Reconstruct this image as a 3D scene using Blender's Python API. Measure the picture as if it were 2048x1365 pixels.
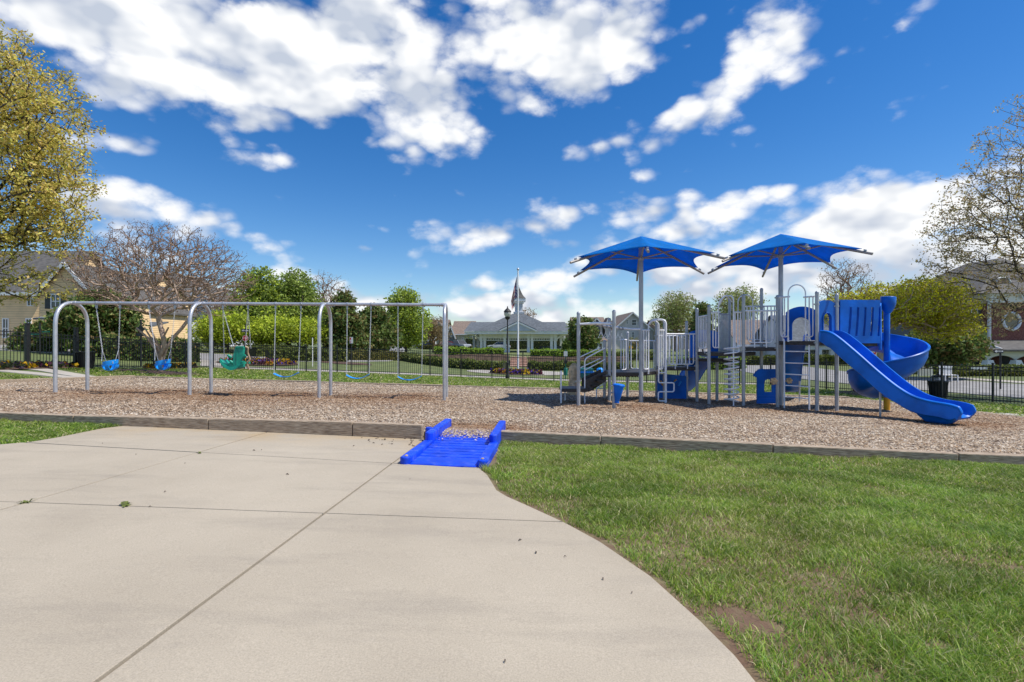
import bpy, math, random
import numpy as np
from mathutils import Vector, Matrix
from math import sin, cos, pi, radians, sqrt, atan2

random.seed(7); rng = np.random.default_rng(11)
for o in list(bpy.data.objects): bpy.data.objects.remove(o)
SC = bpy.context.scene; COL = SC.collection

# ------------------------------------------------------------------ camera
EYE = 1.5; F = 1024.0; CX = 1024.0; CY = 682.5        # photograph pixels (2048 wide)
cam = bpy.data.cameras.new('camera'); cam.sensor_width = 36; cam.lens = 18; cam.clip_end = 3000; cam.clip_start = 0.05
co = bpy.data.objects.new('camera', cam); COL.objects.link(co)
co.location = (0, 0, EYE); co.rotation_euler = (radians(90), 0, 0); SC.camera = co

# ------------------------------------------------------------------ world, sun, exposure
SUN_EL = radians(59); SUN_AZ = radians(99)           # azimuth from +Y towards +X
W = bpy.data.worlds.new('World'); SC.world = W; W.use_nodes = True
def build_world():
    nt = W.node_tree; N = nt.nodes; L = nt.links
    N.clear()
    out = N.new('ShaderNodeOutputWorld'); bg = N.new('ShaderNodeBackground'); L.new(bg.outputs[0], out.inputs[0])
    bg.inputs[1].default_value = 0.15
    sky = N.new('ShaderNodeTexSky'); sky.sky_type = 'NISHITA'; sky.sun_disc = False
    sky.sun_elevation = SUN_EL; sky.sun_rotation = SUN_AZ
    sky.air_density = 1.0; sky.dust_density = 0.25; sky.ozone_density = 3.0; sky.altitude = 200
    hsv = N.new('ShaderNodeHueSaturation'); hsv.inputs['Saturation'].default_value = 1.38; hsv.inputs['Value'].default_value = 0.66
    hsv.inputs['Hue'].default_value = 0.507
    L.new(sky.outputs[0], hsv.inputs['Color'])
    tc = N.new('ShaderNodeTexCoord'); sep = N.new('ShaderNodeSeparateXYZ'); L.new(tc.outputs['Generated'], sep.inputs[0])
    def math_(op, a, b=None, clamp=False):
        m = N.new('ShaderNodeMath'); m.operation = op; m.use_clamp = clamp
        for i, v in enumerate((a, b)):
            if v is None: continue
            if isinstance(v, (int, float)): m.inputs[i].default_value = v
            else: L.new(v, m.inputs[i])
        return m.outputs[0]
    az = math_('ARCTAN2', sep.outputs[0], sep.outputs[1]); el = math_('ARCSINE', sep.outputs[2])
    comb = N.new('ShaderNodeCombineXYZ'); L.new(az, comb.inputs[0]); L.new(el, comb.inputs[1])
    # cumulus banks: centre and size as seen on the sky, in photograph pixels, then turned into azimuth and elevation
    blobs = [(540,95,460,150,8,.82),(180,25,240,90,15,.78),(835,220,130,110,-30,.74),(1190,90,180,120,0,.80),(1030,55,180,110,0,.78),
             (330,160,220,80,20,.62),(440,245,200,40,12,.30),(290,292,105,30,5,.46),(490,322,90,18,4,.44),(1540,60,130,110,0,.55),(1400,215,165,52,28,.55),(1260,275,70,30,10,.3),
             (1060,205,80,40,-20,.4),(255,415,150,62,0,.62),(410,462,150,50,-8,.52),(180,480,200,80,0,.4),(715,500,62,20,0,.5),(950,468,130,40,12,.66),(1090,440,110,38,10,.6),
             (1340,440,140,52,0,.60),(1180,510,160,45,0,.5),(1490,395,70,25,0,.45),(1560,383,34,16,0,.45),(1175,300,75,26,0,.34),(1750,440,180,90,0,.85),(1640,490,200,70,0,.65),
             (1960,400,170,100,0,.7),(1880,520,260,90,0,.7),(1450,560,420,66,0,.62),(1080,625,420,48,0,.62),(1100,560,120,30,0,.3),(950,572,70,20,0,.46),(740,605,200,40,0,.6),(560,560,120,40,0,.3),
             (660,300,120,30,10,.2),(1380,55,60,30,0,.3),(1780,640,500,60,0,.6),(300,600,400,60,0,.5)]
    tot = None
    for (px, py, rx, ry, rot, amp) in blobs:
        d = Vector(((px-CX)/F, 1, (CY-py)/F)); d.normalize()
        a0 = atan2(d.x, d.y); e0 = math.asin(d.z)
        cs = d.y                                   # shrink away from the centre
        mp = N.new('ShaderNodeMapping'); mp.vector_type = 'TEXTURE'
        mp.inputs['Location'].default_value = (a0, e0, 0); mp.inputs['Rotation'].default_value = (0, 0, radians(rot))
        mp.inputs['Scale'].default_value = (rx/F*cs*1.05, ry/F*cs*1.05, 1)
        L.new(comb.outputs[0], mp.inputs['Vector'])
        ln = N.new('ShaderNodeVectorMath'); ln.operation = 'LENGTH'; L.new(mp.outputs[0], ln.inputs[0])
        mr = N.new('ShaderNodeMapRange'); mr.interpolation_type = 'SMOOTHSTEP'
        mr.inputs[1].default_value = 1.45; mr.inputs[2].default_value = 0.15; mr.inputs[3].default_value = 0; mr.inputs[4].default_value = amp
        L.new(ln.outputs['Value'], mr.inputs[0])
        tot = mr.outputs[0] if tot is None else math_('MAXIMUM', tot, mr.outputs[0])
    # the rest of the sky (behind and beside the camera) carries the same broken cloud
    side = N.new('ShaderNodeMapRange'); side.inputs[1].default_value = 0.85; side.inputs[2].default_value = 1.15
    L.new(math_('ABSOLUTE', az), side.inputs[0])
    upm = N.new('ShaderNodeMapRange'); upm.inputs[1].default_value = 0.62; upm.inputs[2].default_value = 0.8; L.new(el, upm.inputs[0])
    lowf = N.new('ShaderNodeTexNoise'); lowf.inputs['Scale'].default_value = 1.9; lowf.inputs['Detail'].default_value = 2
    L.new(tc.outputs['Generated'], lowf.inputs['Vector'])
    lw = N.new('ShaderNodeMapRange'); lw.inputs[1].default_value = 0.46; lw.inputs[2].default_value = 0.66; lw.inputs[4].default_value = 0.6
    L.new(lowf.outputs[0], lw.inputs[0])
    tot = math_('MAXIMUM', tot, math_('MULTIPLY', lw.outputs[0], math_('MAXIMUM', side.outputs[0], upm.outputs[0])))
    sq = N.new('ShaderNodeVectorMath'); sq.operation = 'MULTIPLY'; sq.inputs[1].default_value = (1, 1, 1.7); L.new(tc.outputs['Generated'], sq.inputs[0])
    def fbm(offset, billow):
        ad = N.new('ShaderNodeVectorMath'); ad.operation = 'ADD'; ad.inputs[1].default_value = offset; L.new(sq.outputs[0], ad.inputs[0])
        n = N.new('ShaderNodeTexNoise'); n.inputs['Scale'].default_value = 6.0; n.inputs['Detail'].default_value = 7 if billow else 3; n.inputs['Roughness'].default_value = 0.56
        n.inputs['Lacunarity'].default_value = 2.1; n.inputs['Distortion'].default_value = 0.0
        L.new(ad.outputs[0], n.inputs['Vector']); v = n.outputs[0]; puff = None
        if billow:
            for sc_, am_ in ((11., .34), (27., .22)):
                vo = N.new('ShaderNodeTexVoronoi'); vo.feature = 'F1'; vo.inputs['Scale'].default_value = sc_; vo.inputs['Detail'].default_value = 0
                wv = N.new('ShaderNodeVectorMath'); wv.operation = 'ADD'; L.new(ad.outputs[0], wv.inputs[0]); wn = N.new('ShaderNodeVectorMath'); wn.operation = 'SCALE'; L.new(n.outputs['Color'], wn.inputs[0]); wn.inputs['Scale'].default_value = 1.2/sc_; L.new(wn.outputs[0], wv.inputs[1]); L.new(wv.outputs[0], vo.inputs['Vector'])
                q = math_('MULTIPLY', math_('SUBTRACT', 0.52, vo.outputs['Distance']), am_); v = math_('ADD', v, q); puff = q if puff is None else math_('ADD', puff, q)
        return v, puff
    n1, puff = fbm((3.1, 1.7, 0.4), True); na, _ = fbm((3.1, 1.7, 0.4), False); n2, _ = fbm((3.13, 1.70, 0.455), False)
    dens = math_('ADD', tot, math_('MULTIPLY', math_('SUBTRACT', n1, 0.5), 1.55))
    al = N.new('ShaderNodeMapRange'); al.interpolation_type = 'SMOOTHSTEP'; al.inputs[1].default_value = 0.21; al.inputs[2].default_value = 0.70
    L.new(dens, al.inputs[0])
    # lit tops and greyer bases
    sh = math_('ADD', math_('ADD', 0.52, math_('MULTIPLY', puff, 1.3)), math_('MULTIPLY', math_('SUBTRACT', na, n2), 4.6))
    thick = N.new('ShaderNodeMapRange'); thick.inputs[1].default_value = 0.45; thick.inputs[2].default_value = 1.0; thick.inputs[3].default_value = 0.12; thick.inputs[4].default_value = -0.1; L.new(dens, thick.inputs[0])
    shc = math_('ADD', sh, thick.outputs[0], True)
    ramp = N.new('ShaderNodeValToRGB'); ramp.color_ramp.elements[0].color = (2.75, 3.05, 3.6, 1); ramp.color_ramp.elements[0].position = 0.1
    ramp.color_ramp.elements[1].color = (4.95, 5.0, 5.05, 1); ramp.color_ramp.elements[1].position = 0.85
    L.new(shc, ramp.inputs[0])
    mix = N.new('ShaderNodeMix'); mix.data_type = 'RGBA'
    L.new(al.outputs[0], mix.inputs[0]); L.new(hsv.outputs[0], mix.inputs[6]); L.new(ramp.outputs[0], mix.inputs[7])
    L.new(mix.outputs[2], bg.inputs[0])
build_world()
try: W.cycles.sampling_method = 'MANUAL'; W.cycles.sample_map_resolution = 512
except Exception: pass
sun = bpy.data.lights.new('sun', 'SUN'); sun.energy = 3.4; sun.angle = radians(0.53); sun.color = (1, 0.95, 0.87)
so = bpy.data.objects.new('sun', sun); COL.objects.link(so); so.location = (20, 10, 40)
sdir = Vector((sin(SUN_AZ)*cos(SUN_EL), cos(SUN_AZ)*cos(SUN_EL), sin(SUN_EL)))
so.rotation_euler = (-sdir).to_track_quat('-Z', 'Y').to_euler()
SC.view_settings.view_transform = 'Standard'; SC.view_settings.look = 'None'; SC.view_settings.exposure = 0.46; SC.view_settings.gamma = 1
SC.view_settings.use_curve_mapping = False

# ------------------------------------------------------------------ helpers
ORG = {}
def V3(*a): return Vector(a)
def P(px, py, d): return Vector(((px-CX)/F*d, d, EYE-(py-CY)/F*d))
def chips_z(x, y): return .308-.025*x-.03*y
LAWN = -0.12
def on_plane(px, py, off=0.0):
    k = (px-CX)/F
    d = (EYE-.308-off)/((py-CY)/F-.025*k-.03)
    return Vector((k*d, d, chips_z(k*d, d)+off))
def lin(r, g, b): return tuple(((c/255.)/12.92 if c <= 10 else (((c/255.)+.055)/1.055)**2.4) for c in (r, g, b))

class MB:
    def __init__(s): s.v = []; s.f = []; s.mi = []
    def add(s, vs, fs, mi=0):
        n = len(s.v); s.v += [tuple(v) for v in vs]; s.f += [tuple(i+n for i in f) for f in fs]; s.mi += [mi]*len(fs); return s
    def box(s, x0, x1, y0, y1, z0, z1, mi=0):
        vs = [(x0,y0,z0),(x1,y0,z0),(x1,y1,z0),(x0,y1,z0),(x0,y0,z1),(x1,y0,z1),(x1,y1,z1),(x0,y1,z1)]
        return s.add(vs, [(0,3,2,1),(4,5,6,7),(0,1,5,4),(1,2,6,5),(2,3,7,6),(3,0,4,7)], mi)
    def obox(s, c, ax, ay, az, hx, hy, hz, mi=0):      # oriented box: centre, unit axes, half sizes
        c = Vector(c); vs = []
        for (i, j, k) in ((-1,-1,-1),(1,-1,-1),(1,1,-1),(-1,1,-1),(-1,-1,1),(1,-1,1),(1,1,1),(-1,1,1)):
            vs.append(c+Vector(ax)*hx*i+Vector(ay)*hy*j+Vector(az)*hz*k)
        return s.add(vs, [(0,3,2,1),(4,5,6,7),(0,1,5,4),(1,2,6,5),(2,3,7,6),(3,0,4,7)], mi)
    def beam(s, a, b, w, h, mi=0, up=(0,0,1)):
        a = Vector(a); b = Vector(b); d = (b-a); l = d.length; d.normalize()
        sd = d.cross(Vector(up)); 
        if sd.length < 1e-4: sd = d.cross(Vector((0,1,0)))
        sd.normalize(); u = sd.cross(d)
        return s.obox((a+b)/2, d, sd, u, l/2, w/2, h/2, mi)
    def prism(s, poly, ax, ay, o, t, mi=0):            # polygon (list of 2d) in plane o + ax*u + ay*v, thickness t along ax x ay
        ax = Vector(ax); ay = Vector(ay); o = Vector(o); nrm = ax.cross(ay).normalized()*t
        n = len(poly); vs = [o+ax*u+ay*v for u, v in poly]; vs += [v+nrm for v in vs]
        fs = [tuple(range(n))[::-1], tuple(range(n, 2*n))]+[(i, (i+1) % n, n+(i+1) % n, n+i) for i in range(n)]
        return s.add(vs, fs, mi)
    def tube(s, pts, r, n=8, cap=True, closed=False, mi=0):
        pts = [Vector(p) for p in pts]; m = len(pts); rr = r if isinstance(r, (list, tuple)) else [r]*m
        t0 = (pts[1]-pts[0]).normalized(); ref = Vector((0,0,1)) if abs(t0.z) < .9 else Vector((1,0,0))
        u = t0.cross(ref).normalized(); base = len(s.v); vs = []
        for i in range(m):
            a = pts[i-1] if (i > 0 or closed) else pts[i]; b = pts[(i+1) % m] if (i < m-1 or closed) else pts[i]
            t = (b-a); t = t.normalized() if t.length > 1e-9 else t0
            u = (u-t*u.dot(t)); u = u.normalized() if u.length > 1e-6 else t.orthogonal().normalized()
            w = t.cross(u)
            for j in range(n):
                q = 2*pi*j/n; vs.append(pts[i]+(u*cos(q)+w*sin(q))*rr[i])
        fs = []
        for i in range(m if closed else m-1):
            i2 = (i+1) % m
            for j in range(n): fs.append((i*n+j, i*n+(j+1) % n, i2*n+(j+1) % n, i2*n+j))
        if cap and not closed: fs += [tuple(range(n))[::-1], tuple(range((m-1)*n, m*n))]
        return s.add(vs, fs, mi)
    def lathe(s, prof, c, n=16, ax=None, mi=0):        # prof list of (r, h) about vertical axis at c (or axis ax)
        c = Vector(c); az = Vector(ax).normalized() if ax is not None else Vector((0,0,1))
        au = az.orthogonal().normalized(); av = az.cross(au); vs = []; m = len(prof)
        for r, h in prof:
            for j in range(n): q = 2*pi*j/n; vs.append(c+az*h+(au*cos(q)+av*sin(q))*r)
        fs = [(i*n+j, i*n+(j+1) % n, (i+1)*n+(j+1) % n, (i+1)*n+j) for i in range(m-1) for j in range(n)]
        fs += [tuple(range(n))[::-1], tuple(range((m-1)*n, m*n))]
        return s.add(vs, fs, mi)
    def sweep(s, path, lat, up, prof, closed_prof=True, cap=True, mi=0):
        n = len(prof); m = len(path); vs = []
        for i in range(m):
            for (a, b) in prof: vs.append(Vector(path[i])+Vector(lat[i])*a+Vector(up[i])*b)
        fs = []
        for i in range(m-1):
            for j in range(n if closed_prof else n-1): fs.append((i*n+j, i*n+(j+1) % n, (i+1)*n+(j+1) % n, (i+1)*n+j))
        if cap and closed_prof: fs += [tuple(range(n))[::-1], tuple(range((m-1)*n, m*n))]
        return s.add(vs, fs, mi)
    def build(s, name, mats, parent=None, smooth=None, bevel=0, origin=None):
        me = bpy.data.meshes.new(name)
        org = ORG.get(parent.name, Vector((0,0,0))) if parent else Vector((0,0,0))
        loc = Vector((0,0,0))
        if origin is not None: loc = Vector(origin)-org
        tot = org+loc
        me.from_pydata([(v[0]-tot.x, v[1]-tot.y, v[2]-tot.z) for v in s.v], [], s.f)
        mats = mats if isinstance(mats, (list, tuple)) else [mats]
        for m in mats: me.materials.append(m)
        if len(mats) > 1: me.polygons.foreach_set('material_index', s.mi)
        import bmesh
        bm = bmesh.new(); bm.from_mesh(me); bmesh.ops.recalc_face_normals(bm, faces=bm.faces); bm.to_mesh(me); bm.free()
        if smooth:
            me.polygons.foreach_set('use_smooth', [True]*len(me.polygons))
            try: me.set_sharp_from_angle(angle=radians(smooth))
            except Exception: pass
        me.update()
        o = bpy.data.objects.new(name, me); COL.objects.link(o); o.location = loc
        if bevel:
            b = o.modifiers.new('bevel', 'BEVEL'); b.width = bevel; b.segments = 2; b.limit_method = 'ANGLE'; b.angle_limit = radians(40)
        if parent: o.parent = parent
        ORG[o.name] = tot
        return o
def thing(name, label, cat, loc=(0,0,0), group=None, kind=None):
    o = bpy.data.objects.new(name, None); COL.objects.link(o); o.location = loc; o.empty_display_size = .2
    ORG[o.name] = Vector(loc); o['label'] = label; o['category'] = cat
    if group: o['group'] = group
    if kind: o['kind'] = kind
    return o
def tag(o, label=None, cat=None, group=None, kind=None):
    if label: o['label'] = label
    if cat: o['category'] = cat
    if group: o['group'] = group
    if kind: o['kind'] = kind
    return o
def inst(src, name, parent, world, rot=None, scale=None):   # another object that shares the mesh of src, origin of the mesh at a world point
    o = bpy.data.objects.new(name, src if isinstance(src, bpy.types.Mesh) else src.data); COL.objects.link(o)
    org = ORG.get(parent.name, Vector((0,0,0))) if parent else Vector((0,0,0))
    o.parent = parent; o.location = Vector(world)-org
    if rot: o.rotation_euler = rot
    if scale: o.scale = scale
    ORG[o.name] = Vector(world); return o
def arc(c, u, v, r, a0, a1, n=10):
    c = Vector(c); u = Vector(u); v = Vector(v)
    return [c+(u*cos(a0+(a1-a0)*i/n)+v*sin(a0+(a1-a0)*i/n))*r for i in range(n+1)]
def rounded(pts, r, n=5):                              # polyline with rounded corners
    pts = [Vector(p) for p in pts]; out = [pts[0]]
    for i in range(1, len(pts)-1):
        a, b, c = pts[i-1], pts[i], pts[i+1]; d1 = (a-b); d2 = (c-b); rr = min(r, d1.length*.48, d2.length*.48)
        d1.normalize(); d2.normalize(); p0 = b+d1*rr; p1 = b+d2*rr
        for k in range(n+1):
            t = k/n; out.append((p0*(1-t)**2+b*2*t*(1-t)+p1*t*t))
    out.append(pts[-1]); return out
def np_mesh(name, verts, faces4=None, tris=None, mat=None, attr=None, parent=None, smooth=False):
    me = bpy.data.meshes.new(name); verts = np.asarray(verts, np.float32); me.vertices.add(len(verts)); me.vertices.foreach_set('co', verts.ravel())
    loops = []; starts = []; tots = []; c = 0
    if faces4 is not None and len(faces4):
        f = np.asarray(faces4, np.int32); loops.append(f.ravel()); starts.append(np.arange(len(f))*4+c); tots.append(np.full(len(f), 4)); c += f.size
    if tris is not None and len(tris):
        f = np.asarray(tris, np.int32); loops.append(f.ravel()); starts.append(np.arange(len(f))*3+c); tots.append(np.full(len(f), 3)); c += f.size
    lo = np.concatenate(loops); st = np.concatenate(starts)
    me.loops.add(len(lo)); me.loops.foreach_set('vertex_index', lo.astype(np.int32)); me.polygons.add(len(st)); me.polygons.foreach_set('loop_start', st.astype(np.int32))
    try: me.polygons.foreach_set('loop_total', np.concatenate(tots).astype(np.int32))
    except Exception: pass
    if attr is not None:
        a = me.attributes.new('tint', 'FLOAT_COLOR', 'POINT'); at = np.ones((len(verts), 4), np.float32); at[:, :3] = attr; a.data.foreach_set('color', at.ravel())
    if mat: me.materials.append(mat)
    if smooth: me.polygons.foreach_set('use_smooth', np.ones(len(me.polygons), bool))
    me.update(calc_edges=True); me.validate()
    o = bpy.data.objects.new(name, me); COL.objects.link(o)
    if parent is not None:
        org = ORG.get(parent.name, Vector((0,0,0))); o.parent = parent; o.location = -org; ORG[o.name] = Vector((0,0,0))
    return o

# ------------------------------------------------------------------ materials
def mat(name, col, rough=.6, var=.12, scale=6., metal=0., spec=.5, bump=0., bscale=40., col2=None, attr=False, trans=0., coat=0., stretch=None, detail=5., hi=.6, lo=.4, dirt=None, blotch=None):
    m = bpy.data.materials.new(name); m.use_nodes = True; nt = m.node_tree; N = nt.nodes; L = nt.links; b = N['Principled BSDF']
    b.inputs['Roughness'].default_value = rough; b.inputs['Metallic'].default_value = metal
    b.inputs['Specular IOR Level'].default_value = spec; b.inputs['Coat Weight'].default_value = coat
    geo = N.new('ShaderNodeNewGeometry'); src = geo.outputs['Position']
    if stretch:
        mp = N.new('ShaderNodeMapping'); mp.inputs['Scale'].default_value = stretch; L.new(src, mp.inputs[0]); src = mp.outputs[0]
    n = N.new('ShaderNodeTexNoise'); n.inputs['Scale'].default_value = scale; n.inputs['Detail'].default_value = detail; L.new(src, n.inputs['Vector'])
    rp = N.new('ShaderNodeValToRGB'); L.new(n.outputs[0], rp.inputs[0])
    c2 = col2 or tuple(min(1, c*(1+var)) for c in col); c1 = col if col2 else tuple(c*(1-var) for c in col)
    rp.color_ramp.elements[0].color = (*c1, 1); rp.color_ramp.elements[0].position = lo; rp.color_ramp.elements[1].color = (*c2, 1); rp.color_ramp.elements[1].position = hi
    outc = rp.outputs[0]
    if attr:
        at = N.new('ShaderNodeAttribute'); at.attribute_name = 'tint'
        mx = N.new('ShaderNodeMix'); mx.data_type = 'RGBA'; mx.blend_type = 'MULTIPLY'; mx.inputs[0].default_value = 1
        L.new(outc, mx.inputs[6]); L.new(at.outputs['Color'], mx.inputs[7]); outc = mx.outputs[2]
    if blotch:      # (scale, colour, amount, lo, hi)
        n3 = N.new('ShaderNodeTexNoise'); n3.inputs['Scale'].default_value = blotch[0]; n3.inputs['Detail'].default_value = 6; n3.inputs['Roughness'].default_value = .6; L.new(src, n3.inputs['Vector'])
        mr = N.new('ShaderNodeMapRange'); mr.inputs[1].default_value = blotch[3]; mr.inputs[2].default_value = blotch[4]; mr.inputs[4].default_value = blotch[2]; L.new(n3.outputs[0], mr.inputs[0])
        mx = N.new('ShaderNodeMix'); mx.data_type = 'RGBA'; L.new(mr.outputs[0], mx.inputs[0]); L.new(outc, mx.inputs[6]); mx.inputs[7].default_value = (*blotch[1], 1); outc = mx.outputs[2]
    L.new(outc, b.inputs['Base Color'])
    if bump:
        n2 = N.new('ShaderNodeTexNoise'); n2.inputs['Scale'].default_value = bscale; n2.inputs['Detail'].default_value = 6; L.new(src, n2.inputs['Vector'])
        bp = N.new('ShaderNodeBump'); bp.inputs['Strength'].default_value = bump; bp.inputs['Distance'].default_value = .02; L.new(n2.outputs[0], bp.inputs['Height']); L.new(bp.outputs[0], b.inputs['Normal'])
    if trans:
        tr = N.new('ShaderNodeBsdfTranslucent'); L.new(outc, tr.inputs[0]); mxs = N.new('ShaderNodeMixShader'); mxs.inputs[0].default_value = trans
        o = N['Material Output']; L.new(b.outputs[0], mxs.inputs[1]); L.new(tr.outputs[0], mxs.inputs[2]); L.new(mxs.outputs[0], o.inputs[0])
    return m
def line_mat(name, col, period, axis='z', dark=.6, width=.12, rough=.7, var=.06):     # clapboard / lap lines: fine relief, plus a shade line darkened into the colour at each lap
    m = mat(name, col, rough, var, 1.5); nt = m.node_tree; N = nt.nodes; L = nt.links; b = N['Principled BSDF']
    geo = N.new('ShaderNodeNewGeometry'); sp = N.new('ShaderNodeSeparateXYZ'); L.new(geo.outputs['Position'], sp.inputs[0])
    d = N.new('ShaderNodeMath'); d.operation = 'DIVIDE'; d.inputs[1].default_value = period; L.new(sp.outputs[{'x':0,'y':1,'z':2}[axis]], d.inputs[0])
    fr = N.new('ShaderNodeMath'); fr.operation = 'FRACT'; L.new(d.outputs[0], fr.inputs[0])
    bp = N.new('ShaderNodeBump'); bp.inputs['Strength'].default_value = 1; bp.inputs['Distance'].default_value = .035; bp.invert = True; L.new(fr.outputs[0], bp.inputs['Height']); L.new(bp.outputs[0], b.inputs['Normal'])
    lt = N.new('ShaderNodeMath'); lt.operation = 'LESS_THAN'; lt.inputs[1].default_value = width; L.new(fr.outputs[0], lt.inputs[0])
    mx = N.new('ShaderNodeMix'); mx.data_type = 'RGBA'; mx.blend_type = 'MULTIPLY'
    ml = N.new('ShaderNodeMath'); ml.operation = 'MULTIPLY'; ml.inputs[1].default_value = 1-dark; L.new(lt.outputs[0], ml.inputs[0]); L.new(ml.outputs[0], mx.inputs[0])
    src = b.inputs['Base Color'].links[0].from_socket; L.new(src, mx.inputs[6]); mx.inputs[7].default_value = (0, 0, 0, 1); L.new(mx.outputs[2], b.inputs['Base Color'])
    return m
M = {}
def concrete_mat():
    m = bpy.data.materials.new('broom_concrete'); m.use_nodes = True; nt = m.node_tree; N = nt.nodes; L = nt.links; b = N['Principled BSDF']; b.inputs['Roughness'].default_value = .85; b.inputs['Specular IOR Level'].default_value = .3
    geo = N.new('ShaderNodeNewGeometry')
    def noise(scale, detail, rough=.55, stretch=None):
        n = N.new('ShaderNodeTexNoise'); n.inputs['Scale'].default_value = scale; n.inputs['Detail'].default_value = detail; n.inputs['Roughness'].default_value = rough; src = geo.outputs['Position']
        if stretch: mp = N.new('ShaderNodeMapping'); mp.inputs['Scale'].default_value = stretch; mp.inputs['Rotation'].default_value = (0,0,radians(4)); L.new(src, mp.inputs[0]); src = mp.outputs[0]
        L.new(src, n.inputs['Vector']); return n.outputs[0]
    def rng_(v, a, b_, lo, hi): r = N.new('ShaderNodeMapRange'); r.inputs[1].default_value = a; r.inputs[2].default_value = b_; r.inputs[3].default_value = lo; r.inputs[4].default_value = hi; L.new(v, r.inputs[0]); return r.outputs[0]
    def mixc(f, a, col, mode='MIX'): x = N.new('ShaderNodeMix'); x.data_type = 'RGBA'; x.blend_type = mode; L.new(f, x.inputs[0]); L.new(a, x.inputs[6]); x.inputs[7].default_value = (*col, 1); return x.outputs[2]
    rp = N.new('ShaderNodeValToRGB'); L.new(noise(.55, 6, .6), rp.inputs[0]); rp.color_ramp.elements[0].position = .35; rp.color_ramp.elements[0].color = (.415,.355,.268,1); rp.color_ramp.elements[1].position = .66; rp.color_ramp.elements[1].color = (.49,.423,.322,1)
    c = rp.outputs[0]
    c = mixc(rng_(noise(1.6, 8, .65, (.35,1.6,1)), .52, .74, 0, .5), c, (.27,.235,.19))          # dull drag streaks
    c = mixc(rng_(noise(3.5, 7, .7), .60, .78, 0, .35), c, (.30,.26,.205))
    c = mixc(rng_(noise(7., 4, .6), .62, .80, 0, .30), c, (.50,.44,.35))
    # rusty wash where mulch water runs off the timber
    sp = N.new('ShaderNodeSeparateXYZ'); L.new(geo.outputs['Position'], sp.inputs[0]); yy = N.new('ShaderNodeMath'); yy.operation = 'MULTIPLY_ADD'; L.new(sp.outputs[0], yy.inputs[0]); yy.inputs[1].default_value = .113; L.new(sp.outputs[1], yy.inputs[2])
    ru = N.new('ShaderNodeMath'); ru.operation = 'MULTIPLY'; L.new(rng_(yy.outputs[0], 6.6, 7.85, 0, 1), ru.inputs[0]); L.new(rng_(noise(1.1, 6, .6), .42, .66, 0, .75), ru.inputs[1]); c = mixc(ru.outputs[0], c, (.44,.30,.14))
    g = N.new('ShaderNodeMix'); g.data_type = 'RGBA'; g.blend_type = 'MULTIPLY'; g.inputs[0].default_value = 1; L.new(c, g.inputs[6]); gr = N.new('ShaderNodeValToRGB'); L.new(noise(130., 3, .7), gr.inputs[0]); gr.color_ramp.elements[0].position = .3; gr.color_ramp.elements[0].color = (.80,.80,.80,1); gr.color_ramp.elements[1].position = .7; gr.color_ramp.elements[1].color = (1.16,1.16,1.16,1); L.new(gr.outputs[0], g.inputs[7])
    L.new(g.outputs[2], b.inputs['Base Color'])
    bp = N.new('ShaderNodeBump'); bp.inputs['Strength'].default_value = .35; bp.inputs['Distance'].default_value = .004; L.new(noise(90., 5, .7), bp.inputs['Height']); L.new(bp.outputs[0], b.inputs['Normal'])
    return m
M['concrete'] = concrete_mat()
M['concrete_far'] = mat('concrete_far', (.42,.385,.335), .85, .08, .8)
M['joint'] = mat('joint_soil', (.022,.017,.013), .95, .4, 30.)
M['asphalt'] = mat('asphalt', (.30,.29,.28), .9, .12, 1.2)
M['soil'] = mat('lawn_soil', (.16,.095,.058), .95, .1, 9., col2=(.20,.16,.08), hi=.62, lo=.38, bump=.5, bscale=60)
M['lawn'] = mat('lawn_far', (.095,.13,.035), .9, .1, 1.3, col2=(.16,.185,.06), detail=8, bump=.6, bscale=25)
M['grass'] = mat('grass_blades', (1,1,1), .5, .10, 2.2, attr=True, trans=.45, spec=.35)
M['chipbase'] = mat('chip_base', (.9,.9,.9), .95, .35, 26., attr=True, bump=.9, bscale=45, detail=8)
M['chips'] = mat('wood_chips', (1,1,1), .9, .12, 9., attr=True, spec=.2)
M['timber'] = mat('weathered_timber', (.23,.165,.11), .9, .3, 5., col2=(.54,.43,.31), stretch=(1.2,9,16), bump=.55, bscale=7, detail=10, lo=.33, hi=.68)
M['steel'] = mat('galvanised_steel', (.56,.57,.60), .38, .08, 5., metal=.55, spec=.5, bump=.06, bscale=90)
M['post'] = mat('grey_post_paint', (.44,.46,.49), .42, .08, 4., metal=.35, spec=.5)
M['white_pc'] = mat('white_coated_steel', (.90,.90,.91), .40, .06, 4., spec=.5)
M['clamp'] = mat('clamp_steel', (.40,.42,.45), .4, .1, 8., metal=.6)
M['chain'] = mat('chain_steel', (.75,.75,.76), .4, .2, 30., metal=.6)
M['blue'] = mat('blue_plastic', (.001,.145,.62), .40, .22, 1.6, spec=.28, bump=.03, bscale=5, blotch=(2.2,(.006,.18,.64),.35,.55,.8))
M['blue_ramp'] = mat('ramp_blue_plastic', (.004,.060,.68), .5, .16, 3.0, spec=.3, bump=.03, bscale=50, blotch=(9.,(.16,.22,.62),.45,.52,.74))
M['blue_lt'] = mat('swing_blue_plastic', (.006,.30,.85), .42, .08, 6.)
M['green_pl'] = mat('green_plastic', (.006,.30,.20), .4, .12, 7., spec=.5)
M['teal_pl'] = mat('teal_plastic', (.01,.16,.16), .45, .1, 6.)
M['tan_pl'] = mat('tan_plastic', (.50,.36,.22), .55, .12, 8.)
M['tan_rock'] = mat('tan_cast_rock', (.68,.47,.26), .8, .25, 9., bump=.6, bscale=14)
M['yellow'] = mat('yellow_paint', (.75,.36,.008), .45, .1, 6.)
M['deck'] = mat('brown_coated_deck', (.040,.034,.032), .55, .25, 20.)
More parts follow.
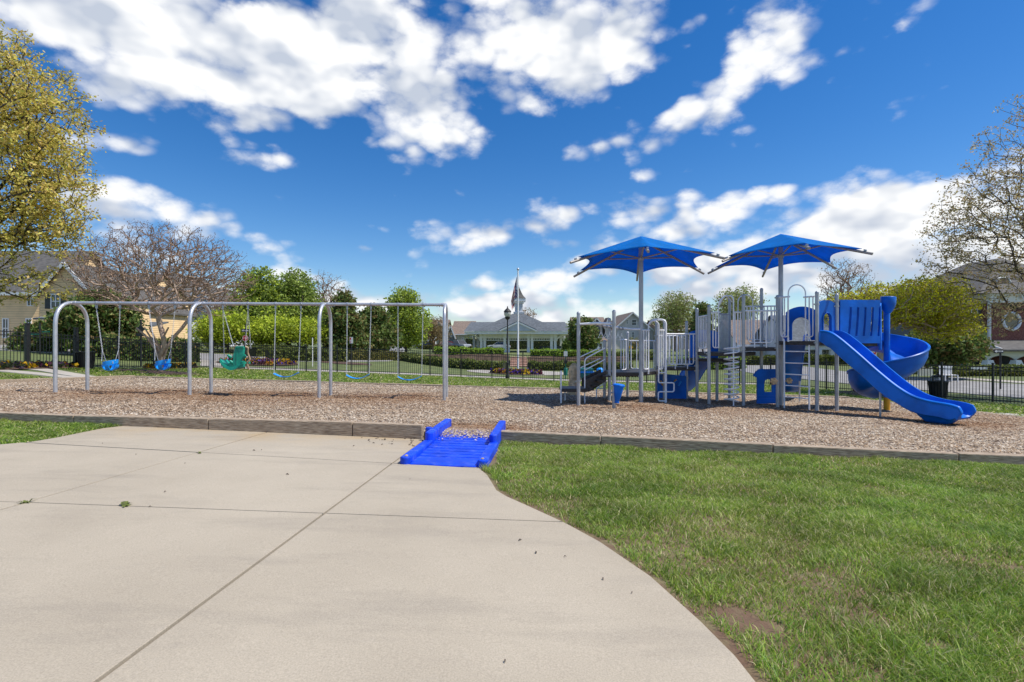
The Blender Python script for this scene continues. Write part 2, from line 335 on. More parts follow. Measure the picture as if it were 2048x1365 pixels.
M['canopy'] = mat('blue_shade_fabric', (.002,.26,.74), .75, .06, 3., trans=.50, spec=.2, bump=.15, bscale=6)
M['rib'] = mat('canopy_rib', (.40,.36,.32), .5, .08, 5., metal=.2)
M['black'] = mat('black_coated_metal', (.012,.012,.014), .45, .2, 8.)
M['dark'] = mat('dark_plastic', (.02,.02,.022), .6, .2, 8.)
M['white'] = mat('white_paint', (.82,.82,.82), .6, .04, 2.)
M['white_d'] = mat('white_trim', (.74,.73,.70), .6, .05, 2.)
M['glass'] = mat('window_glass', (.035,.045,.055), .12, .3, .6, spec=.8)
M['roof_g'] = mat('grey_shingle', (.115,.13,.145), .9, .22, 3., stretch=(1,1,4), bump=.5, bscale=6, detail=9)
M['roof_b'] = mat('brown_shingle', (.22,.165,.13), .9, .18, 3., bump=.4, bscale=6, detail=9)
M['roof_d'] = mat('dark_shingle', (.115,.108,.10), .9, .2, 3., bump=.4, bscale=6)
M['yellow_sd'] = line_mat('yellow_clapboard', (.86,.61,.33), .19)
M['grey_sd'] = line_mat('grey_clapboard', (.64,.61,.58), .2, dark=.8)
M['pale_sd'] = line_mat('pale_clapboard', (.60,.62,.64), .2, dark=.75)
M['dgrey_sd'] = line_mat('dark_grey_siding', (.14,.15,.16), .3, 'x', dark=.8)
M['green_sd'] = line_mat('sage_clapboard', (.44,.45,.33), .2, dark=.8)
M['tan_sd'] = line_mat('tan_clapboard', (.46,.40,.28), .2, dark=.8)
M['cream'] = mat('cream_paint', (.62,.60,.50), .7, .05, 2.)
M['brick'] = mat('red_brick', (.16,.055,.04), .9, .3, 7., col2=(.26,.105,.08), detail=8, bump=.4, bscale=14)
M['brick_s'] = mat('brick_steps', (.40,.24,.17), .9, .2, 5.)
M['brown_soil'] = mat('mulch_soil', (.11,.065,.045), .95, .3, 9., bump=.5, bscale=20)
M['dsh'] = mat('shutter_dark', (.035,.04,.045), .6, .1, 4.)
# ------------------------------------------------------------------ terrain
def sstep(a, b, x): t = np.clip((x-a)/(b-a), 0, 1); return t*t*(3-2*t)
CP = [(-15.4,29.5,-.13),(-5,29.5,-.50),(2.9,29.5,-.82),(9,29.5,-.95),(14.9,29.5,-1.05),(16.4,25.6,-.99),(18.9,19,-.9),(-20,20,.50),(-22,14,.6),(-17.3,29.5,-.07),
      (0,33,-.72),(6,38,-.8),(0,45,-.78),(-8,45,-.45),(0,56,-.55),(0,80,-.25),(12,80,-.25),(-12,80,-.2),(30,80,-.3),(-30,80,.3),(-28,45,.75),(-15,36,.05),(-22,34,.3),(24,32,-.9),(38,42,-.75),(25,60,-.9),(60,60,0),
      (-60,60,1.5),(0,150,0),(100,150,0),(-100,150,1),(-35,25,1),(40,20,-.8),(-30,-10,.8),(30,-10,-.4),(0,-25,.7),(-60,0,1.3),(60,0,-.8),(0,110,-.1)]
def plane_np(x, y): return .308-.025*x-.03*y+LAWN-.05
for x in (-14,-7,0,7,13):
    for y in (-6,3,11,20): CP.append((x, y, plane_np(x, y)))
CPA = np.array(CP, float)
def _phi(r2): return np.where(r2 > 1e-9, .5*r2*np.log(np.maximum(r2, 1e-9)), 0)
_n = len(CPA); _A = np.zeros((_n+3, _n+3)); _d2 = ((CPA[:, None, :2]-CPA[None, :, :2])**2).sum(-1)
_A[:_n, :_n] = _phi(_d2)+np.eye(_n)*2.0; _A[:_n, _n] = 1; _A[:_n, _n+1:] = CPA[:, :2]; _A[_n:, :_n] = _A[:_n, _n:].T
_w = np.linalg.solve(_A, np.concatenate([CPA[:, 2], np.zeros(3)]))
def Hn(x, y):
    x = np.asarray(x, float); y = np.asarray(y, float)
    xc = np.clip(x, -105, 105); yc = np.clip(y, -26, 152)
    d2 = (xc[..., None]-CPA[:, 0])**2+(yc[..., None]-CPA[:, 1])**2
    z = (_phi(d2)*_w[:_n]).sum(-1)+_w[_n]+_w[_n+1]*xc+_w[_n+2]*yc
    m = (1-sstep(0, 3.5, np.maximum(np.maximum(-15-x, x-13.2), np.maximum(-6-y, y-20.3))))
    return z*(1-m)+plane_np(x, y)*m
def H(x, y): return float(Hn(np.array([x]), np.array([y]))[0])
def G(px, py, lo=2.0, hi=400.):                         # pixel -> point on the terrain
    k = (px-CX)/F; s = (py-CY)/F; d = np.concatenate([np.linspace(lo, 60, 600), np.linspace(60.2, hi, 1200)])
    e = EYE-s*d-Hn(k*d, d); i = np.argmax(e < 0) if (e < 0).any() else len(d)-1
    return Vector((k*d[i], d[i], H(k*d[i], d[i])))
def axis_pts(a, b, fine0, fine1, step):
    mid = np.arange(fine0, fine1+1e-6, step); out = list(mid)
    s = step; p = fine1
    while p < b: s *= 1.16; p += s; out.append(min(p, b))
    s = step; p = fine0; pre = []
    while p > a: s *= 1.16; p -= s; pre.append(max(p, a))
    return np.array(pre[::-1]+out)
xs = axis_pts(-900, 900, -32, 32, .8); ys = axis_pts(-80, 1500, -4, 52, .8)
gx, gy = np.meshgrid(xs, ys); gz = Hn(gx, gy)
bump = np.sin(gx*1.7+np.cos(gy*1.1)*2)*np.cos(gy*1.4)*.012
verts = np.stack([gx, gy, gz+bump], -1).reshape(-1, 3); nx = len(xs); ny = len(ys)
ii = (np.arange(ny-1)[:, None]*nx+np.arange(nx-1)).ravel(); quads = np.stack([ii, ii+1, ii+nx+1, ii+nx], -1)
ground = np_mesh('ground', verts, quads, mat=M['lawn'], smooth=True); tag(ground, kind='structure')

def strip(name, pts, width, m, dz=.02, kind='structure', step=.8, edge=None):     # a ribbon that follows the terrain
    pts = [Vector((p[0], p[1], 0)) for p in pts]; path = []
    for a, b in zip(pts[:-1], pts[1:]):
        n = max(1, int((b-a).length/step)); path += [a+(b-a)*i/n for i in range(n)]
    path.append(pts[-1]); mb = MB(); vs = []; fs = []
    for i, p in enumerate(path):
        t = (path[min(i+1, len(path)-1)]-path[max(i-1, 0)]).normalized(); nr = Vector((-t.y, t.x, 0))
        w = width if isinstance(width, (int, float)) else width[0]+(width[1]-width[0])*i/(len(path)-1)
        for s_ in (-.5, -.17, .17, .5):
            q = p+nr*w*s_; vs.append((q.x, q.y, H(q.x, q.y)+dz))
        for s_ in (-.5, .5):
            q = p+nr*w*s_; vs.append((q.x, q.y, H(q.x, q.y)-.1))
    for i in range(len(path)-1):
        a = i*6; b = a+6
        fs += [(a, a+1, b+1, b), (a+1, a+2, b+2, b+1), (a+2, a+3, b+3, b+2), (a+4, a, b, b+4), (a+3, a+5, b+5, b+3)]
    mb.add(vs, fs); return tag(mb.build(name, m, smooth=50), kind=kind)

# ------------------------------------------------------------------ wood-chip bed
FT0 = Vector((-16.5, 9.69, 0)); FT1 = Vector((13.2, 6.33, 0))
CHIP = [(-16.5,9.69),(13.2,6.33),(12.1,18.35),(-14.8,20.1)]
def in_poly(x, y, poly):
    ins = np.zeros(np.shape(x), bool); n = len(poly)
    for i in range(n):
        x0, y0 = poly[i]; x1, y1 = poly[(i+1) % n]
        c = ((y0 > y) != (y1 > y)); xi = (x1-x0)*(y-y0)/((y1-y0) if y1 != y0 else 1e-9)+x0; ins ^= c & (x < xi)
    return ins
BL = Vector((-11.43, 13.3, 2.49)); BR = Vector((-1.82, 14.0, 2.49))
def beam_t(px): k = (px-CX)/F; return (k*BL.y-BL.x)/((BR.x-BL.x)-k*(BR.y-BL.y))
SWPX = [(193,240),(298,350),(446,496),(551,602),(694.5,742),(796,846)]
WORN = []                                               # trodden, freshly raked hollows: (x, y, rx, ry, amount)
for a, b in SWPX:
    p = BL.lerp(BR, beam_t((a+b)/2)); WORN.append((p.x, p.y, 1.25, 1.5, 1.))
WORN += [(-6.5,12.9,6.5,2.4,.75),(9.6,10.9,1.5,1.2,.9),(8.8,12.3,2.2,1.2,.7),(6.8,12.9,3,1.1,.6),(3.3,12.9,3.5,1.4,.7),(1.6,13.4,2.0,1.2,.7),(11,12,2.5,1.6,.5),(-.5,8.7,.9,.5,.9),(11.5,15,2,1.5,.4),(4.5,15,3.5,2,.6)]
def fold(x, y, s, ph=0): return np.sin(x*s+1.7*np.sin(y*s*.7+ph))*np.cos(y*s*1.13+1.3*np.sin(x*s*.6+ph*2))
def worn(x, y):
    w = np.zeros(np.shape(x))
    for (a, b, rx, ry, am) in WORN: w = np.maximum(w, am*np.exp(-(((x-a)/rx)**2+((y-b)/ry)**2)*1.1))
    return np.clip(w*1.25+.16*fold(x, y, 1.3)+.12*fold(x, y, 3.7, 2), 0, 1)
def chip_h(x, y):
    z = .308-.025*x-.03*y
    for (a, b, rx, ry, am) in WORN[:6]: z = z-.055*np.exp(-(((x-a)/.8)**2+((y-b)/.6)**2))
    z = z-.10*np.exp(-(((x+.85)/.55)**2+((y-8.25)/.55)**2))
    z = z-.06*sstep(-.4, .6, x)*(1-sstep(.25, 2.6, y-(FT0.y+(FT1.y-FT0.y)*(x-FT0.x)/(FT1.x-FT0.x))))-.05*sstep(4, 9, -x)*(1-sstep(.2, 2.2, y-(FT0.y+(FT1.y-FT0.y)*(x-FT0.x)/(FT1.x-FT0.x))))
    return z+.012*fold(x, y, 2.1, 1)+.008*fold(x, y, 5.3, 3)
cxs = np.arange(-16.8, 13.5, .16); cys = np.arange(6.2, 20.3, .16); cgx, cgy = np.meshgrid(cxs, cys)
inside = in_poly(cgx, cgy, CHIP)
cv = np.stack([cgx, cgy, chip_h(cgx, cgy)], -1).reshape(-1, 3); n1 = len(cxs)
ii = (np.arange(len(cys)-1)[:, None]*n1+np.arange(n1-1)).ravel()
infl = inside.ravel(); keep = infl[ii] & infl[ii+1] & infl[ii+n1] & infl[ii+n1+1]; ii = ii[keep]
wr = worn(cv[:, 0], cv[:, 1])[:, None]
GREYC = np.array([.28,.22,.17]); REDC = np.array([.23,.115,.058])
bed = np_mesh('chip_bed', cv, np.stack([ii, ii+1, ii+n1+1, ii+n1], -1), mat=M['chipbase'], attr=GREYC*(1-wr)+REDC*wr, smooth=True)
tag(bed, kind='structure')
def scatter_chips():
    n = 450000; y = 6.3+14*rng.random(n)**1.55; x = -16.6+30*rng.random(n)
    k = in_poly(x, y, CHIP) & (np.abs(x) < y*1.02+.3) & (rng.random(n) < np.clip(1.6-(y-7)*.09, .35, 1)); x = x[k]; y = y[k]; n = len(x)
    z = chip_h(x, y)+.002+.014*rng.random(n); a = rng.random(n)*2*pi; ln = (.011+.024*rng.random(n))*(1+.035*(y-8)); wd = ln*(.22+.25*rng.random(n)); th = .004+.006*rng.random(n)
    # chips kicked over the upper end of the ramp
    m_ = 3200; t_ = 1.35+1.55*rng.random(m_)**.8; a_ = (rng.random(m_)-.5)*.8; kk = rng.random(m_) < np.clip((t_-1.45)/.5, .05, 1); t_ = t_[kk]; a_ = a_[kk]; m_ = len(t_)
    rx = -.815+.075*t_+.997*a_; ry = 6.02+.997*t_-.075*a_; sf = np.where(t_ < 2.1, .012+.045*t_, .107-.05*(t_-2.1)); rz = .308-.025*rx-.03*ry+LAWN+sf+.012+.012*np.clip(t_-1.7, 0, 1)
    x = np.concatenate([x, rx]); y = np.concatenate([y, ry]); z = np.concatenate([z, rz]); a = np.concatenate([a, rng.random(m_)*6.3]); l2 = .011+.02*rng.random(m_); ln = np.concatenate([ln, l2]); wd = np.concatenate([wd, l2*.4]); th = np.concatenate([th, np.full(m_, .006)]); n = len(x)
    tilt = (rng.random(n)-.5)*.9; roll = (rng.random(n)-.5)*.9
    ux = np.stack([np.cos(a)*np.cos(tilt), np.sin(a)*np.cos(tilt), np.sin(tilt)], -1); uy = np.stack([-np.sin(a)*np.cos(roll), np.cos(a)*np.cos(roll), np.sin(roll)], -1)
    c = np.stack([x, y, z], -1); L_ = ln[:, None]; W_ = wd[:, None]; T_ = np.zeros((n, 3)); T_[:, 2] = th
    v = np.stack([c-ux*L_-uy*W_*.7, c+ux*L_-uy*W_*.5, c+ux*L_*.1+uy*W_*1.1, c+T_], 1).reshape(-1, 3)
    b = np.arange(n)[:, None]*4
    tris = np.concatenate([b+np.array([[0,1,3]]), b+np.array([[1,2,3]]), b+np.array([[2,0,3]])])
    w = worn(x, y)[:, None]; pal = np.array([[.52,.415,.30],[.43,.335,.24],[.34,.25,.17],[.62,.51,.39],[.44,.30,.18],[.17,.115,.08],[.74,.65,.53]])
    palr = np.array([[.34,.20,.11],[.28,.155,.08],[.22,.12,.06],[.44,.30,.19],[.33,.23,.15],[.14,.075,.04],[.46,.34,.24]])
    i = rng.integers(0, 7, n); col = pal[i]*(1-w)+palr[i]*w; col = col*(.8+.4*rng.random((n, 1)))
    o = np_mesh('wood_chips', v, tris=tris, mat=M['chips'], attr=np.repeat(col, 4, 0)); tag(o, 'loose grey and tan wood chips covering the play area floor', 'wood chips', kind='stuff')
scatter_chips()

# ------------------------------------------------------------------ timber border
border = thing('timber_border', 'low weathered grey timber edging around the wood chip play area', 'border', (-8, 9, 0))
def timbers(a, b, L=2.44, h0=-.22, h1=.10, w=.14, start=0., hf=None):
    a = Vector((a[0], a[1], 0)); b = Vector((b[0], b[1], 0)); d = (b-a); tot = d.length; d.normalize(); s = 0; first = True
    while s < tot-.05:
        e = min(tot, s+(L-start if first else L)); first = False
        p = a+d*(s+.006); q = a+d*(e-.006); jit = random.uniform(-.008, .008)
        za = chips_z(p.x, p.y); zb = chips_z(q.x, q.y)
        side = Vector((-d.y, d.x, 0)); mb = MB(); vs = []
        for (pt, zz) in ((p, za), (q, zb)):
            h1_ = hf(pt.x) if hf else h1
            for (sg, hh) in ((-1, h0), (1, h0), (1, h1_), (-1, h1_)):
                o_ = pt+side*(w/2*sg); vs.append((o_.x, o_.y, zz+hh+jit+random.uniform(-.004, .004)))
        mb.add(vs, [(0,1,2,3),(4,7,6,5),(0,4,5,1),(1,5,6,2),(2,6,7,3),(3,7,4,0)])
        mb.build('timber', M['timber'], border, bevel=.012); s = e
def fl(x): return FT0.y+(FT1.y-FT0.y)*(x-FT0.x)/(FT1.x-FT0.x)
timbers((-16.5, fl(-16.5)), (-1.38, fl(-1.38)), start=.55, hf=lambda x: .10-.095*float(sstep(1.6, 9, -x))); timbers((-.20, fl(-.20)+.02), (13.2, fl(13.2)), start=.9, hf=lambda x: .045-.035*float(sstep(0, 7, x)))
timbers((-14.8,20.1), (12.1,18.35), h1=.05); timbers((-16.5,9.75), (-14.8,20.03), h1=.09); timbers((12.1,18.28), (13.2,6.4), h1=.02)

# ------------------------------------------------------------------ concrete plaza
def gp(px, py): v = on_plane(px, py, LAWN); return (v.x, v.y)
edge_r = [gp(*p) for p in ((957,936),(974,950),(984,966),(993,981),(1013,993),(1060,1014),(1130,1046),(1200,1084),(1300,1152),(1400,1242),(1470,1312),(1512,1365))]
left_e = [gp(*p) for p in ((0,889),(62,884),(110,876),(160,866),(205,857),(243,851))]
fy = lambda x: fl(x)-.075
outline = left_e[:-1]+[(-6.45, fy(-6.45)), (-1.1, fy(-1.1)), (-.95, 6.06), (-.32, 6.03)]+edge_r+[(1.25,1.3),(1.45,.2),(1.5,-2.5),(-14,-2.5),(-14, left_e[0][1]-.35)]
outline = outline[::-1]
def clip(poly, p, n):                                   # keep the side where (q-p).n >= 0
    out = []
    for i in range(len(poly)):
        a = poly[i]; b = poly[(i+1) % len(poly)]; da = (a[0]-p[0])*n[0]+(a[1]-p[1])*n[1]; db = (b[0]-p[0])*n[0]+(b[1]-p[1])*n[1]
        if da >= 0: out.append(a)
        if (da >= 0) != (db >= 0): t = da/(da-db); out.append((a[0]+(b[0]-a[0])*t, a[1]+(b[1]-a[1])*t))
    return out
def line_n(a, b): d = (b[0]-a[0], b[1]-a[1]); l = sqrt(d[0]**2+d[1]**2); return (-d[1]/l, d[0]/l)
JA = (gp(190,1365), gp(780,930)); JB = (gp(0,1020), gp(540,863)); T1 = (gp(0,1003), gp(1150,1045)); T2 = (gp(30,884), gp(790,927))
nA = line_n(*JA); nB = line_n(*JB); n1_ = line_n(*T1); n2_ = line_n(*T2)            # normals: A,B point left (-x); T point away (+y)
T0 = ((T1[0][0], T1[0][1]-2.75), (T1[1][0], T1[1][1]-2.7))
def gapc(poly, j, n, sign, g): return clip(poly, (j[0][0]+n[0]*sign*g, j[0][1]+n[1]*sign*g), (n[0]*sign, n[1]*sign))
plaza = MB()
v0 = [(x, y, chips_z(x, y)+LAWN-.022) for x, y in outline]; plaza.add(v0, [tuple(range(len(v0)))])
plaza_o = tag(plaza.build('plaza', M['joint']), kind='structure')
cols = [lambda p: gapc(p, JB, nB, 1, .011), lambda p: gapc(gapc(p, JB, nB, -1, .011), JA, nA, 1, .012), lambda p: gapc(p, JA, nA, -1, .012)]
rows = [lambda p: gapc(p, T2, n2_, 1, .014), lambda p: gapc(gapc(p, T2, n2_, -1, .014), T1, n1_, 1, .006), lambda p: gapc(gapc(p, T1, n1_, -1, .006), T0, n1_, 1, .004), lambda p: gapc(p, T0, n1_, -1, .004)]
for ci, cf in enumerate(cols):
    for ri, rf in enumerate(rows):
        po = rf(cf(outline)); cl = []
        for q in po:
            if not cl or (abs(q[0]-cl[-1][0])+abs(q[1]-cl[-1][1])) > 1e-4: cl.append(q)
        if len(cl) < 3: continue
        area = sum(cl[i][0]*cl[(i+1) % len(cl)][1]-cl[(i+1) % len(cl)][0]*cl[i][1] for i in range(len(cl)))/2
        if abs(area) < .02: continue
        dz = random.uniform(-.002, .003); mb = MB(); n = len(cl)
        vs = [(x, y, chips_z(x, y)+LAWN+dz) for x, y in cl]+[(x, y, chips_z(x, y)+LAWN-.09) for x, y in cl]
        mb.add(vs, [tuple(range(n))]+[(i, (i+1) % n, n+(i+1) % n, n+i) for i in range(n)])
        mb.build('slab', M['concrete'], plaza_o, bevel=.003)
# little twigs, chips and pebbles lying on the concrete
deb = MB()
for (px, py, s) in ((508,902,.03),(523,901,.016),(575,950,.03),(1040,1082,.022),(1072,1107,.024),(1130,1115,.014),(1206,1160,.02),(330,985,.02),(300,1015,.016),(272,910,.018),(820,960,.012),(370,928,.015),(1010,1325,.016),(1264,1188,.013),(205,888,.016)):
    c = on_plane(px, py, LAWN); a = random.random()*6; s *= .62
    deb.tube([c+V3(cos(a)*-s, sin(a)*-s, .006), c+V3(0,0,.012), c+V3(cos(a)*s, sin(a)*s, .005)], [s*.18, s*.34, s*.15], 5)
rg = random.Random(5)
for i in range(90):
    px = rg.uniform(700, 830); py = rg.uniform(872, 893)
    if rg.random() < (px-690)/140:
        c = on_plane(px, py, LAWN); a = rg.random()*6; s = rg.uniform(.008, .02)
        deb.tube([c+V3(cos(a)*-s, sin(a)*-s, .004), c+V3(0,0,.008), c+V3(cos(a)*s, sin(a)*s, .004)], [s*.2, s*.35, s*.2], 4)
tag(deb.build('plaza_litter', mat('litter', (.10,.075,.055), .9, .5, 15.)), 'scattered twigs and wood chips lying on the beige concrete', 'litter', kind='stuff')

def weed(label, px, py, n, s):
    c = on_plane(px, py, LAWN); R_ = random.Random(int(px)); mb = MB()
    for i in range(n):
        a = R_.random()*6.28; l = s*R_.uniform(.5, 1.2); d = V3(cos(a), sin(a), 0); sd = V3(-d.y, d.x, 0)*l*.12; b0 = c+V3(0,0,-.012); m0 = b0+d*l*.5+V3(0,0,l*.5); t0 = b0+d*l+V3(0,0,l*.35)
        mb.add([b0-sd, b0+sd, m0+sd*1.3, m0-sd*1.3, t0], [(0,1,2,3),(3,2,4)])
    return tag(mb.build('weed', mat('weed_leaf', (.13,.16,.03), .7, .4, 30., trans=.3)), label, 'weed')
weed('small green weed sprouting from the cross joint in the concrete', 250, 1013, 16, .075); weed('tiny weed where two joints cross near the timber', 402, 907, 10, .06); weed('small weed at the joint crossing by the left picture edge', 53, 1006, 10, .06)
# ------------------------------------------------------------------ grass blades
SOILP = [gp(*p)+(r, ) for p, r in (((1480,1232),.10),((1535,1250),.06),((1550,1010),.08),((1235,978),.05),((1880,1292),.045),((1015,935),.09),((2030,1135),.05),((1000,910),.08))]
SEG = np.array([edge_r[i] for i in range(len(edge_r))]+[(1.25,1.3),(1.45,.2)])
def dist_poly(x, y, seg):
    d = np.full(x.shape, 9.)
    for i in range(len(seg)-1):
        a = seg[i]; b = seg[i+1]; ab = b-a; t = np.clip(((x-a[0])*ab[0]+(y-a[1])*ab[1])/(ab@ab), 0, 1)
        d = np.minimum(d, np.hypot(x-a[0]-ab[0]*t, y-a[1]-ab[1]*t))
    return d
OUTL = outline
def blades(name, x, y, zf, hgt, wid, palette, label, seg=2):
    n = len(x); z = zf(x, y); h = hgt*(.5+.75*rng.random(n))*(1.0+.38*fold(x, y, 3.3, 5)+.22*fold(x, y, 8.7, 2)); w = wid*(.7+.6*rng.random(n)); a = rng.random(n)*2*pi
    ld = rng.random(n)*2*pi+.6*fold(x, y, 1.1); lean = h*(.42+1.1*rng.random(n))
    base = np.stack([x, y, z], -1); sx = np.stack([np.cos(a)*w, np.sin(a)*w, np.zeros(n)], -1); lv = np.stack([np.cos(ld)*lean, np.sin(ld)*lean, np.zeros(n)], -1)
    up = np.zeros((n, 3)); up[:, 2] = h
    mid = base+up*.62+lv*.35; tip = base+up*(.92+.1*rng.random((n, 1)))+lv
    tip[:, 2] = np.maximum(tip[:, 2], base[:, 2]+.01)
    v = np.stack([base-sx, base+sx, mid+sx*.8, mid-sx*.8, tip], 1).reshape(-1, 3); b = np.arange(n)[:, None]*5
    q = b+np.array([[0,1,2,3]]); t = b+np.array([[3,2,4]])
    pal = np.array(palette); i = rng.integers(0, len(pal), n)
    patch = np.clip(.5+.35*fold(x, y, 1.5, 1)+.25*fold(x, y, 4.1, 2), 0, 1)[:, None]
    col = pal[i]*(.62+.62*rng.random((n, 1)))*(1+.22*fold(x, y, 2.9, 3)+.14*fold(x, y, 7.3, 1))[:, None]; col = col*(1-.28*patch)+np.array([.50,.52,.10])*.28*patch
    dry = (rng.random(n) < .05+.13*patch[:, 0]); col[dry] = np.array([.85,.74,.42])*(.6+.6*rng.random((dry.sum(), 1)))
    tc = np.repeat(col, 5, 0)
    o = np_mesh(name, v, q, t, mat=M['grass'], attr=tc); return tag(o, label, 'grass', kind='stuff')
GP = [(.26,.42,.035),(.18,.33,.03),(.36,.50,.06),(.11,.22,.03),(.50,.60,.16),(.22,.38,.08)]
def lawn_front():
    n = 820000; y = 1.7+6.9*rng.random(n)**1.3; x = -.5+9.6*rng.random(n)
    k = (x < y*1.06+.4) & ~in_poly(x, y, OUTL) & (y < (FT0.y+(FT1.y-FT0.y)*(x-FT0.x)/(FT1.x-FT0.x))-.085) & ~((x < -.18) & (y > 6.0))
    x = x[k]; y = y[k]; d = dist_poly(x, y, SEG); th = .008+.03*(fold(x, y, 7., 1)+.5)
    pr = np.clip((d-th)/.06, 0, 1)
    for (a, b, r) in SOILP: pr = np.minimum(pr, np.clip(((np.hypot((x-a)/1.5, y-b)/r)+.35*fold(x, y, 9))-.55, .06, 1))
    pr = pr*np.clip(.72+.5*fold(x, y, 2.3, 4)+.35*fold(x, y, 6.1, 1), .30, 1)
    k = rng.random(len(x)) < pr; x = x[k]; y = y[k]
    wid = .0014+.00036*y
    blades('grass', x, y, lambda a, b: plane_np(a, b)+.04, .046, wid, GP, 'clumpy green lawn beside the curved concrete edge, in front')
    n = 60000; x = -11.5+5.6*rng.random(n); y = 6.3+3.2*rng.random(n)
    k = ~in_poly(x, y, OUTL) & (y < (FT0.y+(FT1.y-FT0.y)*(x-FT0.x)/(FT1.x-FT0.x))-.085) & (y > 6.3); x = x[k]; y = y[k]
    blades('grass', x, y, lambda a, b: plane_np(a, b)+.03, .055, .0062, GP, 'triangle of green lawn at the left between timber and concrete')
    n = 210000; x = -24+44*rng.random(n); y = 12+17.4*rng.random(n)
    k = (np.abs(x) < y*1.05) & ~in_poly(x, y, [(-16.75,8),(13.45,6),(12.25,18.5),(-14.95,20.25)]) & in_poly(x, y, [(-25,12),(-20.5,18),(-17.3,29.4),(14.9,29.4),(19.5,17.2),(21,12.5),(13,12.5),(-15,12)]) & ~in_poly(x, y, [(-26,16.9),(-19.4,18.0),(-16.2,19.2),(-15.5,21.0),(-19.4,21.2),(-20.0,19.4),(-26,18.1)]); x = x[k]; y = y[k]
    blades('grass', x, y, Hn, .06, .022, [(c[0]*.9, c[1]*.9, c[2]*.9) for c in GP], 'strip of green lawn between the rear timbers and the black fence')
lawn_front()
soilsheet = MB()
po = [(edge_r[0][0]-.02, 6.0)]+edge_r+[(1.25,1.3),(1.45,.2),(9.5,.2),(9.5,fl(9.5)-.06),(-.3,fl(-.3)-.06)]
sx_ = np.arange(-.6, 9.6, .3); sy_ = np.arange(.8, 8.2, .3)
vs = []; fs = []; idx = {}
for j, yy in enumerate(sy_):
    for i, xx in enumerate(sx_):
        idx[i, j] = len(vs); vs.append((xx, yy, chips_z(xx, yy)+LAWN-.008))
for j in range(len(sy_)-1):
    for i in range(len(sx_)-1):
        cx_, cy_ = sx_[i]+.15, sy_[j]+.15
        if cy_ < fl(cx_)-.0 and cx_ > -.5: fs.append((idx[i, j], idx[i+1, j], idx[i+1, j+1], idx[i, j+1]))
soilsheet.add(vs, fs); tag(soilsheet.build('soil', M['soil']), kind='structure')
# ------------------------------------------------------------------ blue access ramp
def make_ramp():
    r = thing('access_ramp', 'bright blue plastic access ramp with side rails leading onto the wood chips', 'ramp', (-.8, 6.05, .02))
    o = Vector((-.815, 6.02, 0)); u = Vector((.075, .997, 0)).normalized(); s = Vector((u.y, -u.x, 0))
    def lz(p, h): return Vector((p.x, p.y, chips_z(p.x, p.y)+LAWN+h))
    def surf(t): return .012+.045*t if t < 2.1 else .107-.05*(t-2.1)
    hw = .40
    edges = [0, .42]+[.42+.155*i for i in range(1, 12)]+[2.35, 2.6, 2.85]
    for i in range(len(edges)-1):
        t0 = edges[i]+.012; t1 = edges[i+1]-.012; mb = MB(); vs = []
        for t in (t0, t1):
            for (a, dz) in ((-hw, -.05), (hw, -.05), (hw, 0), (-hw, 0)):
                p = o+u*t+s*a; vs.append(lz(p, surf(t)+dz+0))
        mb.add(vs, [(0,1,2,3),(4,7,6,5),(0,4,5,1),(1,5,6,2),(2,6,7,3),(3,7,4,0)]); mb.build('deck_board', M['blue_ramp'], r, bevel=.012)
    mb = MB(); vs = []
    for t in (0.0, 2.8):
        for (a, dz) in ((-hw+.01, -.06), (hw-.01, -.06), (hw-.01, -.018), (-hw+.01, -.018)): p = o+u*t+s*a; vs.append(lz(p, surf(t)+dz))
    mb.add(vs, [(0,1,2,3),(4,7,6,5),(0,4,5,1),(1,5,6,2),(2,6,7,3),(3,7,4,0)]); mb.build('base_plate', M['blue_ramp'], r)
    for sg in (-1, 1):
        for kind in ('low', 'tall'):
            t0, t1 = (0.0, 1.25) if kind == 'low' else (1.18, 2.62); w0, w1 = .405, (.525 if kind == 'low' else .515)
            hA, hB = (.085, .10) if kind == 'low' else (.20, .245)
            plan = [(t0+.05, w0), (t0+.005, w0+.03), (t0, (w0+w1)/2), (t0+.005, w1-.03), (t0+.05, w1), (t1, w1), (t1, w0)]
            mb = MB(); n = len(plan); vs = []
            for top in (0, 1):
                for (t, w) in plan:
                    p = o+u*t+s*(w*sg); hh = (hA+(hB-hA)*(t-t0)/(t1-t0)) if top else -.04
                    if kind == 'tall' and top: hh = .205+.03*sstep(1.5, 1.9, t)
                    vs.append(lz(p, hh))
            mb.add(vs, [tuple(range(n))[::-1], tuple(range(n, 2*n))]+[(i, (i+1) % n, n+(i+1) % n, n+i) for i in range(n)])
            ro = mb.build('side_rail', M['blue_ramp'], r, bevel=.018)
            if kind == 'low':
                c = lz(o+u*.09+s*(.46*sg), .086); b = MB(); b.lathe([(.02, 0), (.02, .008), (.012, .014)], c, 10); b.build('bolt', M['tan_pl'], ro, smooth=40)
    b = MB(); c = lz(o+u*1.75+s*-.585, 0); b.lathe([(.055, -.05), (.055, .185), (.045, .20)], c, 14); b.build('anchor_post', M['blue_ramp'], r, smooth=40)
make_ramp()

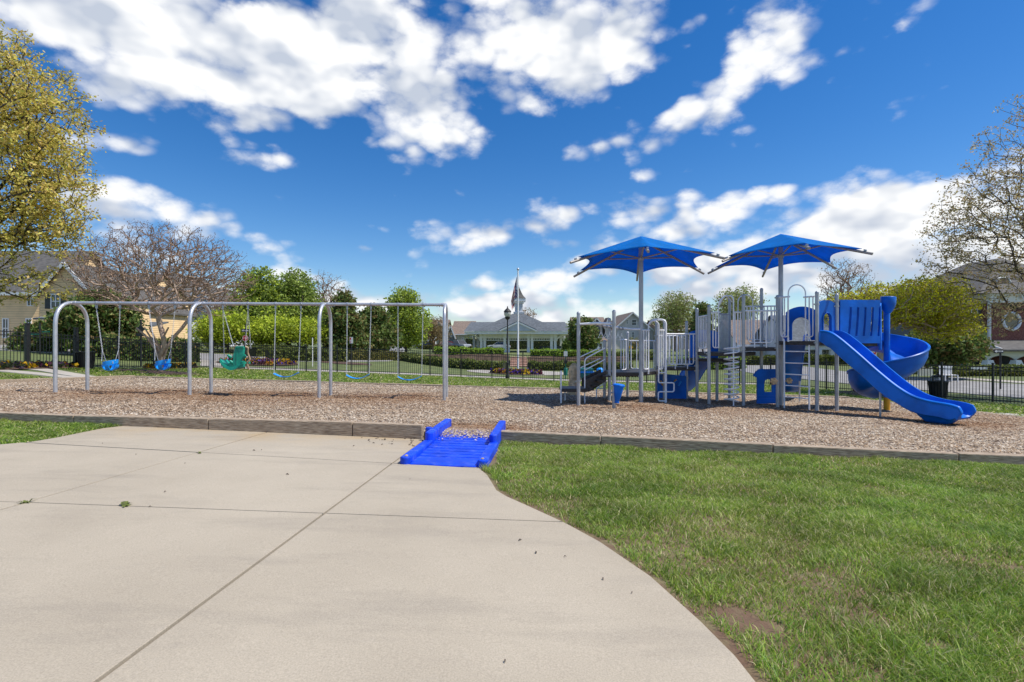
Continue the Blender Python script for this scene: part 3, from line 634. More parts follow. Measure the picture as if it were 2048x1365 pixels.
# ------------------------------------------------------------------ swing frame
bd = (BR-BL).normalized(); ad = Vector((-bd.y, bd.x, 0)).normalized()
def make_swings():
    fr = thing('swing_frame', 'long silver steel swing frame with four rounded arch supports', 'swing frame', (-6.6, 13.6, 0))
    rt = .0445
    cs = [BL.lerp(BR, t) for t in (0, 1/3, 2/3, 1)]
    for i, c in enumerate(cs):
        hw = .53; rise = .60; pts = []
        g0 = c-ad*hw; g1 = c+ad*hw
        pts.append(V3(g0.x, g0.y, chips_z(g0.x, g0.y)-.15)); pts.append(V3(g0.x, g0.y, .9))
        for k in range(17):
            a = pi-pi*k/16; p = c+ad*(hw*cos(a)); pts.append(V3(p.x, p.y, 2.49-rise+rise*sin(a)**.8 if sin(a) > 0 else 2.49-rise))
        pts.append(V3(g1.x, g1.y, .9)); pts.append(V3(g1.x, g1.y, chips_z(g1.x, g1.y)-.15))
        mb = MB(); mb.tube(pts, rt, 14); ao = mb.build('arch', M['steel'], fr, smooth=50)
        mb = MB()
        for sgn in ((1,) if i == 0 else (-1,) if i == 3 else (1, -1)):
            q = c+bd*.07*sgn; mb.tube([q-bd*.035, q+bd*.035], rt+.008, 14)
            mb.build('beam_collar', M['steel'], fr, smooth=40); mb = MB()
            for dx in (.16, .23):
                q2 = c+bd*dx*sgn-V3(0, 0, rt-.012); m2 = MB(); m2.tube([q2, q2-V3(0, 0, .03)], .011, 6); m2.build('beam_bolt', M['steel'], fr, smooth=40)
    for i in range(3):
        mb = MB(); mb.tube([cs[i], cs[i+1]], rt-.002, 14); mb.build('top_beam', M['steel'], fr, smooth=50)
    hang = []
    for a, b in SWPX:
        pr = []
        for px in (a, b):
            c = BL.lerp(BR, beam_t(px)); mb = MB(); mb.tube([c-bd*.022, c+bd*.022], rt+.007, 12); mb.obox(c-V3(0,0,.085), bd, ad, (0,0,1), .014, .028, .045); mb.lathe([(.012,-.16),(.02,-.14),(.012,-.11)], c, 8)
            mb.build('hanger', M['clamp'], fr, smooth=40); pr.append(c-V3(0, 0, .15))
        hang.append(pr)
    def chain(mb, a, b):
        a = Vector(a); b = Vector(b); n = int((b-a).length/.042); d = (b-a)/n; t = d.normalized(); x = t.orthogonal().normalized(); y = t.cross(x)
        for i in range(n):
            u = x if i % 2 else y; p = a+d*i; q = p+d*1.18; w = u*.0095
            mb.tube([p-w, q-w],   .0034, 4, cap=False); mb.tube([p+w, q+w], .0034, 4, cap=False)
    # belts
    lb = ['blue belt swing nearest to the green chair swing', 'middle one of the three blue belt swings', 'blue belt swing hanging beside the right end arch']
    for k, i in enumerate((3, 4, 5)):
        A, B = hang[i]; zs = {3: .60, 4: .55, 5: .50}[i]
        sw = thing('belt_swing', lb[k], 'swing', ((A.x+B.x)/2, (A.y+B.y)/2, zs), 'belt swings')
        off = ad*(-.15)
        ea = V3(A.x, A.y, zs+.04)+off+bd*.02; eb = V3(B.x, B.y, zs+.06)+off-bd*.02
        for (h, e) in ((A, ea), (B, eb)):
            mb = MB(); chain(mb, h, e); mb.build('chain', M['chain'], sw)
        path = []; lat = []; up = []
        for j in range(15):
            t = j/14; p = ea.lerp(eb, t)-V3(0, 0, .10*(1-(2*t-1)**2)); path.append(p); lat.append(ad); up.append(V3(0,0,1))
        mb = MB(); mb.sweep(path, lat, up, [(-.07,-.008),(.07,-.008),(.075,.002),(.07,.010),(-.07,.010),(-.075,.002)]); mb.build('belt_seat', M['blue_lt'], sw, smooth=50)
    # buckets
    lb = ['blue toddler bucket swing nearest to the left end arch', 'blue toddler bucket swing in front of the bare crape myrtle trunk']
    for k in (0, 1):
        A, B = hang[k]; c = (A+B)/2; ctr = {0: P(221, 729, c.y-.1), 1: P(326, 728, c.y-.1)}[k]
        sw = thing('bucket_swing', lb[k], 'swing', (ctr.x, ctr.y, ctr.z-.18), 'bucket swings')
        mb = MB(); n = 20; vs = []; ax = bd*.98+ad*.2; ay = ad
        prof = []
        for h, r_ in ((.10, 1.0), (.03, .99), (-.02, .95), (-.02, .86), (.03, .9), (.10, .91)): prof.append((h, r_))
        for h, r_ in prof:
            for j in range(n):
                q = 2*pi*j/n; tiltz = .035*cos(q); vs.append(ctr+ax*(cos(q)*.158*r_)+ay*(sin(q)*.15*r_)+V3(0, 0, h*.9+tiltz))
        fs = [(i*n+j, i*n+(j+1) % n, ((i+1) % 6)*n+(j+1) % n, ((i+1) % 6)*n+j) for i in range(6) for j in range(n)]
        mb.add(vs, fs); mb.build('bucket_rim', M['blue_lt'], sw, smooth=50)
        for (da, db, wdt, ra) in ((ax, ay, .06, .15), (ay, ax, .045, .14)):
            path = [ctr+da*(ra*cos(a))+V3(0, 0, .0-.155*sin(a)**.8) for a in np.linspace(.02, pi-.02, 13)]
            rad = []
            for a in np.linspace(.02, pi-.02, 13): rad.append((da*cos(a)-V3(0,0,1)*sin(a)).normalized())
            m2 = MB(); m2.sweep(path, [db.normalized()]*13, rad, [(-wdt,-.009),(wdt,-.009),(wdt,.009),(-wdt,.009)]); m2.build('bucket_strap', M['blue_lt'], sw, smooth=50)
        for (h, sg) in ((A, -1), (B, 1)):
            m3 = MB(); kn = ctr+ax*(.18*sg)+V3(0, 0, .38); chain(m3, h, kn)
            for e in (-1, 1): m3.tube([kn, ctr+ax*(.148*sg)+ay*(.07*e)+V3(0, 0, .09)], .006, 5)
            m3.build('chain', M['chain'], sw)
        m4 = MB(); m4.obox(ctr+ax*.11-ay*.108+V3(0, 0, .05), ax*.7-ay*.7, V3(0,0,1), (ax*.7+ay*.7), .035, .03, .003); m4.build('label_plate', M['white_d'], sw)
    # green chair swing
    A, B = hang[2]; dC = (A.y+B.y)/2-.1; sc = dC/F/11.38
    org = P(420, 640, dC)
    sw = thing('chair_swing', 'green moulded high-back chair swing with tan harness, seen from behind', 'swing', P(466, 742, dC))
    X = V3(1, .12, 0).normalized(); Yb = V3(-.12, 1, 0).normalized(); Z = V3(0, 0, 1)
    def q(u, v, dp=0): return org+X*(u*sc)-Z*(v*sc)+Yb*dp
    back = [(558,620),(752,620),(745,720),(738,800),(722,880),(690,930),(690,980),(745,1020),(748,1085),(640,1105),(520,1075),(505,1000),(500,930),(512,870),(505,810),(528,740)]
    mb = MB(); mb.prism([(u*sc, -v*sc) for u, v in back], X, Z, org-Yb*.05, -.09); mb.build('backrest', M['green_pl'], sw, smooth=30, bevel=.012)
    mb = MB(); mb.prism([(u*sc, -v*sc) for u, v in ((575,600),(740,600),(748,640),(560,640))], X, Z, org-Yb*.075, -.05); mb.prism([(u*sc, -v*sc) for u, v in ((590,660),(604,660),(600,1070),(586,1070))], X, Z, org-Yb*.062, -.02)
    mb.build('back_ridge', M['green_pl'], sw, bevel=.008)
    path = []; lat = []; up = []
    for j in range(16):
        t = j/15; u = 232+(745-232)*t; v = 1010+150*sin(pi*min(1, t*1.1+.02))**.8-70*(1-t)**3; path.append(q(u, v, .1)); lat.append(Yb); up.append(Z)
    mb = MB(); mb.sweep(path, lat, up, [(-.17,0),(.30,-.01),(.31,.05),(.1,.03),(-.16,.09)]); mb.build('seat_shell', M['green_pl'], sw, smooth=50)
    mb = MB(); mb.prism([(u*sc, -v*sc) for u, v in ((232,945),(265,935),(310,985),(365,1010),(430,985),(475,950),(520,1000),(530,1095),(400,1120),(290,1090),(245,1030))], X, Z, org-Yb*.03, -.08); mb.build('leg_rest', M['green_pl'], sw, smooth=30, bevel=.01)
    for (u0, v0, u1, v1) in ((395,800,470,860), (780,805,735,860), (440,930,500,985), (715,945,690,1000)):
        mb = MB(); mb.tube([q(u0, v0, -.05), q((u0+u1)/2, (v0+v1)/2, -.04), q(u1, v1, -.01)], [.024, .04, .045], 9); mb.build('arm_grip', M['green_pl'], sw, smooth=60)
    mb = MB(); mb.tube(rounded([q(560,608,.03), q(495,612,.06), q(510,700,.10), q(492,800,.12)], .05), [.026]*14, 8); mb.tube(rounded([q(750,612,.03), q(805,640,.06), q(775,740,.1), q(822,915,.14), q(745,985,.14), q(775,1150,.2)], .05), .026, 8); mb.build('harness', M['tan_pl'], sw, smooth=60)
    for (h, ends) in ((A, (q(495,600,.03), q(272,920,.1))), (B, (q(752,605,.03), q(850,650,.1)))):
        for e in ends:
            m3 = MB(); chain(m3, h, e); m3.build('chain', M['chain'], sw)
make_swings()
# ------------------------------------------------------------------ play structure
def make_playset():
    ps = thing('play_structure', 'large blue and silver climbing structure with decks, slides and two blue shades', 'play structure', (5.5, 14, -.2))
    Z = lambda py, d: EYE-(py-CY)/F*d
    Q = {}
    RP = .0445
    def post(k, px, by, ty, m='post', r=RP, d=None):
        b = on_plane(px, by) if d is None else Vector(((px-CX)/F*d, d, chips_z((px-CX)/F*d, d)))
        zt = Z(ty, b.y); mb = MB(); mb.tube([V3(b.x, b.y, b.z-.15), V3(b.x, b.y, zt-.02)], r, 14); mb.lathe([(r, 0), (r*1.06, .0), (r*1.06, .03), (r*.8, .055), (r*.3, .068)], V3(b.x, b.y, zt-.06), 14)
        mb.build('post', M[m], ps, smooth=40); Q[k] = b; return b
    for a in (('A',1157,813,624),('B',1228,818,621),('C',1219,803,637),('C2',1209,797,681),('E',1255,794,664),('F',1313,797,645),('G2',1329,801,640),
              ('H',1373,798.6,643),('I',1394,804,617),('J',1418,810,610.5),('K',1434,803,722),('L',1459,802,598),('N',1487,813.5,589),('O',1523,809,577),('P',1555,815,591),('R',1634,823.4,583),('S',1673.5,823,588)): post(*a)
    D = on_plane(1282, 805); P2 = on_plane(1561.5, 811)
    def clampring(k, py):
        b = Q.get(k, None) or {'D': D, 'P2': P2}[k]; z = Z(py, b.y); mb = MB(); mb.lathe([(RP+.004,-.022),(RP+.010,-.022),(RP+.010,.022),(RP+.004,.022)], V3(b.x, b.y, z), 14); mb.obox(V3(b.x-.062, b.y-.01, z), (1,0,0), (0,1,0), (0,0,1), .018, .014, .018); mb.build('clamp', M['clamp'], ps, smooth=40)
    for k, py in (('A',649),('A',763),('B',648),('B',772),('B',786),('C',695),('C',752),('D',753),('D',660),('G2',741),('H',740),('H',756),('H',791),('I',721),('I',732),('I',742),('J',708),('J',633),('J',645),('K',731),('N',623),('N',699),('O',614),('O',740),('O',799),('P',596),('P',622),('P',687),('P',697),('R',609),('R',686),('S',602),('S',613),('L',630),('F',672)): clampring(k, py)
    # decks
    def deck(poly, z, th=.10):
        mb = MB(); n = len(poly); vs = [(x, y, z) for x, y in poly]+[(x, y, z-th) for x, y in poly]
        mb.add(vs, [tuple(range(n)), tuple(range(n, 2*n))[::-1]]+[(i, (i+1) % n, n+(i+1) % n, n+i) for i in range(n)]); mb.build('deck', M['deck'], ps, bevel=.008)
    xy = lambda k: (Q[k].x, Q[k].y)
    d1 = .62; deck([xy('C'), (D.x, D.y), (Q['G2'].x-.1, Q['G2'].y), xy('F'), xy('E'), xy('C2')], d1)
    mb = MB()
    for i in range(9):
        t = i/8; mb.beam(V3(D.x, D.y+.25, d1-.12).lerp(V3(Q['C'].x+.2, Q['C'].y+.25, d1-.12), t)-V3(0, 0, .0), V3(D.x, D.y+1.2, d1-.12).lerp(V3(Q['C'].x+.2, Q['C'].y+1.1, d1-.12), t), .02, .06)
    mb.build('deck_joist', M['deck'], ps)
    d2 = .73; deck([(Q['G2'].x-.05, Q['G2'].y-.12), xy('I'), xy('H'), xy('F')], d2)
    d3 = 1.19; deck([xy('J'), (Q['N'].x, Q['N'].y), (6.95,14.6), (6.62,15.5), xy('I')], d3)
    d3m = .99; deck([(Q['I'].x+.03, Q['I'].y+.0), (Q['J'].x+.5, Q['J'].y+.35), (6.5,14.7), (6.3,15.5), (Q['H'].x, Q['H'].y)], d3m, .08)
    d4b = 1.33; deck([xy('N'), xy('P'), (7.5,14.7), (6.9,14.9)], d4b)
    d4 = 1.50; deck([xy('P'), xy('R'), xy('S'), (8.75,14.0), (8.45,14.65), (P2.x, P2.y)], d4)
    # guard rails
    rb = .0168
    barm = MB(); barm.tube([(0,0,0), (0,0,1)], rb*.95, 7); bar_src = barm.build('bar_source', M['white_pc']); bar_me = bar_src.data; bpy.data.objects.remove(bar_src)
    barm = MB(); barm.tube([(0,0,0), (0,0,1)], rb*1.0, 7); bs = barm.build('bar_source', M['steel']); slat_me = bs.data; bpy.data.objects.remove(bs)
    def guard(px0, px1, yt, yb, dd0, dd1, n, feet=0, me=None, top_ext=0, mname='white_pc'):
        a = V3((px0-CX)/F*dd0, dd0, 0); b = V3((px1-CX)/F*dd1, dd1, 0); dm = (dd0+dd1)/2; zt = Z(yt, dm); zb = Z(yb, dm); dr = (b-a).normalized()
        mb = MB(); a_t = V3(a.x, a.y, zt); b_t = V3(b.x, b.y, zt)
        mb.tube(rounded([a_t, V3(a.x, a.y, zb), V3(b.x, b.y, zb), b_t], .07), rb, 8)
        mb.tube([a_t-dr*(.05+top_ext), b_t+dr*(.05+top_ext)], rb*1.25, 8)
        for i in range(feet):
            p = a.lerp(b, (i+.5)/feet if feet > 1 else .5); mb.obox(V3(p.x, p.y-.012, zb-.06), dr, dr.cross(V3(0,0,1)), (0,0,1), .014, .006, .075)
        g = mb.build('guard_rail', M[mname], ps, smooth=50)
        for i in range(1, n-1):
            p = a.lerp(b, i/(n-1)); inst(me or bar_me, 'bar', g, (p.x, p.y, zb), scale=(1, 1, zt-zb))
        return g
    guard(1242,1252,680,740,15.6,15.9,3,0)
    guard(1262,1308,682,738,16.25,15.95,5,0)
    guard(1287.5,1297,661,739,14.25,14.35,3,0); guard(1318,1326,661,739,14.5,14.6,3,0)
    guard(1338,1387,668.5,729,14.75,14.98,7,2,top_ext=.04); guard(1321,1372,672,729,15.95,15.95,9,0)
    guard(1397.5,1413.5,633,697.5,14.93,14.15,6,2); guard(1426,1437,625,696,13.98,13.92,3,0); guard(1470,1481,625,696,13.82,13.8,3,0)
    guard(1440,1456,629,701,15.2,15.25,7,0,slat_me,mname='steel'); guard(1497,1544,622,685.5,13.74,13.76,5,2,top_ext=.1); guard(1494,1549,613,680,14.75,14.6,9,0)
    guard(1562,1576,594.5,674,13.62,13.45,3,0); guard(1611,1626,594,674,13.15,12.98,3,0)
    # hoop handles at the openings
    def hoop(px0, px1, yt, yb0, yb1, dd, r=.016, m='white_pc', plate=True):
        a = P(px0, yt, dd); b = P(px1, yt, dd); rad = (b.x-a.x)/2; c = (a+b)/2-V3(0, 0, rad)
        pts = [V3(a.x, dd, Z(yb0, dd))]+arc(c, (-1,0,0), (0,0,1), rad, 0, pi, 14)+[V3(b.x, dd, Z(yb1, dd))]
        mb = MB(); mb.tube(pts, r, 9)
        if plate:
            for pp in (pts[0], pts[-1]): mb.obox(pp, (1,0,0), (0,1,0), (0,0,1), .02, .008, .05)
        mb.build('hoop_handle', M[m], ps, smooth=60)
    hoop(1576.5,1611,570,680,680,13.3); hoop(1476,1505.5,590,684,684,14.6,.015); hoop(1297,1317.5,642,745,745,14.45,.02)
    # ladder
    la = on_plane(1568.5, 817); lb = on_plane(1618.5, 821.5); mb_l = MB()
    zt = Z(680, (la.y+lb.y)/2)
    lad = MB()
    for q in (la, lb): lad.tube([V3(q.x, q.y, q.z-.08), V3(q.x+.0, q.y, zt-.04), V3(q.x+.01, q.y+.05, zt+.02)], .021, 10)
    lo_ = lad.build('ladder', M['white_pc'], ps, smooth=50)
    for py in (703, 726, 748.5, 771, 794):
        m2 = MB(); m2.tube([V3(la.x, la.y, Z(py, la.y)), V3(lb.x, lb.y, Z(py, la.y))], .015, 8); m2.build('rung', M['white_pc'], lo_, smooth=50)
    # S climber with its hooked pole
    dS = 14.45; q = lambda px, py, dd=dS: P(px, py, dd)
    mb = MB(); mb.tube(rounded([q(1331.5,806), q(1331.5,640), q(1305,640,dS+.15), q(1300,648,dS+.3)], .14, 7), .032, 10); so_ = mb.build('climber_pole', M['white_pc'], ps, smooth=60)
    mb = MB(); mb.tube(rounded([q(1317,690), q(1317,766), q(1348,766), q(1348,784), q(1316.5,784), q(1316.5,802.5), q(1331,802.5)], .06), .019, 9); mb.tube([q(1317,746), q(1331,746)], .017, 8); mb.build('loop_rung', M['white_pc'], ps, smooth=60)
    # spiral climber
    dM = 13.75; cen = P(1466.5, 700, dM+.15); mb = MB(); pts = []
    z0 = Z(805, dM); z1 = Z(693, dM); turns = 11
    ctr = V3(P(1467,700,dM).x+.0, dM+.13, 0)
    for i in range(turns*18+1):
        a = i/18*2*pi; z = z0+(z1-z0)*i/(turns*18); pts.append(V3(ctr.x+.185*cos(a), ctr.y+.185*sin(a), z))
    mb.tube(pts, .0175, 6); mb.build('spiral_rung', M['white_pc'], ps, smooth=60)
    mb = MB(); mb.tube(rounded([P(1467,813,dM), P(1467,592,dM), P(1448,592,dM+.25), P(1437.5,612,dM+.35)], .17, 8), .019, 9); mb.tube(rounded([P(1437,697,dM+.1), P(1437,604,dM+.1), P(1452,590,dM+.3), P(1463,604,dM+.7)], .14, 7), .016, 8); mb.build('climber_pole', M['white_pc'], ps, smooth=60)
    # overhead ring trek
    a = Q['A']; b = Q['B']; za = Z(649, a.y); zb = Z(648, b.y)
    mb = MB(); mid = P(1192, 647, 12.4); mb.tube([V3(a.x, a.y, za), V3(mid.x, mid.y, mid.z), V3(b.x, b.y, zb)], [.026, .034, .026], 9)
    e = V3(D.x, D.y, Z(659, D.y)); tr = [mid, P(1206, 651, 12.8), P(1225, 654, 13.3), P(1245, 657, 13.75), P(1262, 659, 14.1), e]; mb.tube(tr, .030, 10); tk = mb.build('ring_trek_beam', M['white_pc'], ps, smooth=60)
    for px, py, dd in ((1202,651,12.68),(1211,653,12.95),(1219.5,654,13.15),(1236,656.5,13.55),(1243.5,657.5,13.72)):
        c = P(px, py, dd); t = V3(.5, .85, 0).normalized(); mb = MB(); mb.tube([c-t*.05, c+t*.05], .048, 12); mb.tube([c-V3(0,0,.04), c-V3(0,0,.12)], .014, 6); mb.build('trek_collar', M['clamp'], ps, smooth=50)
        m2 = MB(); p0 = c-V3(0,0,.12); sd = V3(1,.15,0).normalized(); m2.tube([p0, p0-V3(0,0,.05), p0-V3(0,0,.19)-sd*.075, p0-V3(0,0,.19)+sd*.075, p0-V3(0,0,.05)], .0085, 6); m2.build('ring_handle', M['white_pc'], ps, smooth=40)
    # transfer step, ramp and hand rails
    mb = MB(); z = Z(776, 13.6); x0 = P(1123,776,13.5).x; x1 = P(1173,776,13.5).x; mb.box(x0, x1, 13.35, 14.15, z-.09, z); mb.build('transfer_step', M['deck'], ps, bevel=.01)
    for (px, t_, b_) in ((1122,742,800), (1136,778,797)):
        mb = MB(); g = V3(P(px,t_,13.4).x, 13.4 if px == 1122 else 14.1, 0); mb.tube([V3(g.x, g.y, chips_z(g.x, g.y)-.1), V3(g.x, g.y, Z(t_, 13.4))], .022 if px == 1122 else .018, 8); mb.build('step_leg', M['white_pc'], ps, smooth=50)
    for dd in (13.55, 14.3):
        mb = MB(); po = [P(1171,760.5,13.55), P(1217,743,13.55), P(1217,765,13.55), P(1181,783,13.55), P(1171,785,13.55)]
        vs = [V3(p.x, dd+(0 if i in (0,3,4) else .35), p.z) for i, p in enumerate(po)]; vs += [v+V3(0, .03, 0) for v in vs]; n = 5
        mb.add(vs, [tuple(range(n)), tuple(range(n, 2*n))[::-1]]+[(i, (i+1) % n, n+(i+1) % n, n+i) for i in range(n)]); mb.build('ramp_side', M['deck'], ps, bevel=.006)
    mb = MB(); 
    for i in range(4):
        t = i/4; pa = P(1173+11*i, 779-9*i, 13.6); mb.box(pa.x, pa.x+.2, 13.6, 14.5, pa.z-.04, pa.z)
    mb.build('ramp_tread', M['deck'], ps)
    for dd, px, basey in ((13.5,1169.5,797), (14.25,1164,770)):
        dx = 0 if dd < 14 else 0
        ztop = Z(718,13.5); zmid = Z(741,13.5); g = P(px,700,13.5).x; xr = P(1216,700,13.5).x
        mb = MB(); gz = chips_z(g, dd)-.05 if dd < 14 else Z(778,13.6)
        mb.tube(rounded([V3(g, dd, gz), V3(g, dd, ztop), V3(xr, dd+.45, Z(697,13.5))], .12), .017, 9); mb.tube([V3(g, dd, zmid), V3(xr, dd+.45, Z(720.5,13.5))], .015, 8); mb.build('hand_rail', M['white_pc'], ps, smooth=60)
    mb = MB(); mb.tube(rounded([P(1193,799,15.3), P(1193,777,15.3), P(1213,765,15.5)], .06), .018, 8); mb.tube([P(1193,777,15.3), P(1207,777,15.3)], .016, 8); mb.build('hand_rail', M['white_pc'], ps, smooth=60)
    # drum on the near post
    mb = MB(); ax = V3(.12, 0, 1); c = P(1233.5, 806.5, 12.2); mb.lathe([(.055,0),(.058,.025),(.05,.05),(.058,.07),(.085,.17),(.115,.35),(.122,.40),(.14,.405),(.142,.435),(.12,.455),(.05,.462)], c, 20, ax); mb.build('drum', M['blue'], ps, smooth=50)
    mb = MB()
    for py in (772, 786): p = P(1228,py,12.2); mb.tube([p-V3(.06,0,0), p+V3(.09,0,0)], .012, 8)
    mb.build('drum_bracket', M['clamp'], ps, smooth=50)
    # shop-front panel below the deck and tan flower spinners
    dd = 14.3; pl = lambda px, py: (P(px,py,dd).x-P(1510,740,dd).x, P(px,py,dd).z-P(1510,740,dd).z); o = P(1510,740,dd)
    outer = [(1514.5,807.5),(1514.5,756),(1506.5,752),(1513,743),(1519,738.5),(1553,738.5),(1553,807.5)]
    inner_pts = [(1544.5,784.5),(1544.5,767)]+[(1536.6+8*cos(a), 767-8.5*sin(a)) for a in np.linspace(.2, pi-.2, 7)]+[(1528.7,767),(1528.7,784.5)]
    mb = MB()
    left = [(1514.5,807.5),(1514.5,756),(1506.5,752),(1513,743),(1519,738.5),(1536,738.5),(1536,758.5)]+[(1536.6+8*cos(a), 767-8.5*sin(a)) for a in np.linspace(pi*.55, pi-.1, 4)]+[(1528.7,784.5),(1536,784.5),(1536,807.5)]
    right = [(1536,807.5),(1536,784.5),(1544.5,784.5)]+[(1536.6+8*cos(a), 767-8.5*sin(a)) for a in np.linspace(.1, pi*.5, 4)]+[(1536,758.5),(1536,738.5),(1553,738.5),(1553,807.5)]
    for po in (left, right): mb.prism([pl(*p) for p in po], (1,0,0), (0,0,1), o, -.05)
    for py in (793, 799, 804): mb.box(P(1516,py,dd).x, P(1552,py,dd).x, dd-.022, dd-.001, Z(py+1.2,dd), Z(py-1.2,dd))
    mb.build('shop_panel', M['blue'], ps, smooth=30)
    for (px, py, r, ddd) in ((1547.5,763,.085,13.55), (1578,762,.075,14.0)):
        mb = MB(); c = P(px, py, ddd)
        mb.lathe([(r*.35,-.035),(r*.6,-.03),(r*.62,.03),(r*.35,.035)], c, 12, (0,1,0))
        for i in range(6):
            a = i*pi/3+.2; cc = c+V3(cos(a)*r*.75, 0, sin(a)*r*.75); mb.lathe([(r*.1,-.042),(r*.38,-.035),(r*.46,0),(r*.38,.035),(r*.1,.042)], cc, 10, (0,1,0))
        mb.build('flower_spinner', M['tan_rock'], ps, smooth=60)
    # arched entry panels
    def arch_panel(name, a, b, z0, z1, th, fr, zo, m='blue', crown=.12, sill=0):
        a = Vector(a); b = Vector(b); w = (b-a).length; dr = (b-a).normalized(); iw = w*fr; il = (w-iw)/2
        mb = MB(); top = []
        for i in range(13): t = i/12; top.append((w*t, z1-crown+crown*sin(pi*t)**.7))
        ro = iw/2; zc = zo-ro*1.0
        inn = [(w/2+ro*cos(t), zc+ro*sin(t)) for t in np.linspace(0, pi, 13)]
        hl = len(top)//2
        left = [(0, z0)]+top[:hl+1]+[(w/2, zo)]+inn[7:]+[(il, z0)]; right = [(w-il, z0)]+inn[:6]+[(w/2, zo)]+top[hl:]+[(w, z0)]
        for po in (left, right): mb.prism(po, dr, (0,0,1), V3(a.x, a.y, 0), th)
        if sill: mb.prism([(il, z0), (w-il, z0), (w-il, z0+sill), (il, z0+sill)], dr, (0,0,1), V3(a.x, a.y, 0)+dr.cross(V3(0,0,1))*.004, th*.9)
        mb2 = mb.build(name, M[m], ps, smooth=30)
        m2 = MB(); rim = [V3(a.x, a.y, 0)+dr*u+V3(0, 0, v)+dr.cross(V3(0,0,1))*.005 for u, v in [(il, z0+.02)]+inn[::-1]+[(w-il, z0+.02)]]
        m2.tube(rim, .018, 7); m2.build('panel_rim', M[m], mb2, smooth=60); return mb2
    r_, s_ = Q['R'], Q['S']; dv = (s_-r_); dv.z = 0; dv.normalize()
    arch_panel('slide_hood', V3(r_.x, r_.y, 0)+dv*.06, V3(s_.x, s_.y, 0)-dv*.05, Z(686,12.95), Z(600.5,12.95), -.07, .52, Z(626,12.95), crown=.10)
    arch_panel('slide_hood', (P2.x+.18, 14.55, 0), (8.52, 14.30, 0), Z(681,14.4), Z(613.5,14.4), .06, .62, Z(634,14.4), crown=.16)
    arch_panel('slide_hood', (5.47,15.82,0), (6.28,15.6,0), Z(724,15.7), Z(660,15.7), .06, .5, Z(682,15.7), crown=.08)
    # lower activity panel
    mb = MB(); a = Q['F']; b = Q['H']; mb.prism([(0, Z(798,15.9)),(P(1371,0,15.9).x-P(1314,0,15.9).x, Z(797,15.9)),(P(1371,0,15.9).x-P(1314,0,15.9).x, Z(752,15.9)),(.42, Z(749,15.9)),(0, Z(748,15.9))], (1,0,0), (0,0,1), V3(P(1314,0,15.85).x, 15.85, 0), .06); pan = mb.build('activity_panel', M['blue'], ps)
    for (px0, py0, px1, py1, m) in ((1321,762,1326,771,'yellow'),(1348,764,1353,760,'yellow'),(1348,766,1352.5,760.5,'blue_lt'),(1356.5,772,1362,763,'blue_lt')):
        m2 = MB(); m2.tube([P(px0,py0,15.78), P(px1,py1,15.78)], .03, 8); m2.build('sound_tube', M[m], pan, smooth=50)
    # slides
    def slide(name, pts, w, h, wall=None, tn=.035, m='blue', lipw=.05, skirt=None):
        pts = [Vector(p) for p in pts]; sm = []
        for i in range(len(pts)-1):                     # Catmull-Rom
            p0 = pts[max(i-1, 0)]; p1 = pts[i]; p2 = pts[i+1]; p3 = pts[min(i+2, len(pts)-1)]
            for k in range(6):
                t = k/6; sm.append(.5*((2*p1)+(p2-p0)*t+(2*p0-5*p1+4*p2-p3)*t*t+(3*p1-p0-3*p2+p3)*t**3))
        sm.append(pts[-1]); n = len(sm); vs = []; m_ = None; fs = []
        for i in range(n):
            t = (sm[min(i+1, n-1)]-sm[max(i-1, 0)]).normalized(); lat = V3(t.y, -t.x, 0).normalized(); up = lat.cross(t).normalized()
            if up.z < 0: up = -up
            hh = h if wall is None else wall(i/(n-1)); l = lipw
            sk = skirt(i/(n-1)) if skirt else .03
            pr = [(-w-tn,hh-.03),(-w-tn-.01,-sk+.02),(-w-tn+.015,-sk),(-w+.0,-sk+.01),(-w+.06,-.05),(0,-.05),(w-.06,-.05),(w-.0,-sk+.01),(w+tn-.015,-sk),(w+tn+.01,-sk+.02),(w+tn,hh-.03),(w+l,hh-.02),(w+l+.008,hh+.012),(w+l-.01,hh+.03),(w+.0,hh+.03),(w-.015,hh),(w-.03,.06),(w-.10,.008),(0,0),(-w+.10,.008),(-w+.03,.06),(-w+.015,hh),(-w,hh+.03),(-w-l+.01,hh+.03),(-w-l-.008,hh+.012),(-w-l,hh-.02)]
            m_ = len(pr); vs += [sm[i]+lat*a_+up*b_ for a_, b_ in pr]
        for i in range(n-1):
            for j in range(m_): fs.append((i*m_+j, i*m_+(j+1) % m_, (i+1)*m_+(j+1) % m_, (i+1)*m_+j))
        fs += [tuple(range(m_))[::-1], tuple(range((n-1)*m_, n*m_))]
        mb = MB(); mb.add(vs, fs); return mb.build(name, M[m], ps, smooth=50), sm
    s0 = Vector((7.99, 12.93, 0)); s1 = Vector((9.22, 10.45, 0)); dirv = (s1-s0); LL = dirv.length; dirv.normalize()
    prof = [(-.02,1.50),(.12,1.49),(.32,1.36),(.7,1.04),(1.15,.64),(1.55,.32),(1.9,.12),(2.25,.03),(2.6,.0),(LL-.03,-.03),(LL+.02,-.06)]
    sl, sm = slide('straight_slide', [s0+dirv*a_+V3(0,0,b_) for a_, b_ in prof], .25, .17, lambda t: .24-.05*t if t < .9 else max(.05, .195-(t-.9)*1.5), skirt=lambda t: .04+.055*sstep(0,.15,t)*(1-sstep(.8,.95,t))+.022*abs(sin(t*17)))
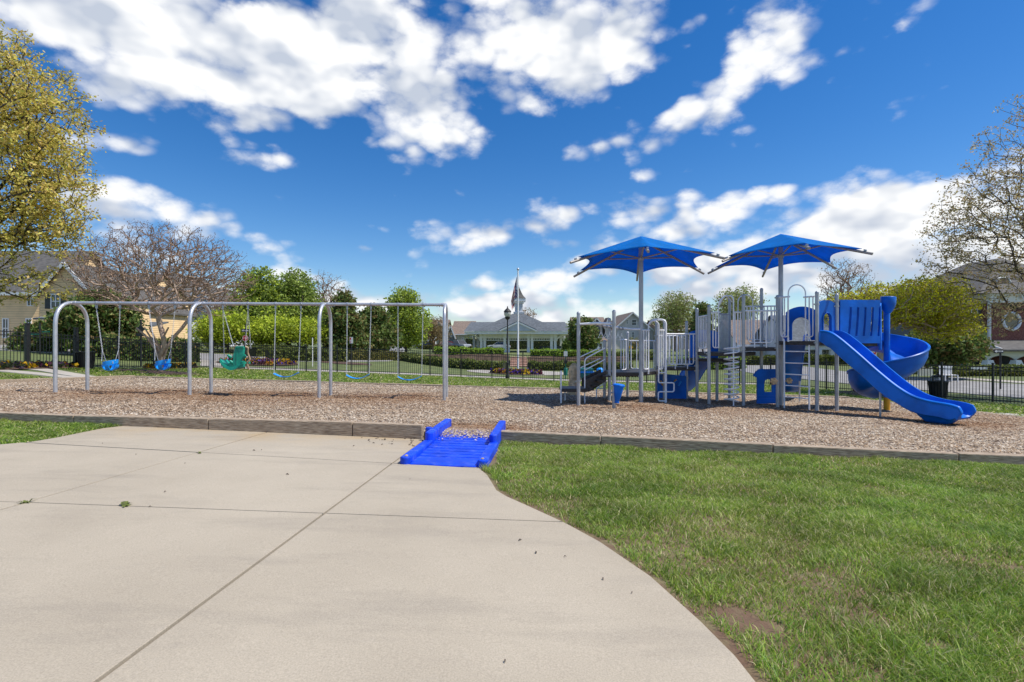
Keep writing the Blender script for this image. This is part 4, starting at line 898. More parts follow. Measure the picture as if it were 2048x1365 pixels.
    mb = MB(); c = s0+dirv*(LL-.42); ss = V3(-dirv.y, dirv.x, 0); vs = [V3(c.x, c.y, zz)+dirv*(a_*f_)+ss*(b_*f_) for zz, f_ in ((-.235, .55), (-.04, 1.)) for a_, b_ in ((-.36,-.25),(.36,-.25),(.36,.25),(-.36,.25))]; mb.add(vs, [(0,3,2,1),(4,5,6,7),(0,1,5,4),(1,2,6,5),(2,3,7,6),(3,0,4,7)]); mb.build('slide_foot', M['blue'], sl, bevel=.05)
    lat = V3(dirv.y, -dirv.x, 0)
    for (px, ty, by) in ((1760.5,765,835),(1893.5,835,849)):
        mb = MB(); g = on_plane(px, by); mb.tube([V3(g.x, g.y, g.z-.1), V3(g.x, g.y, Z(ty, g.y)+.02)], .024, 9); mb.build('slide_leg', M['steel'], ps, smooth=50)
    slide('wave_slide', [(8.02,14.5,1.47),(8.12,14.75,1.44),(8.3,15.15,1.12),(8.58,15.75,.62),(8.85,16.3,.2),(9.1,16.8,-.06),(9.35,17.3,-.16),(9.5,17.6,-.2)], .26, .2)
    mb = MB(); g = P(1599,763,16.0); mb.tube([V3(g.x, g.y, chips_z(g.x, g.y)-.1), V3(g.x, g.y, .25)], .024, 8); mb.build('slide_leg', M['steel'], ps, smooth=50)
    slide('wave_slide', [(5.95,15.75,.98),(5.95,15.95,.95),(5.93,16.3,.68),(5.88,16.75,.3),(5.85,17.2,-.02),(5.82,17.7,-.22),(5.8,18.0,-.25)], .27, .2)
    # spiral slide: entry walls, pole, helix
    cx, cy = 9.97, 13.62
    def slot_wall(name, a, b, z0, z1, slots, th=.06):
        a = Vector(a); b = Vector(b); w = (b-a).length; dr = (b-a).normalized(); nr = dr.cross(V3(0,0,1)); mb = MB(); O = V3(a.x, a.y, 0)
        zs0 = z0+(z1-z0)*.17; zs1 = z1-(z1-z0)*.17
        mb.prism([(0,z0),(w,z0),(w,zs0),(0,zs0)], dr, (0,0,1), O, th); mb.prism([(0,zs1),(w,zs1),(w,z1),(0,z1)], dr, (0,0,1), O, th)
        if slots:
            sw_ = .062; pitch = w/(slots+.4); x = 0
            for i in range(slots+1):
                x0_ = i*pitch+(sw_ if i else 0)-(.0); x1_ = min(w, (i+1)*pitch) if i < slots else w
                sk = .05; po = [(max(0,x0_), zs0), (x1_, zs0)]+[(min(w, x1_+sk*sin(t*pi/2)), zs0+(zs1-zs0)*t) for t in (.33,.66,1)]+[(min(w, x0_+(sk*sin(t*pi/2) if i else 0)), zs0+(zs1-zs0)*t) for t in (1,.66,.33)]
                mb.prism(po, dr, (0,0,1), O, th)
        else: mb.prism([(0,zs0),(w,zs0),(w,zs1),(0,zs1)], dr, (0,0,1), O, th)
        return mb.build(name, M['blue'], ps, smooth=30)
    zt = Z(600.5,13.1); zb = Z(687,13.1)
    w1 = slot_wall('entry_wall', (s_.x+.06, s_.y+.02, 0), (9.40, 13.14, 0), zb, zt, 5); slot_wall('entry_wall', (8.75, 14.05, 0), (9.75, 13.98, 0), zb, zt, 0)
    m2 = MB()
    for u in (.25, .55, .85):
        p = V3(s_.x+.06, s_.y+.02, 0).lerp(V3(9.40,13.14,0), u); m2.lathe([(.012,-.012),(.008,0)], V3(p.x, p.y-.002, zb+.07), 8, (0,-1,0))
    m2.build('bolt', M['clamp'], w1)
    deck([(s_.x+.05, s_.y+.06), (9.42, 13.19), (9.75, 13.9), (8.75, 14.0)], zb+.02, .1)
    mb = MB(); mb.tube([V3(cx, cy, chips_z(cx, cy)-.1), V3(cx, cy, Z(795,cy))], .075, 16); mb.build('pole_base', M['yellow'], ps, smooth=50)
    mb = MB(); mb.tube([V3(cx, cy, Z(795,cy)), V3(cx, cy, Z(620,cy))], .072, 16); mb.build('slide_pole', M['blue'], ps, smooth=50)
    mb = MB(); pth = [V3(9.62,13.15,0), V3(9.78,13.12,0), V3(9.93,13.2,0)]
    mb.prism([(0,Z(700,13.3)),(.36,Z(702,13.3)),(.36,Z(606,13.3)),(.2,Z(606,13.3)),(0,Z(612,13.3))], V3(.62,.78,0).normalized(), (0,0,1), V3(9.42,13.17,0), .06); mb.build('entry_post_panel', M['blue'], ps, bevel=.02)
    mb = MB(); c = P(1779,627,13.35); mb.lathe([(.06,0),(.10,.05),(.155,.17),(.175,.26),(.175,.42),(.16,.44),(.05,.45)], V3(c.x+.02, c.y+.1, c.z), 18, (.05,0,1)); mb.build('entry_hood_cap', M['blue'], ps, smooth=50)
    nst = 60; vs = []; fs = []; a0 = radians(150); a1 = radians(-265)
    ra, rb_ = .09, .84; zup = .07; kr = .9
    zs = [(150,1.36),(130,1.33),(60,1.22),(0,1.02),(-90,.62),(-180,.26),(-265,-.02)]
    for i in range(nst+1):
        t = i/nst; a = a0+(a1-a0)*t; ad_ = math.degrees(a); z = float(np.interp(-ad_, [-q_[0] for q_ in zs], [q_[1] for q_ in zs]))
        er = V3(cos(a), sin(a), 0); wl = .42 if t < .93 else .42-.25*(t-.93)/.07
        pr = [(ra,-.02),(.45,-.13),(.72,-.12),(.88,.02),(.955,.20),(.965,wl-.03),(1.0,wl-.02),(1.005,wl+.012),(.985,wl+.03),(.945,wl+.025),(.925,wl-.02),(.91,.2),(.84,.07),(.70,-.06),(.45,-.07),(.25,.0),(ra,.10)]
        vs += [V3(cx, cy, z+zup)+er*(r__*kr)+V3(0,0,h_) for r__, h_ in pr]; m_ = len(pr)
    for i in range(nst):
        for j in range(m_): fs.append((i*m_+j, i*m_+(j+1) % m_, (i+1)*m_+(j+1) % m_, (i+1)*m_+j))
    fs += [tuple(range(m_))[::-1], tuple(range(nst*m_, (nst+1)*m_))]
    mb = MB(); mb.add(vs, fs); mb.build('spiral_slide', M['blue'], ps, smooth=50)
    mb = MB(); g = P(1803,805,14.55); mb.tube([V3(g.x, g.y, chips_z(g.x, g.y)-.1), V3(g.x, g.y, -.1)], .022, 8); mb.build('slide_leg', M['steel'], ps, smooth=50)
    # shade canopies
    def canopy(base, apex_z, ze, offs, m='canopy'):
        mb = MB(); mb.tube([V3(base.x, base.y, base.z-.15), V3(base.x, base.y, apex_z-.12)], .062, 16); po = mb.build('shade_post', M['post'], ps, smooth=50)
        c = V3(base.x, base.y, apex_z); ends = [V3(base.x+dx, base.y+dy, ze) for dx, dy in offs]; fe = [c.lerp(e, .90)+V3(0,0,.05) for e in ends]; n = len(ends)
        vs = []; fs = []; nr = 8; ns = 10
        for i in range(n):
            e0 = fe[i]; e1 = fe[(i+1) % n]; base_i = len(vs)
            for r_ in range(nr+1):
                t = r_/nr
                for s2 in range(ns+1):
                    u = s2/ns; rim = e0.lerp(e1, u); full = rim.lerp(c, .17*4*u*(1-u)*(1.0))         # scalloped hem
                    p = c.lerp(full, t); p.z -= .05*4*u*(1-u)*t; vs.append(p)
            for r_ in range(nr):
                for s2 in range(ns):
                    a = base_i+r_*(ns+1)+s2; fs.append((a, a+1, a+ns+2, a+ns+1))
        mb = MB(); mb.add(vs, fs); import bmesh
        fo = mb.build('shade_fabric', M[m], ps, smooth=28)
        bm = bmesh.new(); bm.from_mesh(fo.data); bmesh.ops.remove_doubles(bm, verts=bm.verts, dist=.002); bmesh.ops.recalc_face_normals(bm, faces=bm.faces); bm.to_mesh(fo.data); bm.free()
        sd = fo.modifiers.new('thickness', 'SOLIDIFY'); sd.thickness = .006
        hub = V3(base.x, base.y, apex_z-.62)
        for e in ends:
            m2 = MB(); top = c-V3(0,0,.10); e_ = e-V3(0,0,.03); m2.tube([top, e_], .034, 9); ro = m2.build('shade_rib', M['rib'], ps, smooth=50)
            m3 = MB(); m3.tube([hub, top.lerp(e_, .48)-V3(0,0,.02)], .020, 7); m3.build('brace', M['rib'], ro, smooth=50)
            m4 = MB(); q2 = top.lerp(e_, .93); m4.obox(q2+V3(0,0,.055), (e_-top).normalized(), V3(-(e_-top).y, (e_-top).x, 0).normalized(), (0,0,1), .03, .025, .022); m4.build('tension_bolt', M['clamp'], ro)
        m5 = MB(); m5.lathe([(.075,-.06),(.085,-.04),(.085,.04),(.075,.06)], hub, 14); m5.build('hub', M['post'], ps, smooth=50)
    canopy(V3(D.x, D.y, D.z), 4.43, 3.55, [(-.53,-2.75),(1.60,-1.78),(2.15,1.05),(.56,2.75),(-1.66,1.75),(-2.10,-1.1)])
    canopy(V3(P2.x, P2.y, P2.z), 4.53, 3.68, [(-.70,-2.6),(1.30,-1.84),(1.98,.66),(.76,2.6),(-1.36,1.82),(-1.92,-.66)])
    return ps
make_playset()
# tan climbing rock behind the transfer step
def make_rock():
    base = V3(P(1148,0,16.6).x, 16.6, chips_z(2,16.6)); n = 16; mb = MB(); vs = []; fs = []; R_ = random.Random(3); rows = 9
    for i in range(rows+1):
        t = i/rows
        for j in range(n):
            a = 2*pi*j/n; r = (.30-.12*t)*(1+.28*sin(3*a+t*5)*.6+R_.uniform(-.14, .14))*(1 if i < rows else .4); vs.append(base+V3(cos(a)*r*.75, sin(a)*r, -.1+1.12*t))
    for i in range(rows):
        for j in range(n): fs.append((i*n+j, i*n+(j+1) % n, (i+1)*n+(j+1) % n, (i+1)*n+j))
    fs.append(tuple(range(rows*n, (rows+1)*n))); mb.add(vs, fs)
    tag(mb.build('climbing_rock', M['tan_rock'], smooth=45), 'small tan cast climbing rock behind the black transfer step', 'climbing rock')
make_rock()
# ------------------------------------------------------------------ paths and roads
strip('sidewalk', [(-21,36.0),(-18,30.7),(-15,30.45),(0,30.5),(14.5,30.6)], 1.25, M['concrete_far'], .02)
strip('road', [(-75,44),(-40,38.5),(-28,37),(-20,37),(-15.5,39.5),(-13.8,45),(-14.5,54),(-19,75),(-28,120),(-35,200)], 6.2, M['asphalt'], .035, step=1.5)
strip('road', [(35,2),(29.5,12),(26.2,20),(23.4,29),(21.8,38),(24,50),(30,72),(42,120)], 7.5, M['asphalt'], .035, step=1.5)
strip('sidewalk', [(38,6),(33,16),(30.4,24),(28,33)], 1.4, M['concrete_far'], .03)
strip('footpath', [(-20.0,20.4),(-17.6,20.2),(-15.7,20.3)], .8, M['concrete_far'], .035)
strip('footpath', [(-26,17.5),(-19.5,18.6),(-16.2,19.8)], .6, M['concrete_far'], .03)
strip('footpath', [(13.1,16.4),(15.3,14.6),(18.5,11.5)], .75, M['concrete_far'], .03)
strip('sidewalk', [(-40,33.5),(-24,33.2),(-19,33.4)], 1.2, M['concrete_far'], .03)
# round paved court round the flagpole
fpb = G(1036, 747, 30); mb = MB(); n = 40; vs = [(fpb.x+3.6*cos(2*pi*i/n)*(1 if i else 1), fpb.y+.6+2.6*sin(2*pi*i/n)) for i in range(n)]; vs = [(x, y, H(x, y)+.03) for x, y in vs]; c0 = (fpb.x, fpb.y+.6, H(fpb.x, fpb.y+.6)+.03)
mb.add(vs+[c0], [(i, (i+1) % n, n) for i in range(n)]); tag(mb.build('court', M['concrete_far']), kind='structure')

# ------------------------------------------------------------------ fence
pk = MB(); pk.box(-.0085,.0085,-.0085,.0085,.06,1.46); _o = pk.build('picket_source', M['black']); PICK = _o.data; bpy.data.objects.remove(_o)
pk = MB(); pk.box(-.031,.031,-.031,.031,-.25,1.54); pk.box(-.036,.036,-.036,.036,1.54,1.565); _o = pk.build('post_source', M['black']); FPOST = _o.data; bpy.data.objects.remove(_o)
pk = MB(); pk.box(-.06,.06,-.06,.06,-.25,1.75); pk.box(-.07,.07,-.07,.07,1.75,1.79); _o = pk.build('gate_post_source', M['black']); GPOST = _o.data; bpy.data.objects.remove(_o)
def fence(label, a, b, start=0., gate=()):
    a = Vector((a[0], a[1], 0)); b = Vector((b[0], b[1], 0)); d = b-a; L = d.length; d.normalize(); ang = atan2(d.y, d.x)
    f = thing('fence', label, 'fence', (a.x, a.y, H(a.x, a.y)), 'black picket fence runs')
    n = max(1, round(L/1.83)); st = L/n
    def zg(s): p = a+d*s; return H(p.x, p.y)
    for i in range(n+1):
        p = a+d*(st*i); inst(GPOST if i in gate else FPOST, 'post', f, (p.x, p.y, zg(st*i)), rot=(0, 0, ang))
    for i in range(n):
        s0 = st*i; z0 = zg(s0); z1 = zg(s0+st)
        for h in (.13, 1.27, 1.41):
            mb = MB(); p = a+d*(s0+.04); q = a+d*(s0+st-.04); mb.beam((p.x, p.y, z0+h), (q.x, q.y, z1+h), .022, .034); mb.build('rail', M['black'], f)
        for j in range(1, 16):
            t = j/16; p = a+d*(s0+st*t); inst(PICK, 'picket', f, (p.x, p.y, z0+(z1-z0)*t), rot=(0, 0, ang))
    return f
fence('black metal picket fence run at the far left, angled away past the bins', (-21.2,15.6), (-17.21,29.5), gate=(3,4))
fence('long black metal picket fence run straight across behind the swings and pavilion lawn', (-17.21,29.5), (14.9,29.5))
fence('black metal picket fence run at the right, angled forward behind the slides', (14.9,29.5), (20.4,14.9))

# ------------------------------------------------------------------ trees
def leafmat(name, trans=.35): return mat(name, (1,1,1), .6, .10, 3., attr=True, trans=trans, spec=.3)
M['leaf'] = leafmat('tree_leaves'); M['bark'] = mat('grey_brown_bark', (.115,.09,.07), .95, .3, 4., stretch=(4,4,1), bump=.5, bscale=9)
M['bark_m'] = mat('crape_myrtle_bark', (.40,.27,.19), .8, .25, 3., stretch=(4,4,.8), col2=(.52,.40,.31)); M['bark_d'] = mat('dark_bark', (.055,.042,.036), .95, .3, 5.)
M['bark_t'] = mat('twiggy_bark', (.27,.18,.125), .9, .25, 4.)
def lobes_pts(lobes, n, r, d, shell=.5):
    w = np.array([l[2]*l[3]*(l[5] if len(l) > 5 else 1) for l in lobes], float); w /= w.sum(); out = []
    cnt = r.multinomial(n, w)
    for l, c in zip(lobes, cnt):
        dd = d+(l[4] if len(l) > 4 else 0); s = dd/F
        v = r.normal(size=(c, 3)); v /= np.linalg.norm(v, axis=1)[:, None]; rad = r.random(c)**shell; v *= rad[:, None]
        cx = (l[0]-CX)*s; cz = EYE+(CY-l[1])*s; rx = l[2]*s; rz = l[3]*s
        out.append(np.stack([cx+v[:, 0]*rx, dd+v[:, 1]*rx, cz+v[:, 2]*rz], -1))
    return np.concatenate(out)
def tree(name, label, cat, px, d, lobes, tips, leaves, lsize, spread, pal, bark='bark', trunk_top=None, stems=1, stem_spread=.25, rtip=.008, rexp=.46, seed=1, shell=.45, step=.45, group=None, base=None, sides=4, lean=0., leafpart='crown', rmax=.4, flat=1., twig=None, twig_at=4.):
    r = np.random.default_rng(seed); X = (px-CX)/F*d; b = np.array([X, d, H(X, d)-.1]) if base is None else np.array(base, float)
    A = lobes_pts(lobes, tips, r, d); cen = A.mean(0); zlow = np.percentile(A[:, 2], 4); tt = trunk_top if trunk_top is not None else max(b[2]+.5, zlow)
    A[:, 2] = np.maximum(A[:, 2], b[2]+.35)
    maxn = tips*14+400; ND = np.zeros((maxn, 3)); PA = np.full(maxn, -1, int); DR = np.zeros((maxn, 3)); DR[0, 2] = 1; nn = 1; ND[0] = b
    for s in range(stems):
        a = 2*pi*(s+.3)/stems; off = np.array([cos(a), sin(a), 0])*stem_spread*(1 if stems > 1 else 0)*(tt-b[2]); top = np.array([b[0]+(cen[0]-b[0])*lean, b[1]+(cen[1]-b[1])*lean, tt])+off
        m = max(2, int((tt-b[2])/step)); prev = 0
        for i in range(1, m+1):
            t = i/m; p = b+(top-b)*t+r.normal(size=3)*[.04,.04,0]; p[:2] -= off[:2]*.35*sin(pi*t)
            dv = p-ND[prev]; DR[nn] = dv/(np.linalg.norm(dv)+1e-9); ND[nn] = p; PA[nn] = prev; prev = nn; nn += 1
    nstem = nn
    topc = np.array([b[0], b[1], tt]); order = np.argsort(np.linalg.norm(A-topc, axis=1)+r.random(len(A))*.6)
    tip_ids = []
    for ai in order:
        p = A[ai]; D = ND[:nn]-p; dist = np.sqrt((D**2).sum(1)); cs_ = -(D*DR[:nn]).sum(1)/(dist+1e-6); cost = dist*(1+.75*(1-cs_))+.35*np.maximum(0, D[:, 2])+(.10*np.linalg.norm(ND[:nn]-topc, axis=1) if stems == 1 else 0)
        if nn > 3: cost[0] = 1e9
        j = int(np.argmin(cost)); L_ = dist[j]; m = max(1, min(8, int(L_/step)))
        if nn+m >= maxn: break
        prev = j; q0 = ND[j].copy()
        for i in range(1, m+1):
            t = i/m; q = q0+(p-q0)*t+(r.normal(size=3)*.025*min(L_, 1.) if i < m else 0); q += DR[j]*(.16*L_*sin(pi*t)*(1-t)); q[2] += .04*L_*sin(pi*t)
            dv = q-ND[prev]; DR[nn] = dv/(np.linalg.norm(dv)+1e-9); ND[nn] = q; PA[nn] = prev; prev = nn; nn += 1
        tip_ids.append(prev)
    cnt = np.zeros(nn); cnt[tip_ids] = 1
    for i in range(nn-1, 0, -1): cnt[PA[i]] += cnt[i]
    rad = np.minimum(rtip*np.maximum(cnt, 1)**rexp, rmax)
    if stems > 1: zz_ = np.clip((ND[:nstem, 2]-b[2])/(tt-b[2]+1e-6), 0, 1); rad[:nstem] = np.maximum(rad[:nstem], rmax*(.75-.4*zz_))
    e = np.arange(1, nn); pa = PA[e]; p0 = ND[pa]; p1 = ND[e]; t = p1-p0; ln = np.linalg.norm(t, axis=1)+1e-9; t /= ln[:, None]
    ref = np.where(np.abs(t[:, 2:3]) < .9, np.array([[0,0,1.]]), np.array([[1.,0,0]])); u = np.cross(t, ref); u /= np.linalg.norm(u, axis=1)[:, None]; w = np.cross(t, u)
    ra = np.minimum(rad[pa], rad[e]*1.35)[:, None]; rb2 = rad[e][:, None]; V = []
    thin = rad[e] < rtip*2.2
    K = sides
    for (pp, rr) in ((p0-t*ra*.3, ra), (p1, rb2)):
        for k in range(K): q = 2*pi*k/K; V.append(pp+(u*cos(q)+w*sin(q))*rr)
    V = np.stack(V, 1).reshape(-1, 3); bI = np.arange(len(e))[:, None]*(2*K)
    qd = np.concatenate([bI+np.array([[k, (k+1) % K, K+(k+1) % K, K+k]]) for k in range(K)])
    root = thing(name, label, cat, (b[0], b[1], b[2]+.1), group)
    if twig:
        qe = np.tile(np.arange(len(e)), K); thin = rad[e] < rtip*twig_at
        for nm, sel, bk in (('trunk', ~thin, bark), ('twigs', thin, twig)):
            if sel.any(): np_mesh(nm, V, qd[sel[qe]], mat=M[bk], parent=root, smooth=True)
    else: np_mesh('trunk', V, qd, mat=M[bark], parent=root, smooth=True)
    if leaves:
        T = ND[tip_ids]; n = len(T)*leaves; c = np.repeat(T, leaves, 0)+r.normal(size=(n, 3))*spread*np.array([1,1,.75])
        a = r.normal(size=(n, 3)); a[:, 2] *= flat; a /= np.linalg.norm(a, axis=1)[:, None]; bvec = r.normal(size=(n, 3)); bvec = np.cross(a, bvec); bvec /= np.linalg.norm(bvec, axis=1)[:, None]
        s = lsize*(.6+.8*r.random((n, 1))); V = np.stack([c-a*s, c+bvec*s*.55, c+a*s, c-bvec*s*.55], 1).reshape(-1, 3)
        pal = np.array(pal); tipcol = .75+.5*r.random(len(T)); col = pal[r.integers(0, len(pal), n)]*(.7+.6*r.random((n, 1)))*np.repeat(tipcol, leaves)[:, None]
        np_mesh(leafpart, V, np.arange(n*4).reshape(-1, 4), mat=M['leaf'], attr=np.repeat(np.clip(col, 0, 1), 4, 0), parent=root)
    return root
OLIVE = [(0.717,0.582,0.123),(0.829,0.694,0.179),(0.560,0.470,0.101),(0.538,0.515,0.101),(0.694,0.504,0.168)]
LIME = [(0.480,0.576,0.042),(0.384,0.480,0.036),(0.600,0.672,0.060),(0.264,0.348,0.036)]; GREEN = [(0.300,0.400,0.075),(0.237,0.325,0.056),(0.388,0.475,0.106),(0.175,0.237,0.044)]
MAG = [(0.098,0.167,0.039),(0.147,0.225,0.043),(0.196,0.274,0.069),(0.069,0.117,0.031),(0.274,0.293,0.098),(0.235,0.167,0.059)]; TAN = [(0.351,0.247,0.143),(0.286,0.195,0.111),(0.390,0.299,0.156)]
YG = [(0.694,0.673,0.030),(0.530,0.530,0.041),(0.408,0.408,0.052),(0.326,0.265,0.061),(0.816,0.775,0.041)]; BUD = [(.56,.42,.20),(.48,.33,.18),(.60,.50,.24),(.42,.36,.16)]; PALEG = [(0.352,0.400,0.112),(0.272,0.336,0.088),(0.416,0.448,0.160)]
tree('oak_tree', 'tall tree with golden olive spring leaves at the left edge', 'tree', -110, 22, [(-60,230,210,190),(60,400,110,120),(-120,130,190,110),(75,290,95,105),(20,200,130,110),(-20,480,170,75),(90,440,90,60),(-10,575,140,42,0,.8),(110,370,85,60)], 1800, 26, .064, .15, OLIVE, 'bark_d', rtip=.010, rexp=.43, seed=3, step=.5, rmax=.36)
b = G(322, 746); tree('crape_myrtle', 'wide bare crape myrtle with several pale trunks behind the bucket swings', 'tree', 322, b.y, [(330,545,168,90),(225,550,72,75),(430,565,75,75),(330,500,125,55)], 4600, 3, .030, .06, [(.20,.13,.10),(.16,.10,.08),(.26,.18,.14)], 'bark_m', trunk_top=2.1+b.z, stems=7, stem_spread=.42, rtip=.0062, rexp=.385, seed=5, base=(b.x, b.y, b.z-.1), leafpart='seed_heads', step=.4, shell=.4, rmax=.12, twig='bark_t', twig_at=3.2)
tree('crape_myrtle', 'small bare crape myrtle in front of the second yellow house', 'tree', 240, 35, [(242,625,40,45)], 420, 3, .04, .08, TAN, 'bark_m', stems=4, trunk_top=2.0, rtip=.009, seed=6, leafpart='seed_heads', rmax=.1)
tree('magnolia_tree', 'broad glossy magnolia in front of the yellow house at left', 'tree', 190, 33, [(200,640,58,62),(150,655,40,45),(215,690,60,28),(245,640,30,40)], 900, 22, .13, .22, MAG, 'bark', seed=8, trunk_top=1.3)
tree('magnolia_shrub', 'dark leafy magnolia shrub against the yellow clapboard wall', 'shrub', 85, 34, [(85,682,42,42),(60,690,30,30),(110,665,26,30)], 500, 20, .12, .2, MAG, 'bark', seed=9, trunk_top=1.2)
tree('maple_tree', 'bright green spring tree right of the bare crape myrtle', 'tree', 525, 48, [(520,600,48,62),(535,640,70,50),(485,640,50,40)], 850, 26, .14, .32, GREEN+LIME[:1], 'bark', seed=10)
tree('maple_tree', 'tall bright green tree behind the swing beam, left of the leafless tree', 'tree', 600, 50, [(592,600,45,58),(615,640,50,50),(570,620,40,50)], 800, 26, .14, .32, GREEN, 'bark', seed=11)
tree('dogwood_tree', 'low lime green tree behind the fence near the stop sign', 'tree', 455, 43, [(455,655,55,32),(430,672,40,22)], 420, 26, .11, .26, LIME, 'bark', seed=12)
tree('dogwood_tree', 'spreading lime green tree behind the flower bed and clipped hedge', 'tree', 580, 44, [(570,660,70,28),(625,665,40,24),(530,668,40,22)], 520, 26, .11, .26, LIME, 'bark', seed=13)
tree('bare_tree', 'tall leafless grey tree rising behind the third swing arch', 'tree', 650, 58, [(650,590,52,52),(650,630,42,45)], 900, 2, .07, .2, TAN, 'bark_t', stems=3, stem_spread=.12, rtip=.013, seed=14, leafpart='buds')
tree('magnolia_tree', 'narrow magnolia behind the third swing arch', 'tree', 690, 45, [(688,610,18,26),(690,650,36,40),(692,690,44,26)], 750, 20, .15, .22, MAG+[(.19,.17,.05)], 'bark', seed=15, trunk_top=.4)
tree('magnolia_tree', 'conical dark magnolia behind the middle belt swing', 'tree', 752, 60, [(750,640,24,30),(755,672,46,26),(745,690,40,16)], 700, 20, .18, .28, MAG+[(.13,.17,.03)], 'bark', seed=16, trunk_top=.8)
tree('maple_tree', 'light green tree standing alone behind the last belt swing', 'tree', 812, 68, [(808,608,32,34),(815,645,48,35),(812,675,40,22)], 800, 20, .16, .35, GREEN+LIME[:2], 'bark', seed=17)
tree('bare_tree', 'small tan leafless tree left of the right end arch', 'tree', 868, 74, [(868,662,34,30)], 700, 5, .10, .2, [(.30,.22,.09),(.24,.19,.08)], 'bark_t', seed=18, rtip=.012, leafpart='buds')
tree('magnolia_tree', 'rounded magnolia between the pavilion and the grey house', 'tree', 1166, 64, [(1164,660,26,24),(1168,680,30,24)], 600, 20, .16, .25, MAG+[(.13,.16,.04)], 'bark', seed=19, trunk_top=.6)
tree('cypress_shrub', 'slim upright conical evergreen at the right end of the pavilion', 'shrub', 1133, 70, [(1133,690,7,14),(1133,702,9,8)], 160, 22, .11, .16, MAG[:3]+GREEN[1:2], 'bark', seed=20)
tree('round_tree', 'rounded tree with thin pale leaves above the white guard rails', 'tree', 1352, 85, [(1352,618,44,36),(1350,640,50,30)], 1100, 8, .14, .3, PALEG, 'bark_t', seed=21, rtip=.016)
tree('evergreen_tree', 'dark evergreen tree right of the rounded pale tree', 'tree', 1406, 72, [(1406,628,16,24),(1402,665,22,30)], 420, 20, .17, .25, MAG, 'bark', seed=22)
tree('round_tree', 'pale leafed tree behind the spiral climber and middle decks', 'tree', 1475, 78, [(1478,602,48,30),(1470,630,50,30)], 900, 8, .14, .28, PALEG, 'bark_t', seed=23, rtip=.015)
tree('bare_tree', 'leafless tree rising under the right shade canopy', 'tree', 1692, 62, [(1690,560,52,46),(1690,600,50,40)], 900, 3, .08, .2, TAN, 'bark_t', seed=24, rtip=.013, leafpart='buds')
b = G(1742, 789); tree('crape_myrtle', 'broad crape myrtle with yellow green leaves behind the spiral slide', 'tree', 1742, b.y, [(1790,605,95,48),(1865,612,75,58),(1735,630,55,40),(1690,620,45,36),(1890,650,60,38)], 2100, 15, .055, .12, YG, 'bark_m', stems=5, stem_spread=.28, seed=25, rtip=.008, rexp=.42, trunk_top=b.z+1.5, base=(b.x, b.y, b.z-.1), step=.4, rmax=.11)
tree('magnolia_tree', 'dark magnolia right of the spiral slide beside the brick house', 'tree', 1890, 32, [(1885,690,58,38),(1850,695,35,32),(1925,690,35,34)], 1000, 22, .12, .2, MAG, 'bark', seed=26, trunk_top=.7)
tree('oak_tree', 'large sparsely budding tree reaching in from the right edge', 'tree', 2270, 21, [(2080,430,170,140),(1950,470,105,105),(2110,260,130,100),(1985,370,90,85),(2060,540,170,48),(2015,615,85,58,0,1.0),(1890,500,55,60),(2230,380,150,180)], 1800, 15, .046, .11, BUD, 'bark_d', seed=27, rtip=.0058, rexp=.42, step=.55, trunk_top=3.2, rmax=.3)
tree('bare_tree', 'small bare twiggy tree behind the pavilion cupola', 'tree', 1058, 115, [(1056,628,16,14),(1050,650,20,15)], 220, 3, .15, .3, TAN, 'bark_t', seed=28, rtip=.02, leafpart='buds')
tree('small_shrub', 'young sparse tree in front of the grey gabled house', 'tree', 1265, 95, [(1268,690,12,16)], 120, 8, .12, .2, MAG+BUD, 'bark_t', seed=29, rtip=.012)

# far wood behind everything
def far_wood():
    r = np.random.default_rng(77); V = []; C = []
    pal = np.array([(.085,.10,.045),(.12,.13,.05),(.16,.13,.09),(.07,.09,.05),(.14,.16,.06)])
    for i in range(420):
        ang = r.uniform(-1.05, 1.05); dd = r.uniform(210, 260); x = dd*math.tan(ang); hgt = r.uniform(4, 9); n = 90
        c = np.array([x, dd, 0])+np.stack([r.normal(size=n)*3.2, r.normal(size=n)*2, hgt*(.15+.85*r.random(n)**.8)-1.5], -1); s = .55*(.6+.8*r.random((n, 1)))
        a = r.normal(size=(n, 3)); a /= np.linalg.norm(a, axis=1)[:, None]; b = np.cross(a, r.normal(size=(n, 3))); b /= np.linalg.norm(b, axis=1)[:, None]
        V.append(np.stack([c-a*s, c+b*s, c+a*s, c-b*s], 1).reshape(-1, 3)); C.append(np.repeat(pal[r.integers(0, 5)]*(.7+.6*r.random((n, 1))), 4, 0))
    V = np.concatenate(V); o = np_mesh('far_wood', V, np.arange(len(V)).reshape(-1, 4), mat=M['leaf'], attr=np.concatenate(C)); tag(o, 'hazy line of distant trees beyond the houses', 'woods', kind='stuff')
far_wood()

